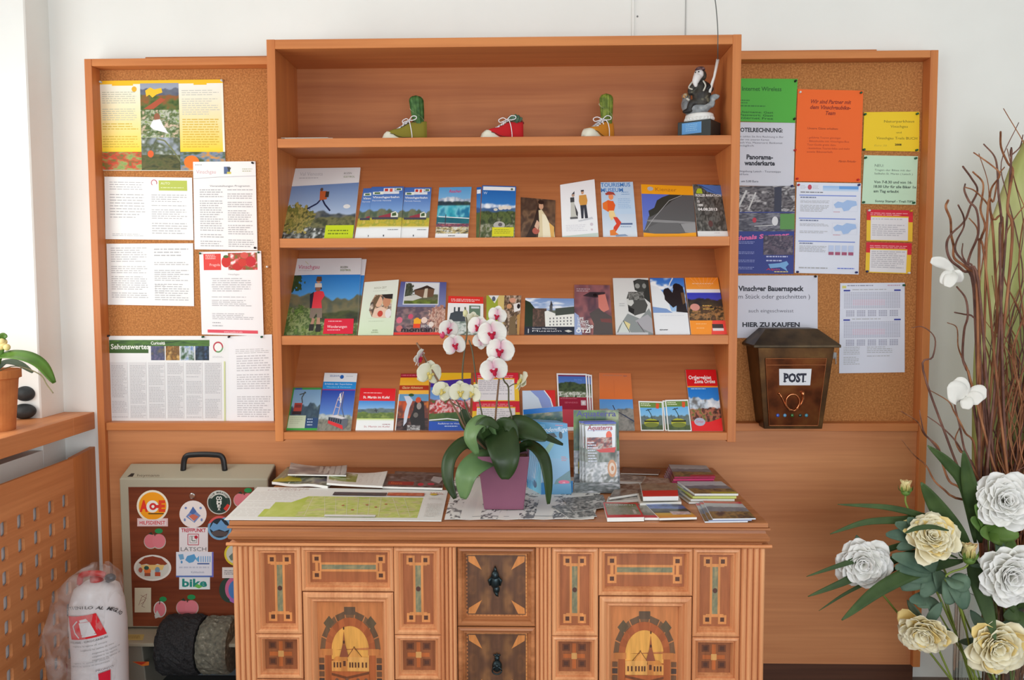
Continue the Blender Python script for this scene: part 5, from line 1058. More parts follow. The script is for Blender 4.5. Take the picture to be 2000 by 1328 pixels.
def gart(s, band=None, top=None):
    def f(k):
        A = Art(100, 60, (110,110,116)); A.photo(0,0,100,60, land([(.35,.1,[(90,96,110),(120,130,140)],4),(.6,.06,[(70,70,50),(150,120,70),(60,56,60)],6)],((170,178,186),(190,196,200)), seed=s), 2.5)
        if top: A.rect(0,0,100,8,top)
        if band: A.rect(40,52,100,60,band)
        return A
    return f
stack([(1306,907),(1379,909),(1397,930),(1317,931)], ZT+.0008, 6, .0062, gart(3, (170,30,60)), ('top grey booklet of the rear right pile with magenta spines', 'grey booklet with magenta spine, %s of the rear right pile', 'rear right booklet pile'), (.0035, .003), [(170,30,90),(200,60,110),(160,30,70)])
stack([(1323,940),(1409,940),(1442,964),(1357,964)], ZT+.0008, 4, .0066, gart(7, (170,160,50)), ('top grey and gold booklet of the middle right pile', 'booklet with white pages, %s of the middle right pile', 'middle right booklet pile'), (.006, .004), [(226,226,222),(232,232,228),(206,214,120)])
stack([(1373,978),(1446,980),(1476,1012),(1392,1013)], ZT+.0008, 3, .0035, gart(5, None, (190,40,60)), ('top red headed grey booklet at the front right corner', 'grey booklet fanned out to the left, %s of the front right corner', 'front right booklet pile'), (.010, .0005), [(226,230,238),(150,160,190)])

# ---- leaflet displays standing on the cabinet
def stand(nm, q, yb, yt, art, thk, label, cat, parent=None, mat=M_gloss, group=None, edge=(235,233,228), lift=0):
    """upright card: foot at depth yb, top leaning back to depth yt"""
    tl, tr, br, bl = q
    c = [U(*tl, y=yt), U(*tr, y=yt), U(*br, y=yb), U(*bl, y=yb)]
    if parent is None:
        z = ZT+.003
        for i, j in ((3, 0), (2, 1)):
            d = c[j]-c[i]; c[i] = c[i]+d*((z-c[i].z)/d.z)
    return tag(art.build(nm, c, mat, thk, parent=parent, edge=edge), label, cat, group)
yb0 = U(1090, 966, z=ZT+.003).y
def blueart(full=True):
    A = Art(70, 140, (70,150,200)); A.rect(0,0,70,70,(60,140,190),(120,180,215)); A.rect(0,70,70,140,(130,180,215),(110,150,190)); A.lines(10,5,22,12,3,(150,200,230),.4,gap=0); A.text('Tandemflüge', 8, 20, 9, (225,235,245), w=60, it=.4, rot=4)
    A.poly([(14,24),(40,20),(46,28),(36,30),(14,28)], (36,50,60)); A.ell(54,24,4,7,(30,44,54)); A.line([(22,28),(34,36)], 1, (60,70,80)); A.poly([(10,60),(40,28),(44,34),(14,74)], (130,170,150)); A.poly([(36,112),(70,92),(70,122),(30,122)], (90,130,140)); A.lines(52,66,66,76,3,(226,120,120),.4,gap=0); A.ell(54,116,13,4,(214,90,130)); A.poly([(0,122),(70,118),(70,140),(0,140)], (90,150,190)); A.text('info', 54, 118, 3, (240,220,230), 'c'); A.lines(44,4,62,7,1,(220,120,140),.5,gap=0)
    return A
dsb = empty('leaflet_display', U(1070, 966, z=ZT+.003)); dsb.location.y = yb0+.03; tag(dsb, 'pale blue cardboard leaflet display with a lake picture, behind the orchid', 'leaflet display')
A = Art(80, 170, (60,130,190)); A.rect(0,0,80,12,(30,110,190)); A.photo(0,10,80,34, mottle([(110,120,100),(150,140,120),(70,100,90),(50,80,90)], 4, 5), 2.5); A.rect(0,34,80,170,(50,130,190))
yk = yb0+.085
stand('back_card', [(1022,800),(1098,793),(1106,960),(1030,960)], yk, yk, A, .003, None, None, parent=dsb)
A = Art(34, 60, (130,206,236)); A.rect(10,12,20,36,(226,236,240)); A.ell(18,46,5,7,(90,110,140)); A.lines(8,6,24,10,2,(80,150,200),.5,gap=0)
l0 = U(1057, 966, z=ZT+.003); l1 = Vector((U(1031, 945, y=yk-.002).x, yk-.002, ZT+.003)); hgt = Vector((0,0,.098))
A.build('side_card', [l1+hgt, l0+hgt*.9, l0, l1], M_gloss, .001, parent=dsb)
A = Art(64, 30, (60,130,190)); l2 = U(1119, 962, z=ZT+.003)
A.build('front_pocket', [l0+hgt*.35, l2+hgt*.35, l2, l0], M_gloss, .001, parent=dsb)
for k in range(8):
    q = [(1044-5.4*k*.9, 823-.8*k), (1108-4.6*k*.6, 827-.8*k), (1116-3*k*.6, 960), (1058-3.4*k, 962)]
    y_ = yb0+.004+.0095*k
    stand('leaflet', q, y_, y_+.012, blueart(), .0022, 'front blue tandem flight leaflet in the pale blue display' if k == 0 else 'blue tandem flight leaflets stacked behind the front one in the display', 'leaflet', group='tandem flight leaflets in the display')
yb1 = U(1170, 962, z=ZT+.003).y
dsa = empty('leaflet_display', (U(1165, 962, z=ZT+.003).x, yb1+.03, ZT+.003)); tag(dsa, 'tall green and grey printed leaflet display with an adventure park picture', 'leaflet display')
def aqart(small):
    A = Art(86, 158, (90,120,90)); 
    if not small:
        A.photo(0,0,86,158, mottle([(110,150,70),(80,110,60),(60,90,80),(150,160,120)], 4, 3), 3); A.photo(0,80,86,158, mottle([(120,130,140),(200,200,206),(90,96,100),(150,150,140)], 5, 6), 2.5); A.text('Aquaterra', 5, 12, 11, (60,60,130), w=76, bold=.02)
        A.rect(2,112,10,126,(226,230,234)); A.rect(3,144,12,156,(30,60,140)); A.rect(6,146,9,154,(235,235,240)); A.rect(4,149,11,151,(235,235,240)); A.photo(8,96,34,126, mottle([(60,50,60),(200,180,60),(70,90,150)], 4, 8), 2.5)
    else:
        A.photo(0,0,86,158, mottle([(90,100,90),(150,156,150),(120,120,110),(70,76,70)], 5, 9), 2.5); A.photo(0,90,86,158, mottle([(206,206,210),(150,156,160),(230,230,234),(120,124,120)], 5, 4), 2.5); A.poly([(2,8),(84,8),(82,56),(60,62),(4,60)], (226,230,236)); A.line([(0,2),(86,2)], 4, (50,70,170)); A.text('Aquaterra', 8, 17, 10, (160,50,80), w=68, bold=.03, it=.15); A.line([(8,19),(74,19)], .8, (90,110,180))
        A.ell(66,30,8,10,(232,90,50)); A.photo(6,34,74,60, mottle([(60,50,60),(200,190,180),(150,60,50),(40,50,80)], 5, 11), 2.5); A.poly([(30,62),(84,56),(80,68),(40,68)], (206,60,56))
        for k in range(8): A.lines(8, 44+k*6, 26+((k*5) % 12), 48+k*6, 1, (220,224,240), .7, gap=0)
        A.ell(72,104,12,20,(206,150,110)); A.ell(72,104,8,13,(226,206,190)); A.ell(73,104,4,6,(200,140,100)); A.text('ALTO ADIGE', 8, 146, 6, (206,60,110), w=60, bold=.03); A.text('SÜDTIROL', 10, 154, 5, (70,50,90), w=60, bold=.03); A.poly([(72,156),(78,146),(84,156)], (226,120,90))
    return A
stand('back_card', [(1120,801),(1208,801),(1211,958),(1121,956)], yb1+.05, yb1+.05, aqart(False), .003, None, None, parent=dsa)
A = Art(86, 40, (150,150,150)); A.photo(0,0,86,40, mottle([(150,156,160),(90,96,96),(200,200,206)], 5, 3), 2.5)
a0, a1 = U(1121, 962, y=yb1-.004), U(1211, 962, y=yb1-.004); a0.z = a1.z = ZT+.003; h = Vector((0,0,.03))
A.build('front_pocket', [a0+h, a1+h, a1, a0], M_gloss, .001, parent=dsa)
for k, (q, l) in enumerate((([(1141,825),(1203,824),(1207,961),(1144,961)], 'front adventure park leaflet with the orange hand, in the grey display'), ([(1135,823),(1200,822),(1204,960),(1137,960)], 'adventure park leaflet just behind the front one'), ([(1131,822),(1196,821),(1200,958),(1132,958)], 'adventure park leaflet third in the display, its white edge showing left'))):
    stand('leaflet', q, yb1+.004+.010*k, yb1+.010+.010*k, aqart(True), .0035, l, 'leaflet', group='adventure park leaflets in the display')
# ================================================================= organic helpers
def petal(L, W, cup=.25, curl=.2, shape=1.0, n=6, m=8, ruff=0, tipw=.5, seed=0):
    """a petal or leaf growing along +X, width along Y, as a small grid"""
    rs = random.Random(seed); ph = rs.random()*6
    P = []
    for i in range(m+1):
        t = i/m; w_ = math.sin(math.pi*min(1, max(.0, t**shape*(1-.0))*.985+.012))**tipw
        row = []
        for j in range(n+1):
            s_ = j/n*2-1
            z = cup*W*(s_*s_)*.5*math.sin(math.pi*t*.9+.2)-curl*L*t*t+ruff*W*math.sin(t*9+s_*3+ph)*abs(s_)
            row.append(Vector((L*t, s_*W/2*w_, z)))
        P.append(row)
    F = [(i*(n+1)+j, i*(n+1)+j+1, (i+1)*(n+1)+j+1, (i+1)*(n+1)+j) for i in range(m) for j in range(n)]
    return [p for r_ in P for p in r_], F
def frameM(x, up_):
    """rotation whose X axis is x and Z axis near up_"""
    x = Vector(x).normalized(); z = Vector(up_); z = (z-x*z.dot(x)).normalized(); y = z.cross(x)
    return Matrix((x, y, z)).transposed()
def bez(pts, n=16):
    """smooth path through the points (Catmull-Rom)"""
    pts = [Vector(p) for p in pts]; out = []
    q = [pts[0]*2-pts[1]]+pts+[pts[-1]*2-pts[-2]]
    k = len(pts)-1; per = max(2, n//k)
    for i in range(k):
        a, b, c, d = q[i:i+4]
        for j in range(per):
            t = j/per; out.append(.5*((2*b)+(c-a)*t+(2*a-5*b+4*c-d)*t*t+(3*b-a-3*c+d)*t**3))
    out.append(pts[-1]); return out
def blade(m, pts, width, nrm=None, fold=.18, mi=0, n=24, wf=None, col=None):
    """a leaf blade along a path, widest in the middle, folded along its rib"""
    P = bez(pts, n); k = len(P)-1; vs = []; fs = []
    for i, p in enumerate(P):
        t = i/k; d = (P[min(i+1, k)]-P[max(i-1, 0)]).normalized(); nn = Vector(nrm) if nrm else (CAM-p).normalized()
        s_ = d.cross(nn); s_ = s_.normalized() if s_.length > 1e-5 else Vector((1,0,0)); nn2 = s_.cross(d).normalized()
        w_ = width*(wf(t) if wf else math.sin(math.pi*(.04+.95*t))**.7)/2
        for q in (-1, -.5, 0, .5, 1): vs.append(p+s_*w_*q+nn2*(abs(q)*fold*w_))
    for i in range(k):
        for j in range(4): fs.append((i*5+j, i*5+j+1, i*5+6+j, i*5+5+j))
    m.add(vs, fs, mi, col); return m
LEAFW = lambda t: math.sin(math.pi*(.02+.96*t**.8))**.55

# ================================================================= orchid
M_plum = noisemat('plum_glazed_pot', [(.3,(124,74,96)),(.7,(136,84,106))], 5, .35, bump=.02)
M_oleaf = noisemat('orchid_leaf_green', [(.3,(34,50,26)),(.7,(54,76,38))], 9, .38, 3, bump=.04)
M_oleaf2 = noisemat('orchid_leaf_light', [(.3,(76,108,66)),(.7,(112,140,92))], 9, .35, 3, bump=.04)
M_stem = newmat('orchid_stem', (96,92,70), .5); M_stake = newmat('brown_stake', (128,96,72), .6)
M_opet = petalmat('orchid_petal', .25)
p0 = U(984, 996, z=ZT+.0045); PY = p0.y+.055
orc = empty('potted_orchid', (p0.x, PY, ZT+.0045)); tag(orc, 'white and pink moth orchid in a square plum pot on the doily', 'orchid')
s0 = U(1022, 996, z=ZT+.0045).x-U(945, 996, z=ZT+.0045).x
yt0 = PY-.075; zt0 = U(984, 893, y=yt0).z; s1 = U(1035, 893, y=yt0).x-U(933, 893, y=yt0).x
def sqr(c, h, z): return [(c[0]-h, c[1]-h, z), (c[0]+h, c[1]-h, z), (c[0]+h, c[1]+h, z), (c[0]-h, c[1]+h, z)]
cx_, cy_ = p0.x, PY
m = MB(); a, b = s0/2, s1/2
m.add(sqr((cx_,cy_),a,ZT+.0045)+sqr((cx_,cy_),b,zt0)+sqr((cx_,cy_),b-.004,zt0)+sqr((cx_,cy_),b-.008,zt0-.02), [(3,2,1,0)]+[(i,(i+1)%4,4+(i+1)%4,4+i) for i in range(4)]+[(4+i,4+(i+1)%4,8+(i+1)%4,8+i) for i in range(4)]+[(8+i,8+(i+1)%4,12+(i+1)%4,12+i) for i in range(4)])
m.build('pot', M_plum, orc, bevel=.003)
m = MB(); m.add(sqr((cx_,cy_),b-.008,zt0-.018), [(0,1,2,3)]); m.build('bark_soil', noisemat('bark', [(.4,(60,44,34)),(.6,(110,84,60))], 60, .9, bump=.6), orc)
OP = lambda x, y, d=0: U(760+x/2.887, 560+y/2.887, y=PY+d)
root = Vector((cx_, cy_, zt0-.01))
def oleaf(pts, w_, mat, wf=None, nrm=None, fold=.22):
    m = MB(); blade(m, pts, w_, n=28, wf=wf or LEAFW, nrm=nrm, fold=fold); return m.build('leaf', mat, orc, smooth=True, solid=.0022)
S = 1/2.887/ (FPX/2.1)      # metres per crop pixel at the orchid
oleaf([OP(600,800,-.0), OP(630,850,-.05), OP(655,960,-.10), OP(655,1085,-.10)], 190*S, M_oleaf, nrm=(0,-1,.35))
oleaf([OP(610,960,-.02), OP(520,985,-.07), OP(440,1060,-.11), OP(420,1195,-.11)], 150*S, M_oleaf2, nrm=(-.3,-1,.5))
oleaf([OP(600,900,.0), OP(560,800,-.03), OP(500,775,-.06), OP(462,850,-.08), OP(500,945,-.08)], 110*S, M_oleaf2, nrm=(-.6,-1,.4))
oleaf([OP(620,950,.0), OP(560,860,-.03), OP(520,800,-.06), OP(560,760,-.06), OP(620,800,-.05)], 80*S, M_oleaf, nrm=(.2,-1,.6))
oleaf([OP(560,930,.02), OP(440,880,.02), OP(350,960,-.01), OP(335,1080,-.03), OP(372,1195,-.04)], 95*S, M_oleaf, nrm=(-.5,-1,.5))
oleaf([OP(640,900,.02), OP(700,800,.0), OP(790,810,-.03), OP(890,860,-.05)], 150*S, M_oleaf, nrm=(.1,-1,.5))
oleaf([OP(700,930,.03), OP(790,895,-.02), OP(865,960,-.06), OP(893,1080,-.07), OP(898,1225,-.07)], 80*S, M_oleaf, nrm=(.6,-1,.3))
oleaf([OP(600,920,.05), OP(470,800,.06), OP(425,740,.06), OP(420,690,.06)], 90*S, M_oleaf)
oleaf([OP(660,860,.03), OP(720,850,.0), OP(850,840,.0), OP(980,890,.02)], 60*S, M_oleaf, nrm=(0,-1,.8))
oleaf([OP(640,930,.01), OP(620,840,-.01), OP(640,780,-.03), OP(690,790,-.04), OP(720,880,-.05)], 90*S, M_oleaf)
def stem(pts, r_, mat, name='flower_stem'): return MB().tube(bez([OP(*p) for p in pts], 30), r_, 8).build(name, mat, orc, smooth=True)
stem([(560,930,.02),(440,810,.0),(380,700,-.01),(300,570,-.02),(230,450,-.03),(155,315,-.03)], .0026, M_stake, 'stake')
stem([(580,920,.02),(470,760,.02),(425,640,.02),(413,500,.0),(425,360,-.01),(440,240,-.01),(428,115,.0)], .0022, M_stem)
stem([(590,920,.0),(545,800,.0),(520,700,.0),(495,560,-.01),(470,370,-.02),(450,300,-.02)], .002, M_stem)
stem([(600,930,.0),(598,770,.0),(612,600,-.01),(620,520,-.02)], .0026, M_stake, 'stake')
stem([(640,920,.0),(690,760,.0),(675,660,.0),(672,565,-.01),(648,530,-.03),(625,450,-.04),(590,330,-.03)], .0022, M_stem)
stem([(672,568,-.01),(700,550,-.02),(735,545,-.03)], .0014, M_stem)
stem([(560,930,.02),(440,790,.02),(390,660,.01),(330,610,.0),(260,590,-.01)], .0018, M_stem)
stem([(420,690,.01),(340,640,.0),(250,520,-.02),(225,470,-.02),(200,400,-.03)], .0016, M_stem)
def obloom(x, y, r, d, yaw=0, pitch=0, tone=0, roll=0, label=None):
    """moth orchid blossom: three sepals, two round petals and a lip"""
    c = OP(x, y, d); R = r*S*1.08
    Rm = Matrix.Rotation(math.radians(yaw), 3, 'Z') @ Matrix.Rotation(math.radians(pitch), 3, 'X') @ Matrix.Rotation(math.radians(roll), 3, 'Y')
    white = np.array(lin((240,238,232) if tone == 0 else (236,234,214))); pink = np.array(lin((222,120,170) if tone == 0 else (226,222,170)))
    m = MB()
    def pt(ang, L, W, z0, sh=.9, cup=.3, tip=.5, seed=0):
        vs, fs = petal(L, W, cup, .10, sh, 8, 9, .02, tip, seed); a = math.radians(ang)
        M2 = Matrix(((math.cos(a),-math.sin(a)*0,0),(0,0,-1),(math.sin(a),0,0)))
        out = []; cs = []
        for v in vs:
            X = v.x*math.cos(a)-v.y*math.sin(a); Z = v.x*math.sin(a)+v.y*math.cos(a); p = Vector((X, -v.z-z0, Z)); out.append(c+Rm @ p)
            t = min(1, max(0, 1-v.x/(L*.55)))**1.6*.75; cs.append(tuple(white*(1-t)+pink*t))
        b = len(m.v); m.add(out, fs); m.c[b:] = cs; m.hasc = True
    for a_, W_ in ((90,.95),(215,.85),(325,.85)): pt(a_, R, R*W_, -.001, 1.0, .25, .55, int(x))
    for a_ in (8, 172): pt(a_, R*1.02, R*1.5, .003, .75, .22, .42, int(y))
    f = m.build('blossom', M_opet, orc, smooth=True, solid=.0006)
    m = MB(); red = lin((196,40,70)) if tone == 0 else lin((226,206,120)); yel = lin((236,150,90))
    q = lambda X, Y, Z: c+Rm @ Vector((X*R, Y*R, Z*R))
    m.ball(q(0,-.16,.02), (R*.12,R*.12,R*.10), 10, 8, col=lin((240,214,226)) if tone == 0 else lin((240,236,200)))
    m.tube([q(0,-.1,-.05), q(0,-.32,-.14), q(0,-.36,-.34), q(0,-.26,-.48)], [R*.12,R*.16,R*.13,R*.02], 10, col=red)
    for s_ in (-1, 1): m.tube([q(0,-.12,-.08), q(.16*s_,-.26,-.06), q(.20*s_,-.34,.04), q(.12*s_,-.38,.10)], [R*.05,R*.11,R*.10,R*.02], 8, col=red)
    m.ball(q(0,-.34,-.12), R*.06, 8, 6, col=yel)
    o = m.build('lip', M_opet, None, origin=f.location if False else (0,0,0), smooth=True)
    for v in o.data.vertices: v.co = Vector(v.co)-orc.location
    o.location = (0,0,0); o.parent = f
for a in ((335,240,56,-.02,25,0,0,20),(368,330,62,-.04,20,-10,0,-10),(505,225,60,-.03,-10,-5,0,15),(470,180,40,.0,10,20,1,10),(582,262,78,-.05,-5,0,0,-8),(612,160,52,-.02,-15,10,0,10),(520,305,48,-.02,0,-25,0,180),
          (628,358,76,-.06,-8,0,0,6),(590,468,74,-.08,5,0,0,-12),(225,488,72,-.03,30,5,1,10),(298,590,56,-.03,25,-10,1,40),(400,592,62,-.02,15,0,1,0),(478,600,54,-.02,-40,0,1,20),(165,398,56,-.04,80,20,0,30),(752,535,60,-.05,-75,-25,1,-30)): obloom(*a)
# orchid buds
for x, y, d in ((430,150,-.005),(300,272,-.03)): MB().ball(OP(x, y, d), (.007,.006,.010), 10, 8).build('bud', newmat('orchid_bud', (196,60,96) if x < 400 else (200,196,150), .5), orc, smooth=True)

# ================================================================= sneaker planters
M_sole = newmat('cream_rubber', (226,224,206), .5); M_lace = newmat('white_lace', (236,236,240), .7); M_line = newmat('dark_sole_line', (56,52,40), .6); M_lin = newmat('grey_lining', (176,176,180), .8)
def sneaker(px0, px1, colr, rz, lab, cact):
    yS = -.165; a, b = U(px0, 265, y=yS), U(px1, 265, y=yS); L = .135; cx = (a.x+b.x)/2
    t = empty('sneaker_planter', (cx, yS, SZ[0]+.0005), rz); tag(t, lab, 'planter', 'sneaker planters on the top shelf')
    bpy.context.view_layer.update()
    st = [(-.069,.004,.004),(-.067,.016,.013),(-.062,.030,.024),(-.054,.040,.032),(-.044,.046,.037),(-.034,.048,.040),(-.022,.048,.042),(-.008,.045,.047),(.008,.041,.057),(.022,.038,.063),(.040,.038,.064),(.055,.036,.066),(.063,.028,.067),(.067,.008,.066)]
    def loft(zlo, zhi, grow=0, open_=False, i0=0, i1=99):
        m = MB(); vs = []; fs = []; n = 16; S_ = [s_ for i, s_ in enumerate(st) if i0 <= i <= i1]
        for x, w_, h_ in S_:
            h2 = zhi(x, h_)
            for j in range(n+1):
                th_ = math.pi*j/n; c_ = math.cos(th_); s_ = math.sin(th_)
                vs.append((x*(1+grow), -(w_/2+grow*.04)*math.copysign(abs(c_)**.45, c_), zlo+(h2-zlo)*abs(s_)**.75))
        for i in range(len(S_)-1):
            for j in range(n): fs.append((i*(n+1)+j, i*(n+1)+j+1, (i+1)*(n+1)+j+1, (i+1)*(n+1)+j))
        fs += [tuple(range(n+1)), tuple((len(S_)-1)*(n+1)+j for j in range(n+1))[::-1]]; fs.append([i*(n+1) for i in range(len(S_))]+[i*(n+1)+n for i in range(len(S_))][::-1])
        m.add(vs, fs); return m
    up_ = loft(.004, lambda x, h_: h_); o = up_.build('canvas_upper', newmat('canvas', colr, .85), t, local=True, smooth=True)
    zs_ = lambda x, h_: .012 if x > -.012 else min(h_+.0015, .012+.021*min(1, (-.012-x)/.026))
    loft(0, zs_, .05).build('rubber_sole', M_sole, t, local=True, smooth=True)
    m = MB(); m.tube([(x*1.05, -(w_/2+.0026), .0125 if x > -.02 else zs_(x, .1)*.6+.004) for x, w_, h_ in st[4:]], .0009, 6).build('sole_stripe', M_line, t, local=True)
    m = MB(); m.ball((.040, 0, .0625), (.021, .014, .006), 14, 8); m.build('opening', noisemat('potting_soil', [(.3,(70,54,40)),(.7,(110,90,70))], 90, .9), t, local=True)
    m = MB()
    m.add([(-.030,-.008,.0385),(-.030,.008,.0385),(.012,.010,.064),(.018,.008,.072),(.018,-.008,.072),(.012,-.010,.064)], [(0,5,2,1),(5,4,3,2)]); m.build('tongue', M_lin, t, local=True, solid=.002)
    m = MB()
    for i in range(4):
        x = -.026+i*.010; z = .0415+i*.0064; s_ = (-1)**i
        m.tube([(x,-.013,z-.004),(x+.003,0,z+.0015),(x+.009,.013,z+.001)], .0014, 6); m.tube([(x+.009,-.013,z+.002),(x+.004,0,z+.0025),(x,.013,z-.004)], .0014, 6)
    k = (.012, -.006, .068)
    m.tube(bez([k, (.022,-.014,.079), (.034,-.020,.078), (.034,-.022,.070), (.022,-.018,.066), k], 20), .0014, 6)
    m.tube(bez([k, (.004,.008,.076), (-.008,.014,.070), (-.004,.010,.062), k], 20), .0014, 6)
    m.tube(bez([k, (.014,-.022,.060), (.018,-.027,.040), (.021,-.026,.018), (.020,-.026,.006)], 20), .0014, 6); m.tube(bez([k, (-.004,-.018,.060), (-.006,-.024,.048)], 10), .0014, 6)
    m.build('laces', M_lace, t, local=True, smooth=True)
    m = MB(); 
    def rib(R_, H, cx=.042, nr=10, dx=0):
        vs = []; fs = []; n = nr*4
        for i in range(17):
            q = i/16; z = .058+H*q; rr = R_*(.72+.5*q-.22*q*q)*(1 if q < .8 else math.sqrt(max(0, 1-((q-.8)/.2)**2)*.999+.001))
            for j in range(n): r2 = rr*(1+.10*math.cos(nr*2*math.pi*j/n)); vs.append((cx+dx*q+r2*math.cos(2*math.pi*j/n), r2*math.sin(2*math.pi*j/n), z))
        for i in range(16):
            for j in range(n): fs.append((i*n+j, i*n+(j+1)%n, (i+1)*n+(j+1)%n, (i+1)*n+j))
        fs.append(tuple(16*n+j for j in range(n))); m.add(vs, fs)
    if cact == 0: rib(.021, .088, dx=-.008); cm = noisemat('cactus_green', [(.35,(34,76,30)),(.7,(84,124,66))], 60, .6)
    elif cact == 1:
        cm = noisemat('blue_green_succulent', [(.3,(52,88,70)),(.7,(110,136,110))], 40, .7)
        for k_ in range(16):
            a_ = k_*2.4; ti = .25+.05*k_; d_ = Vector((math.cos(a_)*math.cos(ti*1.2), math.sin(a_)*math.cos(ti*1.2), math.sin(ti*1.2)))
            c_ = Vector((.040,0,.060))+d_*.016; m.ball(c_, (.013,.007,.008), 10, 8, rot=frameM(d_, (0,0,1)))
    else: rib(.020, .094, nr=12, dx=-.004); cm = noisemat('lime_cactus', [(.35,(84,104,34)),(.7,(140,156,60))], 70, .6)
    m.build('cactus', cm, t, local=True, smooth=True)
    if cact == 1: MB().ball((.062,.0,.074), .0035).ball((.066,-.004,.062), .0035).ball((.058,-.012,.066), .003).build('dried_flower', newmat('dark_red', (110,36,34), .7), t, local=True, smooth=True)
    if cact != 1:
        m = MB(); H = .088 if cact == 0 else .094
        for k_ in range(90):
            q = (k_*.618) % 1*.9+.04; a_ = k_*2.399; r_ = .022*(.72+.5*q-.22*q*q)*(1 if q < .8 else .8); d_ = Vector((math.cos(a_), math.sin(a_), .15)); p = Vector((.042-(.008 if cact == 0 else .004)*q, 0, .058+H*q))+d_*r_
            m.tube([p, p+d_*.0035], [.0004,.0001], 3)
        m.build('spines', newmat('pale_spines', (200,196,160), .7), t, local=True)
    return t
sneaker(750, 833, (132,122,40), math.radians(8), 'olive green sneaker planter with a dark ribbed column cactus', 0)
sneaker(946, 1018, (196,28,36), math.radians(22), 'red sneaker planter with a low blue green succulent', 1)
sneaker(1139, 1199, (214,140,40), math.radians(48), 'orange yellow sneaker planter with a lime green column cactus', 2)

# ================================================================= fisherman trophy
tz = SZ[0]+.0005; tc = U(1366, 263, y=-.17); tr_ = empty('fishing_trophy', (tc.x, -.165, tz), math.radians(-33)); tr_.scale = (1.2,1.2,1.2); tag(tr_, 'trophy of a bearded angler with a curved rod riding a fish on a black block', 'trophy')
W2 = .044
MB().box(-W2, W2, -W2*.8, W2*.8, 0, .045, .001).build('base_block', newmat('black_stone', (44,50,50), .25), tr_, local=True)
A = Art(40, 26, (90,150,206)); A.lines(8,4,32,22,4,(140,186,222),.4,gap=0)
pl_ = A.build('plaque', [Vector((-.032,-W2*.8-.0006,.041)), Vector((.020,-W2*.8-.0006,.041)), Vector((.020,-W2*.8-.0006,.013)), Vector((-.032,-W2*.8-.0006,.013))], M_gloss, .0005, parent=None); pl_.location = (0,0,0)
for v in pl_.data.vertices: v.co = Vector(v.co)+Vector((-.006,-W2*.8-.0006,.013))
pl_.parent = tr_
m = MB(); m.lathe([(.0,.0585),(.036,.0585),(.039,.063),(.038,.068),(.036,.069),(.038,.071),(.036,.078),(.032,.080),(0,.080)], n=28, sy=.75)
for k in range(26): a_ = k/26*2*math.pi; m.ball((.037*math.cos(a_), .75*.037*math.sin(a_), .066), (.003,.003,.0045), 6, 4)
m.build('plinth_ring', newmat('white_resin', (226,226,224), .5), tr_, local=True, smooth=True)
M_sil = noisemat('grey_fish', [(.3,(96,100,104)),(.6,(140,146,150)),(.8,(190,190,186))], 60, .35); M_dk = noisemat('dark_coat', [(.35,(34,32,34)),(.6,(64,62,56)),(.75,(150,146,120))], 50, .5)
def lump(nm, blobs, mat, vox=.0022):
    m = MB()
    for b_ in blobs:
        if b_[0] == 'b': m.ball(b_[1], b_[2], 14, 10)
        else: m.tube(bez(b_[1], 16), b_[2] if not hasattr(b_[2], '__len__') else list(np.interp(np.linspace(0,1,len(bez(b_[1],16))), np.linspace(0,1,len(b_[2])), b_[2])), 12)
    o = m.build(nm, mat, tr_, local=True, smooth=True); md = o.modifiers.new('r', 'REMESH'); md.mode = 'VOXEL'; md.voxel_size = vox; md.use_smooth_shade = True; return o
lump('fish', [('t', [(.030,0,.100),(.010,-.004,.092),(-.014,-.006,.092),(-.030,-.004,.106),(-.036,0,.124)], [.006,.017,.021,.018,.010]), ('b', (.040,0,.118), (.014,.004,.008)), ('b', (.034,0,.104), (.008,.004,.012)), ('b',(-.036,0,.130),(.012,.011,.008))], M_sil)
lump('body', [('t', [(.004,.0,.100),(.006,.0,.130),(.004,0,.160)], [.022,.024,.014]), ('t', [(.002,-.014,.156),(-.016,-.018,.140),(-.014,-.022,.128)], [.009,.008,.006]), ('t', [(.012,.010,.154),(.028,.004,.140),(.026,-.010,.146)], [.009,.008,.006]), ('t', [(.0,-.012,.108),(-.012,-.022,.104),(-.018,-.024,.088)], [.011,.009,.007]), ('b', (-.022,-.024,.086), (.014,.007,.006)), ('b', (.004,0,.176), (.014,.013,.015))], M_dk)
lump('beard_and_face', [('b', (.001,-.009,.178), (.013,.011,.013)), ('t', [(.0,-.015,.172),(-.002,-.022,.158),(-.001,-.022,.144)], [.011,.009,.003]), ('b',(.000,-.020,.178),(.003,.004,.004))], newmat('white_beard', (226,226,226), .6))
MB().ball((-.004,-.0195,.182), .0018).ball((.005,-.0195,.182), .0018).build('eyes', M_black, tr_, local=True)
lump('cap', [('b', (.002,-.002,.192), (.013,.013,.007)), ('b', (.001,-.012,.189), (.010,.008,.003))], noisemat('cap_cloth', [(.4,(60,40,50)),(.6,(206,170,166))], 40, .6))
lump('lapels', [('t', [(-.012,-.018,.160),(-.020,-.022,.146),(-.008,-.028,.138)], .0022), ('t', [(.014,-.012,.160),(.022,-.016,.146),(.018,-.02,.132)], .0022), ('t',[(-.024,-.026,.118),(-.016,-.028,.112)],.003)], newmat('grey_trim', (196,196,186), .5), .0014)
MB().ball((-.034,-.006,.128), (.010,.008,.009), 10, 8, f=lambda th_, a_: 1+.25*math.sin(a_*5)*math.sin(th_*6)).build('bait_bundle', noisemat('bait', [(.35,(60,80,84)),(.5,(200,150,90)),(.65,(150,190,190))], 120, .5), tr_, local=True, smooth=True)
for ch in tr_.children:
    if ch.name.split('.')[0] not in ('base_block', 'plaque'): ch.location.z = -.0132
inv = tr_.matrix_basis.inverted() if False else (Matrix.Translation(tr_.location) @ Matrix.Rotation(math.radians(-33), 4, 'Z') @ Matrix.Scale(1.2, 4)).inverted()
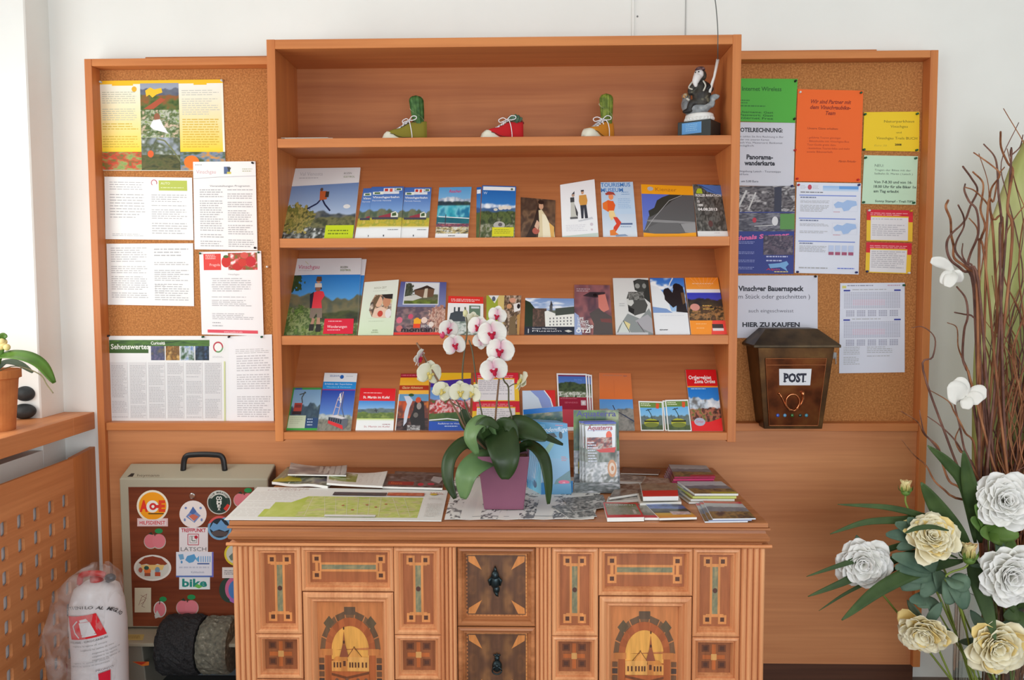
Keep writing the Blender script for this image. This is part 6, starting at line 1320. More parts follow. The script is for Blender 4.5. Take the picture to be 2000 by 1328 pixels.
q = lambda x, y, d=-.19: inv @ U(x, y, y=d)
MB().tube([q(1386,181), q(1390,165), q(1395,150), q(1402,116)], [.0035,.0038,.0032,.0042], 10).build('rod_handle', newmat('white_enamel', (226,226,222), .4), tr_, local=True, smooth=True)
rodp = [q(1402,116,-.20), q(1402,95,-.275), q(1402,64,-.29), q(1400,30,-.29), q(1396,-4,-.29), q(1388,-34,-.29)]
MB().tube(bez(rodp, 30), .0012, 6).build('rod', newmat('grey_rod', (96,98,96), .5), tr_, local=True, smooth=True)
# ================================================================= shoe polishing machine
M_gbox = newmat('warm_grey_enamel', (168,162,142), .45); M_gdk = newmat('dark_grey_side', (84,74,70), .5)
M_dwood = woodmat('dark_walnut_laminate', (136,70,44), (96,46,30), 'X', .35, .9)
yF = -.155
mb_ = U(380, 1225, y=yF); spm = empty('shoe_polishing_machine', (mb_.x, -.16, 0)); tag(spm, 'grey shoe polishing machine with walnut panel full of stickers and a black handle', 'shoe polisher')
tl, tr0 = U(232, 934, y=yF), U(523, 936, y=yF); zF = (tl.z+tr0.z)/2; zB = U(400, 905, y=-.075).z; zL = U(340, 1226, y=yF).z
xl, xr = tl.x+.001, tr0.x
m = MB(); m.hexa([(xl,yF,zL),(xr,yF,zL),(xr,-.075,zL),(xl,-.075,zL)], [(xl,yF,zF),(xr,yF,zF),(xr,-.075,zB),(xl,-.075,zB)])
m.build('housing', M_gbox, spm, bevel=.004)
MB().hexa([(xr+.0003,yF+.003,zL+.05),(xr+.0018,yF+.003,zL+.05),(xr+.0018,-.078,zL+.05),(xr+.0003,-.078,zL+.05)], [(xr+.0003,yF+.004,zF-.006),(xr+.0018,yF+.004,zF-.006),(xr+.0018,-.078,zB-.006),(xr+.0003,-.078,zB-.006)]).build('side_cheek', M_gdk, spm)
P = lambda px, py, o=.0: U(px, py, y=yF-o)
a, b = P(251, 951), P(503, 1224)
MB().box(a.x, b.x, yF-.0015, yF+.002, b.z, a.z).build('walnut_panel', M_dwood, spm)
hp = [U(357, 905, y=-.11), U(362, 893, y=-.11), U(380, 888, y=-.11), U(415, 888, y=-.11), U(434, 893, y=-.11), U(439, 905, y=-.11)]
for p in (hp[0], hp[-1]): p.z = (zF+zB)/2-.002
MB().tube(bez(hp, 30), .0062, 10, flat=1.5).build('carrying_handle', M_black, spm, smooth=True)
A = Art(70, 12, (168,162,142)); A.poly([(4,10),(12,2),(18,2),(14,10)], (40,38,34)); A.text('heymann', 22, 9.5, 6, (84,74,60), w=40, it=.2)
c = [Vector((U(245,918,y=yF+.035).x, yF+.03, zF+(zB-zF)*.375+.0008)), Vector((U(320,918,y=yF+.035).x, yF+.03, zF+(zB-zF)*.375+.0008)), Vector((U(318,929,y=yF).x, yF+.004, zF+(zB-zF)*.05+.0008)), Vector((U(243,929,y=yF).x, yF+.004, zF+(zB-zF)*.05+.0008))]
A.build('maker_badge', c, M_print, .0003, parent=spm, edge=(168,162,142))
def stick(x0, y0, x1, y1, art, nm='sticker', edge=(230,230,226), o=.0021, shape=None):
    return art.build(nm, [P(x0,y0,o), P(x1,y0,o), P(x1,y1,o), P(x0,y1,o)], M_print, .0004, parent=spm, edge=edge)
class Dec(Art):
    """sticker of free outline: no rectangular ground, its own cut-out shape comes first"""
    def __init__(s, W, H): Art.__init__(s, W, H); s.P=[]; s.F=[]; s.C=[]; s.L=[]
    def build(s, name, corners, mat, parent=None, eps=.00012):
        tl, tr, br, bl = [Vector(c) for c in corners]; n = (bl-tl).cross(tr-tl).normalized(); V = []
        for (x, y), l in zip(s.P, s.L):
            u, v = x/s.W, y/s.H; V.append((tl*(1-u)+tr*u)*(1-v)+(bl*(1-u)+br*u)*v+n*(l*eps))
        m = MB(); m.add(V, s.F); m.c = list(s.C); m.hasc = True; return m.build(name, mat, parent)
def dec(x0, y0, x1, y1, A, nm='sticker', o=.0018): return A.build(nm, [P(x0,y0,o), P(x1,y0,o), P(x1,y1,o), P(x0,y1,o)], M_print, parent=spm)
def arc(A, t, cx, cy, r, h, c, a0, a1):
    for i, ch in enumerate(t):
        a_ = a0+(a1-a0)*i/max(1, len(t)-1); rad = math.radians(a_)
        if ch != ' ': A.text(ch, cx+r*math.sin(rad), cy-r*math.cos(rad), h, c, 'c', bold=.02, rot=-a_, sep=False)
    A.lay += 1
A = Dec(64, 74); A.rect(2,56,62,72,(226,190,190)); A.ell(32,32,31,31,(236,228,206),32); A.ell(32,32,27,27,(244,160,30),32); A.text('A', 7, 42, 20, (226,60,40), w=16, bold=.06); A.text('E', 44, 42, 20, (226,70,40), w=13, bold=.06); A.ell(32,33,12,12,(240,238,232)); A.ell(33,33,7,7,(214,50,50)); A.ell(33,33,3,3,(240,238,232)); A.rect(38,30,45,36,(214,50,50)); A.rect(24,46,54,48,(80,60,30)); A.rect(5,58,59,70,(232,214,214)); A.text('HILFSDIENST', 32, 68, 7, (206,40,60), 'c', 50, .02)
dec(266,956,330,1030,A)
MB().lathe([(0,0),(.0095,0),(.0095,.004),(.007,.006),(0,.006)], n=20).build('lock', newmat('chrome_lock', (206,206,206), .2, metal=1), None, origin=(0,0,0)); lk = bpy.data.objects['lock']; lk.rotation_euler = (math.radians(90),0,0); lk.parent = spm; lk.location = P(376,968,.0018)-spm.location
A = Dec(54, 54); A.ell(27,27,26.5,26.5,(236,226,222),32); A.poly([(27,16),(42,30),(30,44),(13,32)], (120,140,190)); A.poly([(27,26),(38,32),(29,40),(18,32)], (206,110,90)); A.poly([(20,24),(27,12),(34,22),(27,28)], (80,110,170)); A.ell(13,15,2.4,2.4,(120,140,190)); A.ell(42,15,2.4,2.4,(120,140,190)); A.ell(11,38,2,3,(120,140,190)); A.ell(44,38,2,3,(120,140,190)); A.line([(18,31),(29,41)],1,(236,226,222)); A.line([(18,31),(18,31.1)],1,(0,0,0))
dec(350,977,404,1031,A)
A = Dec(50, 50); A.ell(25,25,24.5,24.5,(206,206,198),32); A.ell(25,25,22.6,22.6,(50,66,60),32); A.ell(25,25,22.6,22.6,(206,206,198),32,a0=200,a1=340); A.ell(25,26,17,17,(38,60,52),28); A.poly([(34,38),(42,28),(47,31),(40,43)], (214,60,50)); A.text('CO', 25, 20, 7, (236,236,230), 'c', 12, .05); A.text('M', 25, 28.6, 7, (236,236,230), 'c', 10, .05); A.text('E', 25, 35, 5.6, (236,236,230), 'c', 7, .04); A.text('X', 25, 41, 4.6, (236,236,230), 'c', 6, .04); arc(A, 'CLUB MARATHON', 25, 25, 18.6, 3.6, (70,76,70), -62, 62)
dec(404,957,452,1005,A)
A = Dec(50, 50); A.ell(25,25,24.5,24.5,(120,170,206),32); A.ell(25,25,24.5,24.5,(214,90,90),26,a0=200,a1=300); A.ell(25,25,20,20,(40,50,60),30); A.poly([(5,26),(12,14),(20,18),(28,8),(36,18),(44,22),(45,28),(36,32),(24,28),(12,32)], (110,160,206)); A.poly([(7,34),(20,30),(44,34),(38,42),(14,42)], (90,80,80)); arc(A, 'MOUNTAIN', 25, 25, 20.4, 3.6, (236,236,230), 232, 148) if False else None
dec(405,1007,453,1055,A)
def apple(x0, y0, x1, y1, half=False):
    A = Dec(46, 46)
    if half: A.ell(24,28,14,16,(206,206,200),24); A.ell(24,28,12,14,(216,120,130),24); A.poly([(12,40),(18,30),(26,42),(14,46)], (196,196,190))
    else: A.ell(15,29,14,15,(190,186,176),22); A.ell(31,29,14,15,(190,186,176),22); A.ell(15,28,13,14,(216,120,130),22); A.ell(31,28,13,14,(218,124,134),22)
    A.line([(23,18),(25,6)], 2, (80,60,50)); A.ell(31,8,8,5,(40,140,80),16)
    A.poly([(10,14),(16,10),(20,16)], (40,60,46)) if not half else None
    dec(x0, y0, x1, y1, A)
apple(455,950,499,993); apple(280,1029,325,1074); apple(291,1162,332,1208,True); apple(343,1158,389,1204)
A = Art(56, 48, (232,226,228)); A.text('TREFFPUNKT', 28, 9, 7, (190,40,66), 'c', 48, .03); A.box(17,13,38,34,1.4,(190,60,80)); A.box(21,17,34,30,1,(150,150,146)); A.line([(25,17),(25,26),(32,26)], 2, (130,140,130)); A.ell(33,19,3.4,3.4,(190,40,60)); A.text('LATSCH', 28, 46, 7.6, (110,110,112), 'c', 50)
stick(350,1030,406,1078,A)
A = Art(74, 50, (228,230,240)); A.poly([(4,5),(14,4),(16,14),(8,16)], (120,170,206)); A.ell(11,20,2,3,(90,150,200)); A.poly([(18,16),(22,8),(36,4),(40,12),(34,20),(26,22)], (90,160,210)); A.poly([(38,14),(46,8),(44,20)], (110,176,216)); A.text('IIIIII', 44, 20, 12, (110,170,220), w=24); A.rect(42,22,66,24.5,(70,100,160)); A.lines(6,29,68,35,1,(200,204,220),.5,gap=0); A.text('Kühltechnik', 30, 42, 4, (150,160,180), w=26); A.rect(0,47,74,50,(90,120,190)); A.rect(71,0,74,50,(110,110,200))
stick(344,1078,417,1127,A)
A = Art(62, 26, (228,234,236)); A.text('bike', 31, 20, 16, (40,140,130), 'c', 50, .035); A.poly([(30,20),(36,14),(48,20),(40,24)], (110,190,90))
stick(350,1127,410,1151,A)
A = Dec(76, 52); A.ell(38,26,37.5,25.5,(226,222,214),36); A.ell(38,26,33,22,(206,206,196),32); A.poly([(10,16),(22,6),(38,3),(56,7),(68,18),(60,22),(48,18),(38,22),(26,18),(16,20)], (140,64,40)); A.poly([(14,20),(62,20),(58,30),(18,30)], (226,190,120)); A.ell(28,32,7,6,(226,120,60)); A.ell(26,26,5,4,(50,90,80)); A.rect(22,36,34,42,(150,80,60)); A.ell(48,30,5,6,(120,150,170)); A.rect(43,34,54,42,(190,80,50)); A.ell(14,30,4,5,(180,90,70))
dec(261,1083,335,1135,A)
A = Art(32, 48, (206,200,176)); A.line([(8,34),(14,18),(24,12),(20,26),(12,32)], .8, (150,100,90)); A.line([(12,14),(22,20),(14,36),(20,38)], .8, (130,96,90)); A.line([(10,26),(24,20)], .6, (150,110,100))
stick(263,1148,295,1196,A,edge=(206,200,176))
A = Dec(50, 50); A.ell(25,25,24,24,(226,206,60),30); A.ell(25,25,20,20,(206,210,200),30); A.photo if False else None; A.poly([(10,30),(20,20),(30,26),(40,36),(14,38)], (110,130,120)); A.ell(30,18,6,5,(150,150,170))
dec(437,1058,487,1106,A)
A = Art(40, 22, (226,222,220)); A.lines(4,6,34,16,3,(140,140,144),.5,gap=0); stick(434,1108,474,1129,A)
A = Dec(52, 52); A.ell(22,26,22,25,(50,70,60),30); A.ell(32,24,20,24,(206,110,150),30); A.ell(34,26,15,19,(80,130,196),26); A.poly([(20,40),(34,44),(30,52),(22,48)], (170,110,190)); dec(428,1126,478,1178,A)
# ledge, foot housing and brush rollers
yl = -.245; e0, e1 = U(238, 1256, y=yl), U(470, 1256, y=yl)
xr2 = cb.location.x+(x0-cb.location.x)-.012
m = MB(); m.hexa([(xl+.002,yl,e0.z-.012),(xr2,yl,e0.z-.012),(xr2,-.08,e0.z-.012),(xl+.002,-.08,e0.z-.012)], [(xl+.002,yl,e0.z),(xr2,yl,e0.z),(xr2,yF+.0,zL-.0005),(xl+.002,yF+.0,zL-.0005)][0:2]+[(xr2,-.08,zL-.0005),(xl+.002,-.08,zL-.0005)])
m.build('control_ledge', M_gbox, spm, bevel=.003)
zled = lambda y: e0.z+(zL-e0.z)*((y-yl)/(-.08-yl))
def ledge_art(px0, px1, A, edge=(168,162,142)):
    ya, yb_ = yl+.055, yl+.018; z_a, z_b = zled(ya)+.0006, zled(yb_)+.0006
    A.build('sticker', [Vector((U(px0,1234,y=ya).x,ya,z_a)), Vector((U(px1,1234,y=ya).x,ya,z_a)), Vector((U(px1-3,1247,y=yb_).x,yb_,z_b)), Vector((U(px0-3,1247,y=yb_).x,yb_,z_b))], M_print, .0003, parent=spm, edge=edge)
A = Art(38, 18, (196,176,110)); A.lines(6,4,32,14,3,(140,120,70),.5,gap=0); ledge_art(244, 282, A)
A = Art(26, 20, (168,162,142)); A.box(1,1,25,19,.8,(70,66,60)); A.poly([(5,15),(14,9),(21,10),(21,15)], (50,46,44)); ledge_art(338, 363, A)
A = Art(28, 20, (168,162,142)); A.box(1,1,27,19,.8,(70,66,60)); A.line([(8,3),(7,9),(12,8)], 2, (50,46,44)); A.poly([(5,15),(14,10),(23,13),(23,16)], (206,206,200)); ledge_art(414, 441, A)
zb2 = e0.z-.0125
c0, c1 = U(240, 1290, y=-.21).x, U(288, 1290, y=-.21).x
MB().hexa([(c0,-.235,0),(c1+.012,-.235,0),(c1+.012,-.08,0),(c0,-.08,0)], [(c0,-.235,zb2),(c1-.004,-.235,zb2),(c1-.004,-.08,zb2),(c0,-.08,zb2)]).build('foot_housing', newmat('mid_grey_enamel', (128,124,112), .5), spm, bevel=.003)
A = Dec(36, 10); A.poly([(0,0),(36,0),(36,8),(22,10)], (214,120,50)); A.poly([(4,1),(32,1),(20,7)], (190,50,36))
A.build('sticker', [U(258,1292,y=-.2366), U(291,1292,y=-.2366), U(291,1301,y=-.2366), U(258,1301,y=-.2366)], M_print, parent=spm)
MB().box(c0, xr2, -.30, -.08, .0, .03, .004).build('base_tray', newmat('dark_tray', (70,68,66), .6), spm)
MB().box(c1+.0, xr2, -.095, -.082, .031, zb2).build('back_plate', newmat('slate_plate', (84,92,96), .5), spm)
def brush(px0, px1, r_, mat, nm, yy=-.20):
    xa, xb = U(px0, 1290, y=yy-r_*.6).x, U(px1, 1290, y=yy-r_*.6).x; zc = .185; m = MB(); n = 56; rs = random.Random(int(px0))
    vs = []; fs = []; K = 10
    for i in range(K+1):
        for j in range(n):
            a_ = 2*math.pi*j/n; rr = r_*(1 if 0 < i < K else .93)*(1+.035*rs.uniform(-1, 1)); vs.append((xa+(xb-xa)*i/K+rs.uniform(-.0015,.0015), yy+rr*math.cos(a_), zc+rr*math.sin(a_)))
    for i in range(K):
        for j in range(n): fs.append((i*n+j, i*n+(j+1)%n, (i+1)*n+(j+1)%n, (i+1)*n+j))
    fs += [tuple(range(n))[::-1], tuple(K*n+j for j in range(n))]; m.add(vs, fs); return m.build(nm, mat, spm)
brush(308, 384, .092, noisemat('black_bristles', [(.3,(16,16,18)),(.7,(54,54,56))], 220, .8, bump=.5), 'bristle_roller')
brush(388, 446, .088, noisemat('grey_felt_roller', [(.3,(84,84,76)),(.6,(116,114,100)),(.75,(170,168,156))], 90, .8, bump=.4), 'polishing_roller')
xa = U(296, 1290, y=-.2).x
MB().tube([(xa,-.20,.185),(xr2-.004,-.20,.185)], .012, 12).build('axle', newmat('steel', (150,152,156), .3, metal=1), spm)

# ================================================================= wrapped fire extinguisher
ye = -.46; a, b = U(142, 1250, y=ye), U(245, 1250, y=ye); ex = (a.x+b.x)/2; er = (b.x-a.x)/2*.97
ztop_e = U(200, 1135, y=ye).z
ext = empty('fire_extinguisher', (ex, ye, 0)); tag(ext, 'fire extinguisher under a white printed cover wrapped in clear plastic, beside the radiator cover', 'fire extinguisher')
prof = [(0,0),(er*.86,0),(er*.98,.03),(er,.12),(er*1.0,.28),(er*1.02,ztop_e-.12),(er*.97,ztop_e-.06),(er*.80,ztop_e-.018),(er*.45,ztop_e),(0,ztop_e+.002)]
m = MB(); n = 40; vs = []; fs = []
for r_, z in prof:
    for j in range(n):
        a_ = 2*math.pi*j/n; k_ = 1+.018*math.sin(a_*5+z*20)*(z > .05); vs.append((ex+r_*k_*math.cos(a_), ye+r_*k_*math.sin(a_), z))
for i in range(len(prof)-1):
    for j in range(n): fs.append((i*n+j, i*n+(j+1)%n, (i+1)*n+(j+1)%n, (i+1)*n+j))
m.add(vs, fs, col=lin((214,212,216))); COV = m
A = Dec(100, 200); ARC = (60,60,64)
arc(A, 'PROTETTO TIENILO AL MEGLIO', 52, 62, 50, 6, ARC, -72, 62)
def strip(q, c, n=14):
    tl, tr, br, bl = [Vector(p) for p in q]
    for i in range(n):
        a_, b_ = i/n, (i+1)/n; A.poly([tuple(tl.lerp(tr,a_)), tuple(tl.lerp(tr,b_)), tuple(bl.lerp(br,b_)), tuple(bl.lerp(br,a_))], c, sep=False)
    A.lay += 1
strip([(24,32),(66,22),(78,70),(30,80)], (214,34,44)); strip([(44,42),(58,39),(66,68),(48,72)], (214,212,216), 6); A.poly([(45,36),(54,32),(57,38),(46,41)], (214,212,216)); A.line([(42,38),(35,50),(38,64),(44,74)], 2, (214,212,216)); A.line([(46,68),(66,64)], 1.2, (190,60,66))
A.text('POLVERE - IDROCARBURI', 30, 88, 4, (90,90,94), w=50, rot=12); 
for k, (x_, w_) in enumerate(((34,44),(46,40),(60,34),(60,30),(60,34),(34,46),(30,50))): A.text('togliere la spina di sicurezza'[:int(w_/1.6)], x_, 94+k*7, 3, (130,130,134), w=w_, rot=8)
strip([(66,150),(80,147),(79,200),(68,200)], (206,20,50), 5); A.text('PRONTO', 64, 145, 4, (90,90,100), w=20, rot=6); A.ell(11,154,7,13,(200,30,60),18); A.text('ok', 10, 178, 5, (110,110,116))
lw = er*.93
def curved(A):
    V = []
    z1, z0 = ztop_e-.035, ztop_e-.035-.235*1.15
    for (x, y), l in zip(A.P, A.L):
        a_ = math.radians(-78+156*x/100); z = z1+(z0-z1)*y/200; rr = er*1.045+.0004*l
        V.append((ex+rr*math.sin(a_), ye-rr*math.cos(a_), z))
    b = len(COV.v); COV.add(V, A.F); COV.c[b:] = list(A.C); return COV.build('fabric_cover', attrmat('printed_cloth', .75), ext, smooth=True)
curved(A)
m = MB(); c = U(190, 1124, y=ye); m.tube(bez([(ex-.045,ye-.01,ztop_e-.004),(ex-.03,ye-.02,ztop_e+.026),(ex+.01,ye-.02,ztop_e+.03),(ex+.03,ye-.01,ztop_e+.022)], 20), .009, 8); m.lathe([(.018,ztop_e-.004),(.018,ztop_e+.014),(0,ztop_e+.018)], (ex,ye,0), 16)
m.build('red_carrying_grip', newmat('red_lacquer', (176,40,36), .35), ext, smooth=True)
MB().ball((ex+.045,ye-.01,ztop_e+.014), (.016,.012,.012)).tube([(ex+.03,ye,ztop_e-.004),(ex+.05,ye-.01,ztop_e+.022)], .006).build('valve', newmat('dark_valve', (60,58,64), .3, metal=.6), ext, smooth=True)
# clear bag: a crumpled skin round the extinguisher, bulging to the left
M_bag = newmat('clear_polythene', (226,222,222), .12, spec=.7, alpha=.32)
nt = M_bag.node_tree; bn = nt.nodes['Principled BSDF']; nz = N(M_bag, 'ShaderNodeTexNoise'); nz.inputs['Scale'].default_value = 14; nz.inputs['Detail'].default_value = 3; nz.inputs['Distortion'].default_value = 1.5
rp = N(M_bag, 'ShaderNodeMapRange'); rp.inputs['From Min'].default_value = .35; rp.inputs['From Max'].default_value = .75; rp.inputs['To Min'].default_value = .04; rp.inputs['To Max'].default_value = .36
tc = N(M_bag, 'ShaderNodeTexCoord'); nt.links.new(tc.outputs['Object'], nz.inputs[0]); nt.links.new(nz.outputs[0], rp.inputs[0]); nt.links.new(rp.outputs[0], bn.inputs['Alpha'])
rs = random.Random(3); ctr = [(U(150,1116,y=ye).z-.0, .02), (0,0)]
m = MB(); vs = []; fs = []; n = 48; lv = [(1.0,.0,0),(1.18,-.010,.06),(1.32,-.028,.16),(1.42,-.040,.26),(1.46,-.048,.33),(1.34,-.040,.38),(1.14,-.022,ztop_e-.02),(.86,-.006,ztop_e+.02),(.50,.002,ztop_e+.038),(.2,.01,ztop_e+.046)]
for i, (k_, dx, z) in enumerate(lv):
    for j in range(n):
        a_ = 2*math.pi*j/n; w_ = 1+.06*math.sin(a_*7+i*1.3)+.04*math.sin(a_*11-i*2.1); vs.append((ex+dx+er*k_*w_*math.cos(a_), ye+er*1.15*min(k_, 1.12)*w_*math.sin(a_), z+.008*math.sin(a_*5+i)))
for i in range(len(lv)-1):
    for j in range(n): fs.append((i*n+j, i*n+(j+1)%n, (i+1)*n+(j+1)%n, (i+1)*n+j))
m.add(vs, fs).build('plastic_bag', M_bag, ext, smooth=True)

# ================================================================= on the window board
SZT = .9072
M_ter = noisemat('terracotta', [(.3,(176,100,54)),(.6,(204,128,72)),(.75,(214,150,100))], 12, .8, bump=.05)
pb2 = U(10, 842, z=SZT); pr_ = .050; pc = Vector((pb2.x-pr_*.78, pb2.y+.02, SZT)); zr = U(34, 722, y=pc.y).z; rr_ = U(34, 724, y=pc.y).x-pc.x
pp = empty('potted_plant', pc); tag(pp, 'terracotta pot with a strap leaved plant at the left edge of the window board', 'plant')
MB().lathe([(0,0),(pr_,0),(rr_*.88,zr-SZT-.03),(rr_*.90,zr-SZT-.026),(rr_,zr-SZT-.024),(rr_,zr-SZT),(rr_*.93,zr-SZT),(rr_*.88,zr-SZT-.02),(0,zr-SZT-.02)], pc, 36).build('pot', M_ter, pp, smooth=False)
W_ = lambda x, y, d=0: U(x, y, y=pc.y+d)
M_bl = noisemat('bright_leaf', [(.3,(54,92,32)),(.7,(96,134,52))], 10, .4)
def pl(pts, w_, mat=M_bl, nrm=None): m = MB(); blade(m, pts, w_, nrm=nrm, wf=LEAFW, fold=.3); m.build('leaf', mat, pp, smooth=True, solid=.002)
top = Vector((pc.x, pc.y, zr-.01))
pl([top, W_(0,700,-.01), W_(40,697,-.03), W_(78,712,-.04), W_(106,748,-.04)], .050, nrm=(.2,-.5,1))
pl([top, W_(10,710,.03), W_(36,712,.04), W_(64,728,.05)], .032, noisemat('grey_leaf', [(.3,(84,104,84)),(.7,(126,142,118))], 10, .5), nrm=(0,-.4,1))
pl([top, W_(-20,690,.0), W_(-60,700,-.02), W_(-90,740,-.02)], .05, nrm=(-.2,-.5,1))
pl([top, W_(-5,690,-.0), W_(4,660,.0), W_(14,655,-.0)], .03)
MB().tube(bez([top, W_(30,715,.03), W_(76,730,.02), W_(92,752,.02), W_(104,768,.02)], 20), .0018, 6).build('aerial_root', newmat('pale_root', (150,144,110), .7), pp, smooth=True)
m = MB(); rs = random.Random(2)
for k in range(9): m.ball(W_(4+rs.uniform(-9,10), 671+rs.uniform(-8,8), rs.uniform(-.01,.01)), (.010,.008,.010), 10, 7)
m.build('flower', newmat('pale_yellow_flower', (226,206,140), .6), pp, smooth=True)
M_st = noisemat('black_pebble', [(.3,(34,38,40)),(.7,(58,62,64))], 30, .55, bump=.03)
sp_ = U(62, 818, z=SZT)
def pebble(px, py, y, rx, rz, lab, ry=None, z=None):
    c = U(px, py, y=y); c.z = (SZT+rz+.0003) if z is None else z
    tag(MB().ball(c, (rx, ry or rx*.8, rz), 28, 18, f=lambda th_, a_: 1+.03*math.sin(2*a_+1)).build('black_pebble', M_st, smooth=True), lab, 'stone', 'black stones on the window board')
ysb = U(62, 822, z=SZT).y+.045
pebble(47, 808, ysb-.002, .036, .024, 'lower left black stone of the pile on the window board', .03)
pebble(66, 804, ysb+.052, .034, .0275, 'lower right black stone of the pile on the window board', .024)
pebble(50, 780, ysb+.014, .031, .024, 'round black stone resting on top of the other two', .026, z=SZT+.0575+.022)
pebble(33, 810, ysb+.088, .026, .018, 'small black stone behind the pile, next to the terracotta pot', .02)
cd_ = U(28, 800, z=SZT); cc = U(30, 790, y=ysb+.14)
tag(MB().lathe([(0,0),(.020,0),(.021,.05),(.016,.054),(0,.052)], (cc.x, ysb+.14, SZT+.0003), 24).build('candle', newmat('cream_wax', (240,222,170), .5, sub=.3), smooth=True), 'small cream candle glimpsed between the pot and the black stones', 'candle')

# ================================================================= flower arrangement at the right
YV = -.42; a = U(1873, 1250, y=YV); vc = Vector((U(1966, 1250, y=YV).x, YV, 0)); vr = vc.x-a.x; zv = U(1960, 1150, y=YV).z
M_glass = newmat('clear_glass', (236,242,240), .02, trans=1, ior=1.45)
va = empty('floor_vase', vc); tag(va, 'tall clear glass floor vase holding the twigs and flowers', 'vase')
MB().lathe([(0,.001),(vr*.96,.001),(vr,.012),(vr,zv),(vr-.0045,zv),(vr-.0045,.02),(0,.018)], vc, 48).build('glass_cylinder', M_glass, va, smooth=False)
tb = empty('twig_bundle', vc); tag(tb, 'tall bundle of reddish curly willow twigs standing in the glass vase', 'twigs')
M_tw = noisemat('willow_bark', [(.3,(104,62,42)),(.5,(150,96,64)),(.7,(180,126,88))], 30, .7, 3, stretch=(1,1,.3)); M_tw2 = noisemat('dark_willow_bark', [(.3,(92,62,56)),(.7,(134,94,80))], 30, .7, 3)
base = lambda k: Vector((vc.x+.05*math.cos(k*2.4), YV+.05*math.sin(k*2.4), .025))
CR3 = lambda x, y: (1760+x/3.32, 200+y/3.32); CR4 = lambda x, y: (1760+x/3.495, 560+y/3.495)
traced = [([(645,190),(648,290),(690,390),(725,440),(705,560),(690,700),(720,900)], 3, 4.2), ([(535,270),(605,350),(625,450),(630,580),(650,760),(640,900)], 3, 3.4), ([(470,325),(590,410),(640,470),(585,560),(575,670),(600,900)], 3, 3), ([(400,415),(455,490),(495,570),(450,670),(410,770),(320,860),(295,930),(320,1020),(400,1090),(470,1200)], 3, 4),
 ([(465,450),(530,520),(525,620),(515,700),(545,800),(520,880),(505,1000)], 3, 3.6), ([(415,530),(410,570),(440,640),(490,700),(500,850),(450,980),(435,1060),(470,1180)], 3, 4), ([(305,635),(290,680),(320,760),(325,860),(340,930),(345,1010),(430,1080),(490,1200)], 3, 5), ([(370,665),(405,740),(405,810),(360,900),(355,970),(430,1060),(500,1160)], 3, 3.4), ([(440,750),(490,810),(500,890),(540,1000)], 3, 2.6), ([(400,915),(395,980),(420,1040),(480,1150)], 3, 2.4), ([(415,550),(480,575),(560,660),(600,760),(660,820)], 3, 2.6), ([(790,210),(770,290),(710,350),(712,400)], 3, 2), ([(670,420),(630,480),(600,640),(560,720)], 3, 2.6),
 ([(380,0),(440,80),(455,200),(430,300),(420,480),(445,560),(470,640)], 4, 4), ([(315,245),(380,280),(388,400),(410,470),(450,560),(480,660)], 4, 1.8), ([(365,175),(430,188),(490,205),(520,300)], 4, 3), ([(185,700),(320,780),(360,850),(400,920),(440,1000),(500,1080)], 4, 2), ([(180,885),(270,950),(370,1050),(430,1150),(500,1250)], 4, 2), ([(0,850),(110,920),(160,1010),(250,1090),(280,1200),(330,1328),(420,1400)], 4, 2.6), ([(390,740),(365,800),(400,950),(430,1100),(470,1200)], 4, 3.2), ([(400,960),(370,1040),(400,1120),(450,1170)], 4, 2.4), ([(125,840),(135,900),(160,1000),(220,1070)], 4, 1.6), ([(0,1040),(90,1150),(170,1220),(230,1328),(330,1420)], 4, 2.2), ([(70,280),(150,275),(230,350),(215,480),(150,570)], 4, 1.4)]
def grow(i, path, r0, r1, mat):
    return MB().tube(bez(path, 5*len(path)), list(np.linspace(r0, r1, len(bez(path, 5*len(path))))), 6).build('twig', mat, tb, smooth=True)
px_m = (2.74+YV)/FPX
for i, (pts, cr, wd) in enumerate(traced):
    f_ = CR3 if cr == 3 else CR4; rs = random.Random(i)
    P3 = [U(*f_(*p), y=YV-.03+.07*math.sin(k*.9+i*1.7)*(.4 if k > len(pts)-3 else 1)) for k, p in enumerate(pts)]
    last = P3[-1]; bs = base(i); mid = Vector((vc.x-.055+.04*math.sin(i), YV+.04*math.cos(i*2), .62)); 
    full = [p for p in P3[::-1]]
    full = [bs, mid]+([mid.lerp(full[0], .5)] if (full[0]-mid).length > .25 else [])+full
    grow(i, full, .0042, wd*px_m*.42, M_tw2 if i % 2 else M_tw)
for i in range(74):
    rs = random.Random(100+i); bs = base(i+.3)*1.0; tall = i < 24; top_z = rs.uniform(1.35, 1.86) if tall else rs.uniform(.85, 1.36); spread = rs.uniform(.10, .30); dirx = rs.uniform(-.2, 1.0) if i % 5 else rs.uniform(-.45, 0); diry = rs.uniform(-.3, 1)*.6
    pts = [bs]; k = 16 if tall else 12; ph = rs.uniform(0, 6); fr = rs.uniform(16, 26); am = rs.uniform(.014, .030)
    for j in range(1, k+1):
        q = j/k; z = .025+(top_z-.025)*q; e_ = max(0, q-.3)/.7; wob = am*math.sin(q*fr+ph)*(.4+e_)
        pts.append(Vector((min(vc.x+.5, bs.x*.35+vc.x*.65+.01+spread*dirx*q**1.6+wob+rs.uniform(-.010,.010)*e_), YV+diry*spread*q**1.5+am*math.cos(q*fr*.8+ph)*e_, z+.012*math.sin(q*fr*1.3)*e_)))
    grow(i, pts, rs.uniform(.0030, .0046), .0011, (M_tw, M_tw, M_tw2)[i % 3])
mt = MB()
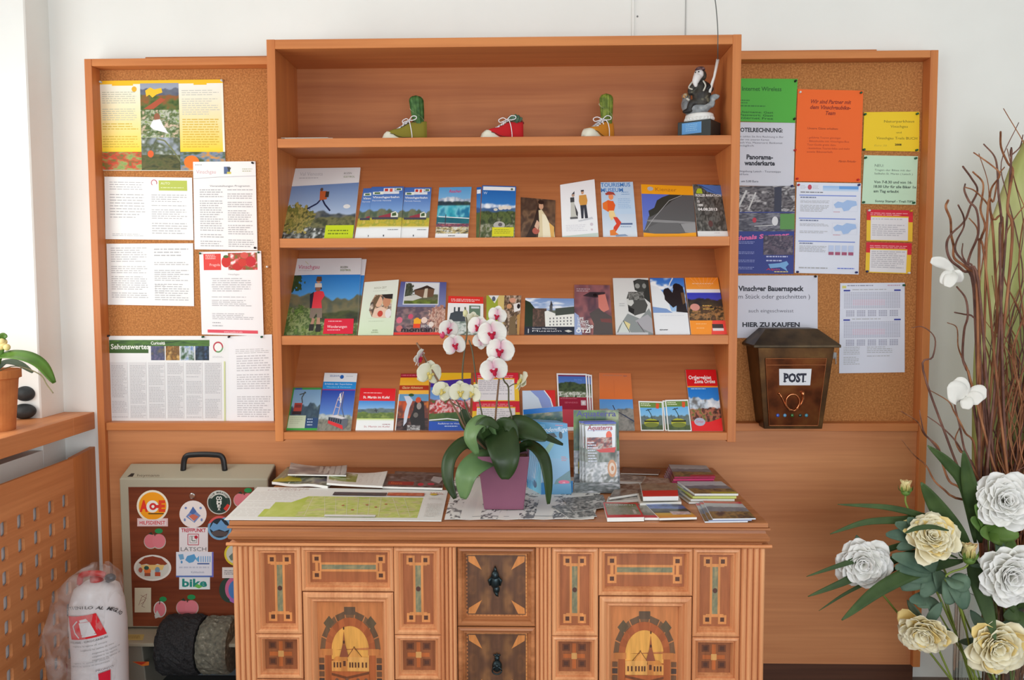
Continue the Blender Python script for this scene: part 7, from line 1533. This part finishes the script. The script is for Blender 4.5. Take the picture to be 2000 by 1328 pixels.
for i in range(46):
    rs = random.Random(500+i); bs = base(i*.7); top_z = rs.uniform(.8, 1.34); sx = rs.uniform(-.05, .22); sy = rs.uniform(-.07, .06); ph = rs.uniform(0, 6); fr = rs.uniform(14, 24)
    pp_ = [bs]+[Vector((bs.x*.4+vc.x*.6+.01+sx*q**1.4+.016*math.sin(q*fr+ph), YV+sy*q+.016*math.cos(q*fr+ph), .025+top_z*q)) for q in [j/11 for j in range(1, 12)]]
    path = bez(pp_, 55); mt.tube(path, list(np.linspace(.0036, .001, len(path))), 5)
tag(mt.build('twig_filling', M_tw, tb, smooth=True), kind='stuff')
# big dried green leaf behind the twigs
M_dl = noisemat('dried_green_spathe', [(.3,(140,150,84)),(.5,(172,178,108)),(.65,(194,198,140)),(.8,(170,160,104))], 4, .6, 5, bump=.25, stretch=(1.5,1.5,.6), dist=.01)
yd = YV+.13; edge = [(2004,272),(1976,330),(1952,388),(1936,430),(1928,470),(1916,520),(1908,600),(1904,700),(1902,800),(1900,930),(1904,1010)]
m = MB(); vs = []; fs = []; nn = 14
for i, (x, y) in enumerate(edge):
    p = U(x, y, y=yd); w_ = (.012+.20*min(1, i/3.2)**.8)
    for j in range(nn+1):
        q = j/nn; vs.append(Vector((p.x+w_*(1-math.cos(q*math.pi))/2*1.25, yd-.055*math.sin(q*math.pi)+.008*math.sin(q*22+i), p.z+.10*math.sin(q*math.pi*.5)*(1-i/12)+.01*math.sin(q*9+i*2))))
for i in range(len(edge)-1):
    for j in range(nn): fs.append((i*(nn+1)+j, i*(nn+1)+j+1, (i+1)*(nn+1)+j+1, (i+1)*(nn+1)+j))
tag(m.add(vs, fs).build('dried_leaf', M_dl, smooth=True, solid=.003), 'large upright olive green dried leaf rising behind the willow twigs', 'dried leaf')

# blossoms
M_pet = petalmat('silk_petal', .22); M_gst = newmat('green_flower_stem', (124,140,60), .6); M_sl = noisemat('sword_leaf_green', [(.3,(44,66,34)),(.7,(74,96,52))], 12, .5); M_gl = noisemat('grey_green_leaf', [(.3,(66,92,76)),(.7,(104,128,106))], 14, .6); M_lg = noisemat('fresh_leaf_green', [(.3,(66,100,42)),(.7,(106,136,62))], 14, .5)
VB = lambda k: Vector((vc.x-.03+.04*math.cos(k*1.9), YV-.04+.03*math.sin(k*1.9), .05))
def peony(px, py, r, d, face, tone, lab, seed, full=58, stem_to=True):
    c = U(px, py, y=YV+d); R = r*(2.7376+YV+d)/FPX; face = Vector(face).normalized(); t = empty('peony', c); tag(t, lab, 'flower', 'silk peonies in the floor vase')
    rs = random.Random(seed); F0 = frameM(face.orthogonal(), face); m = MB()
    cw, cc_ = ((252,251,249),(246,244,230)) if tone == 0 else ((252,246,220),(244,222,150))
    for k in range(full):
        q = k/(full-1); ang = k*2.399+rs.uniform(-.2,.2); L = R*(1.02-.45*q)*rs.uniform(.9,1.1); W = R*(.95-.42*q)*rs.uniform(.85,1.1); tilt = math.radians(6+80*q+rs.uniform(-8,8))
        vs, fs = petal(L, W, .5, -.10+.25*q, .60, 8, 7, .06, .27, k); d_ = Vector((math.cos(ang)*math.cos(tilt), math.sin(ang)*math.cos(tilt), math.sin(tilt))); Mx = F0 @ frameM(d_, (-math.cos(ang)*math.sin(tilt), -math.sin(ang)*math.sin(tilt), math.cos(tilt)))
        o_ = F0 @ Vector((math.cos(ang)*R*.10*(1-q), math.sin(ang)*R*.10*(1-q), -R*.15+R*.05*q)); C = []
        for v in vs:
            tt = min(1, v.x/L); a_ = np.array(lin(cc_))*(1-tt)+np.array(lin(cw))*tt; 
            if tone == 1 and k % 7 == 2: a_ = a_*np.array((1,.86,.5))
            C.append(tuple(a_))
        b = len(m.v); m.add([c+o_+Mx @ v for v in vs], fs); m.c[b:] = C; m.hasc = True
    m.build('bloom', M_pet, t, smooth=True, solid=.0006)
    if stem_to: MB().tube(bez([c-face*R*.2, c-face*R*1.0+Vector((0,.01,-.03)), c.lerp(VB(seed), .55)+Vector((0,.02,0)), VB(seed)], 20), .003, 6).build('stem', M_gst, t, smooth=True)
    m = MB(); 
    for k in range(4):
        a_ = k*1.6+seed; d_ = F0 @ Vector((math.cos(a_), math.sin(a_), -.5)); blade(m, [c-face*R*.3, c-face*R*.3+d_*R*.5, c-face*R*.4+d_*R*.95], R*.4, nrm=tuple(face), n=8)
    m.build('sepals', M_gl, t, smooth=True, solid=.001)
    return t
peony(1687,1100,50,-.10,(-.35,-1,.1),0,'white peony reaching furthest left over the wood panel',1)
peony(1818,1050,50,-.16,(-.15,-1,.75),1,'cream yellow peony with a blade across its top, above the grey green leaves',2)
peony(1962,978,56,-.14,(-.2,-1,.35),0,'white peony highest in the bouquet, at the right edge of the photo',3)
peony(1972,1122,60,-.19,(-.15,-1,.0),0,'large white peony in the middle of the right edge',4)
peony(1806,1230,50,-.15,(-.5,-.75,-.35),1,'cream peony drooping low at the left side of the bouquet',5)
peony(1944,1258,57,-.20,(-.1,-1,-.1),1,'cream yellow peony lowest at the right, a sword leaf over it',6)
def bud(px, py, r, d, stem, lab):
    c = U(px, py, y=YV+d); R = r*(2.7376+YV+d)/FPX; t = empty('rose_bud', c); tag(t, lab, 'flower', 'cream buds in the floor vase'); m = MB()
    for k in range(9):
        a_ = k*2.4; q = k/8; tl_ = math.radians(58+26*q); d_ = Vector((math.cos(a_)*math.cos(tl_), math.sin(a_)*math.cos(tl_), math.sin(tl_))); vs, fs = petal(R*1.9*(1-.1*q), R*1.5*(1-.35*q), .9, -.1+.2*q, .55, 6, 6, .03, .45, k)
        Mx = frameM(d_, (-math.cos(a_), -math.sin(a_), .3)); C = [tuple(np.array(lin((190,196,90)))*(1-min(1, v.x/R/1.2))+np.array(lin((240,226,170) if k % 3 else (240,206,150)))*min(1, v.x/R/1.2)) for v in vs]
        b = len(m.v); m.add([c+Vector((0,0,-R*.8))+Mx @ v for v in vs], fs); m.c[b:] = C; m.hasc = True
    m.build('petals', M_pet, t, smooth=True, solid=.0006)
    m = MB(); m.ball(c+Vector((0,0,-R*.75)), (R*.62,R*.62,R*.5), 12, 8)
    for k in range(5): a_ = k*1.257; blade(m, [c+Vector((0,0,-R*.8)), c+Vector((math.cos(a_)*R*.8, math.sin(a_)*R*.8, -R*.5)), c+Vector((math.cos(a_)*R*1.0, math.sin(a_)*R*1.0, R*.2))], R*.4, nrm=(math.cos(a_), math.sin(a_), -.3), n=8)
    m.build('calyx', M_lg, t, smooth=True); MB().tube(bez([c+Vector((0,0,-R*.9))]+[U(x, y, y=YV+d) for x, y in stem]+[VB(px)], 24), .0026, 6).build('stem', M_gst, t, smooth=True)
bud(1769,951,14,-.10,[(1770,985),(1790,1021),(1830,1080)],'small upright cream bud standing above the bouquet at its left')
bud(1893,1079,19,-.18,[(1885,1108),(1846,1130),(1880,1200)],'cream bud in the centre of the bouquet, left of the large white peony')
def sword(pts, wd, lab, d0=-.06, d1=-.12, mat=M_sl, nrm=None):
    k = len(pts); P3 = [U(x, y, y=YV+d0+(d1-d0)*i/(k-1)) for i, (x, y) in enumerate(pts)]
    m = MB(); blade(m, P3, wd*(2.7376+YV)/FPX, nrm=nrm, n=26); o = m.build('sword_leaf', mat, smooth=True, solid=.0012)
    tag(o, lab, 'leaf', 'sword leaves in the flower arrangement')
CT = (1880, 1090)
for pts, wd, lab in (([(1890,1060),(1824,1017),(1740,992),(1636,985)], 12, 'thin sword leaf pointing left, highest over the wood panel'), ([(1880,1060),(1810,1010),(1766,1015),(1690,1020),(1621,1043)], 14, 'thin sword leaf second from the top, its tip bent down'),
  ([(1870,1090),(1790,1060),(1700,1085),(1640,1104),(1575,1126)], 11, 'sword leaf behind the far left white peony, upper of three'), ([(1870,1100),(1790,1080),(1690,1118),(1640,1140),(1578,1165)], 16, 'sword leaf behind the far left white peony, middle of three'), ([(1860,1100),(1780,1100),(1710,1130),(1650,1160),(1599,1193)], 7, 'narrow sword leaf below the far left white peony, lowest of three'),
  ([(1880,1095),(1802,1111),(1720,1150),(1644,1211)], 26, 'broad sword leaf sweeping down left under the white peony'), ([(1900,1100),(1870,1045),(1830,990),(1799,942)], 34, 'broad sword leaf rising left between bud and willow twigs'), ([(1905,1060),(1884,950),(1852,905),(1812,870)], 22, 'sword leaf slanting up left beside the edge of the wood unit'),
  ([(1915,1060),(1905,1000),(1892,940),(1882,880)], 28, 'upright sword leaf in front of the willow bundle'), ([(1895,1080),(1905,1120),(1925,1180),(1944,1250)], 28, 'broad sword leaf hanging down over the lowest cream peony')):
    sword(pts, wd, lab, -.08, -.24 if 'hanging' in lab or 'broad sword leaf sweeping' in lab else -.13)
sword([(1853,1036),(1820,1029),(1790,1032),(1766,1042)], 9, 'small curved blade lying across the top of the cream yellow peony', -.20, -.23)
def spray(pts, wd, lab, d=-.10, mat=M_gl):
    """a leafy sprig: each leaf a part"""
    t = empty('leaf_sprig', U(*pts[0][0], y=YV+d)); tag(t, lab, 'leaf', 'leafy sprigs in the flower arrangement')
    rt_ = U(*pts[0][0], y=YV+d)
    MB().tube(bez([rt_, rt_.lerp(VB(int(pts[0][0][0])), .5), VB(int(pts[0][0][0]))], 12), .0022, 6).build('stem', M_gst, t, smooth=True)
    for k, (a_, b_) in enumerate(pts):
        A_ = U(*a_, y=YV+d); B_ = U(*b_, y=YV+d-.03-.01*(k % 2)); Mi = A_.lerp(B_, .5)+Vector((0,-.012,.004)); m = MB(); blade(m, [A_, Mi, B_], wd*(2.7376+YV)/FPX, n=14, wf=LEAFW, nrm=(0.1*(k % 3)-.1,-1,.3)); m.build('leaf', mat, t, smooth=True, solid=.001)
spray([((1830,1110),(1748,1108)),((1830,1110),(1742,1085)),((1828,1112),(1760,1150)),((1828,1112),(1800,1165)),((1830,1108),(1790,1085)),((1830,1112),(1838,1160)),((1828,1110),(1768,1132))], 32, 'grey green sprig spreading below the cream yellow peony', -.12)
spray([((1856,1128),(1850,1180)),((1856,1128),(1884,1190)),((1856,1128),(1892,1150)),((1856,1128),(1862,1150))], 34, 'grey green sprig hanging in front of the vase rim', -.17)
spray([((1800,1046),(1730,1044)),((1800,1046),(1748,1022)),((1800,1046),(1752,1072)),((1800,1044),(1772,1012))], 26, 'grey green sprig at the left of the cream yellow peony', -.10)
spray([((1930,1040),(1896,1012)),((1930,1040),(1905,985)),((1930,1040),(1940,1000)),((1930,1040),(1914,1040)),((1930,1040),(1965,1062)),((1930,1040),(1990,1045)),((1930,1040),(1984,1075))], 30, 'fresh green sprig between the two upper white peonies', -.10, M_lg)
spray([((1990,1190),(1965,1170)),((1990,1190),(1960,1205)),((1990,1190),(2010,1160)),((1990,1190),(1985,1230))], 30, 'dark green sprig under the large white peony at the right edge', -.12, M_sl)
spray([((1815,1165),(1790,1182)),((1815,1165),(1776,1172)),((1815,1165),(1822,1200))], 26, 'grey green sprig above the drooping cream peony', -.10)
# butterflies
def butterfly(px, py, d, wings, lab, body):
    c = U(px, py, y=YV+d); t = empty('feather_butterfly', c); tag(t, lab, 'butterfly decoration', 'white butterflies clipped to the twigs'); mt = newmat('white_feather', (226,224,218), .8)
    for (tx, ty, wd, dd) in wings:
        e_ = U(tx, ty, y=YV+d+dd); m = MB(); blade(m, [c, c.lerp(e_, .5)+Vector((0,-.006,.006)), e_], wd*(2.7376+YV)/FPX, n=12, wf=lambda t_: math.sin(math.pi*(.03+.90*t_**1.3))**.5, fold=.1); m.build('wing', mt, t, smooth=True, solid=.0008)
    m = MB(); b_ = U(*body, y=YV+d-.01); m.tube([c, c.lerp(b_, .6), b_], [.004,.006,.002], 8); m.build('body', mt, t, smooth=True)
butterfly(1862,530,-.10,[(1818,508,20,-.02),(1842,556,26,-.02),(1872,552,20,.0),(1850,560,22,-.03)],'white feather butterfly on the upper left twigs',(1850,552))
butterfly(1886,775,-.10,[(1850,768,44,-.01),(1864,742,30,.0),(1927,768,30,-.03),(1915,786,26,-.03),(1886,799,22,-.02)],'white feather butterfly with spread wings on the middle of the willow bundle',(1896,790))
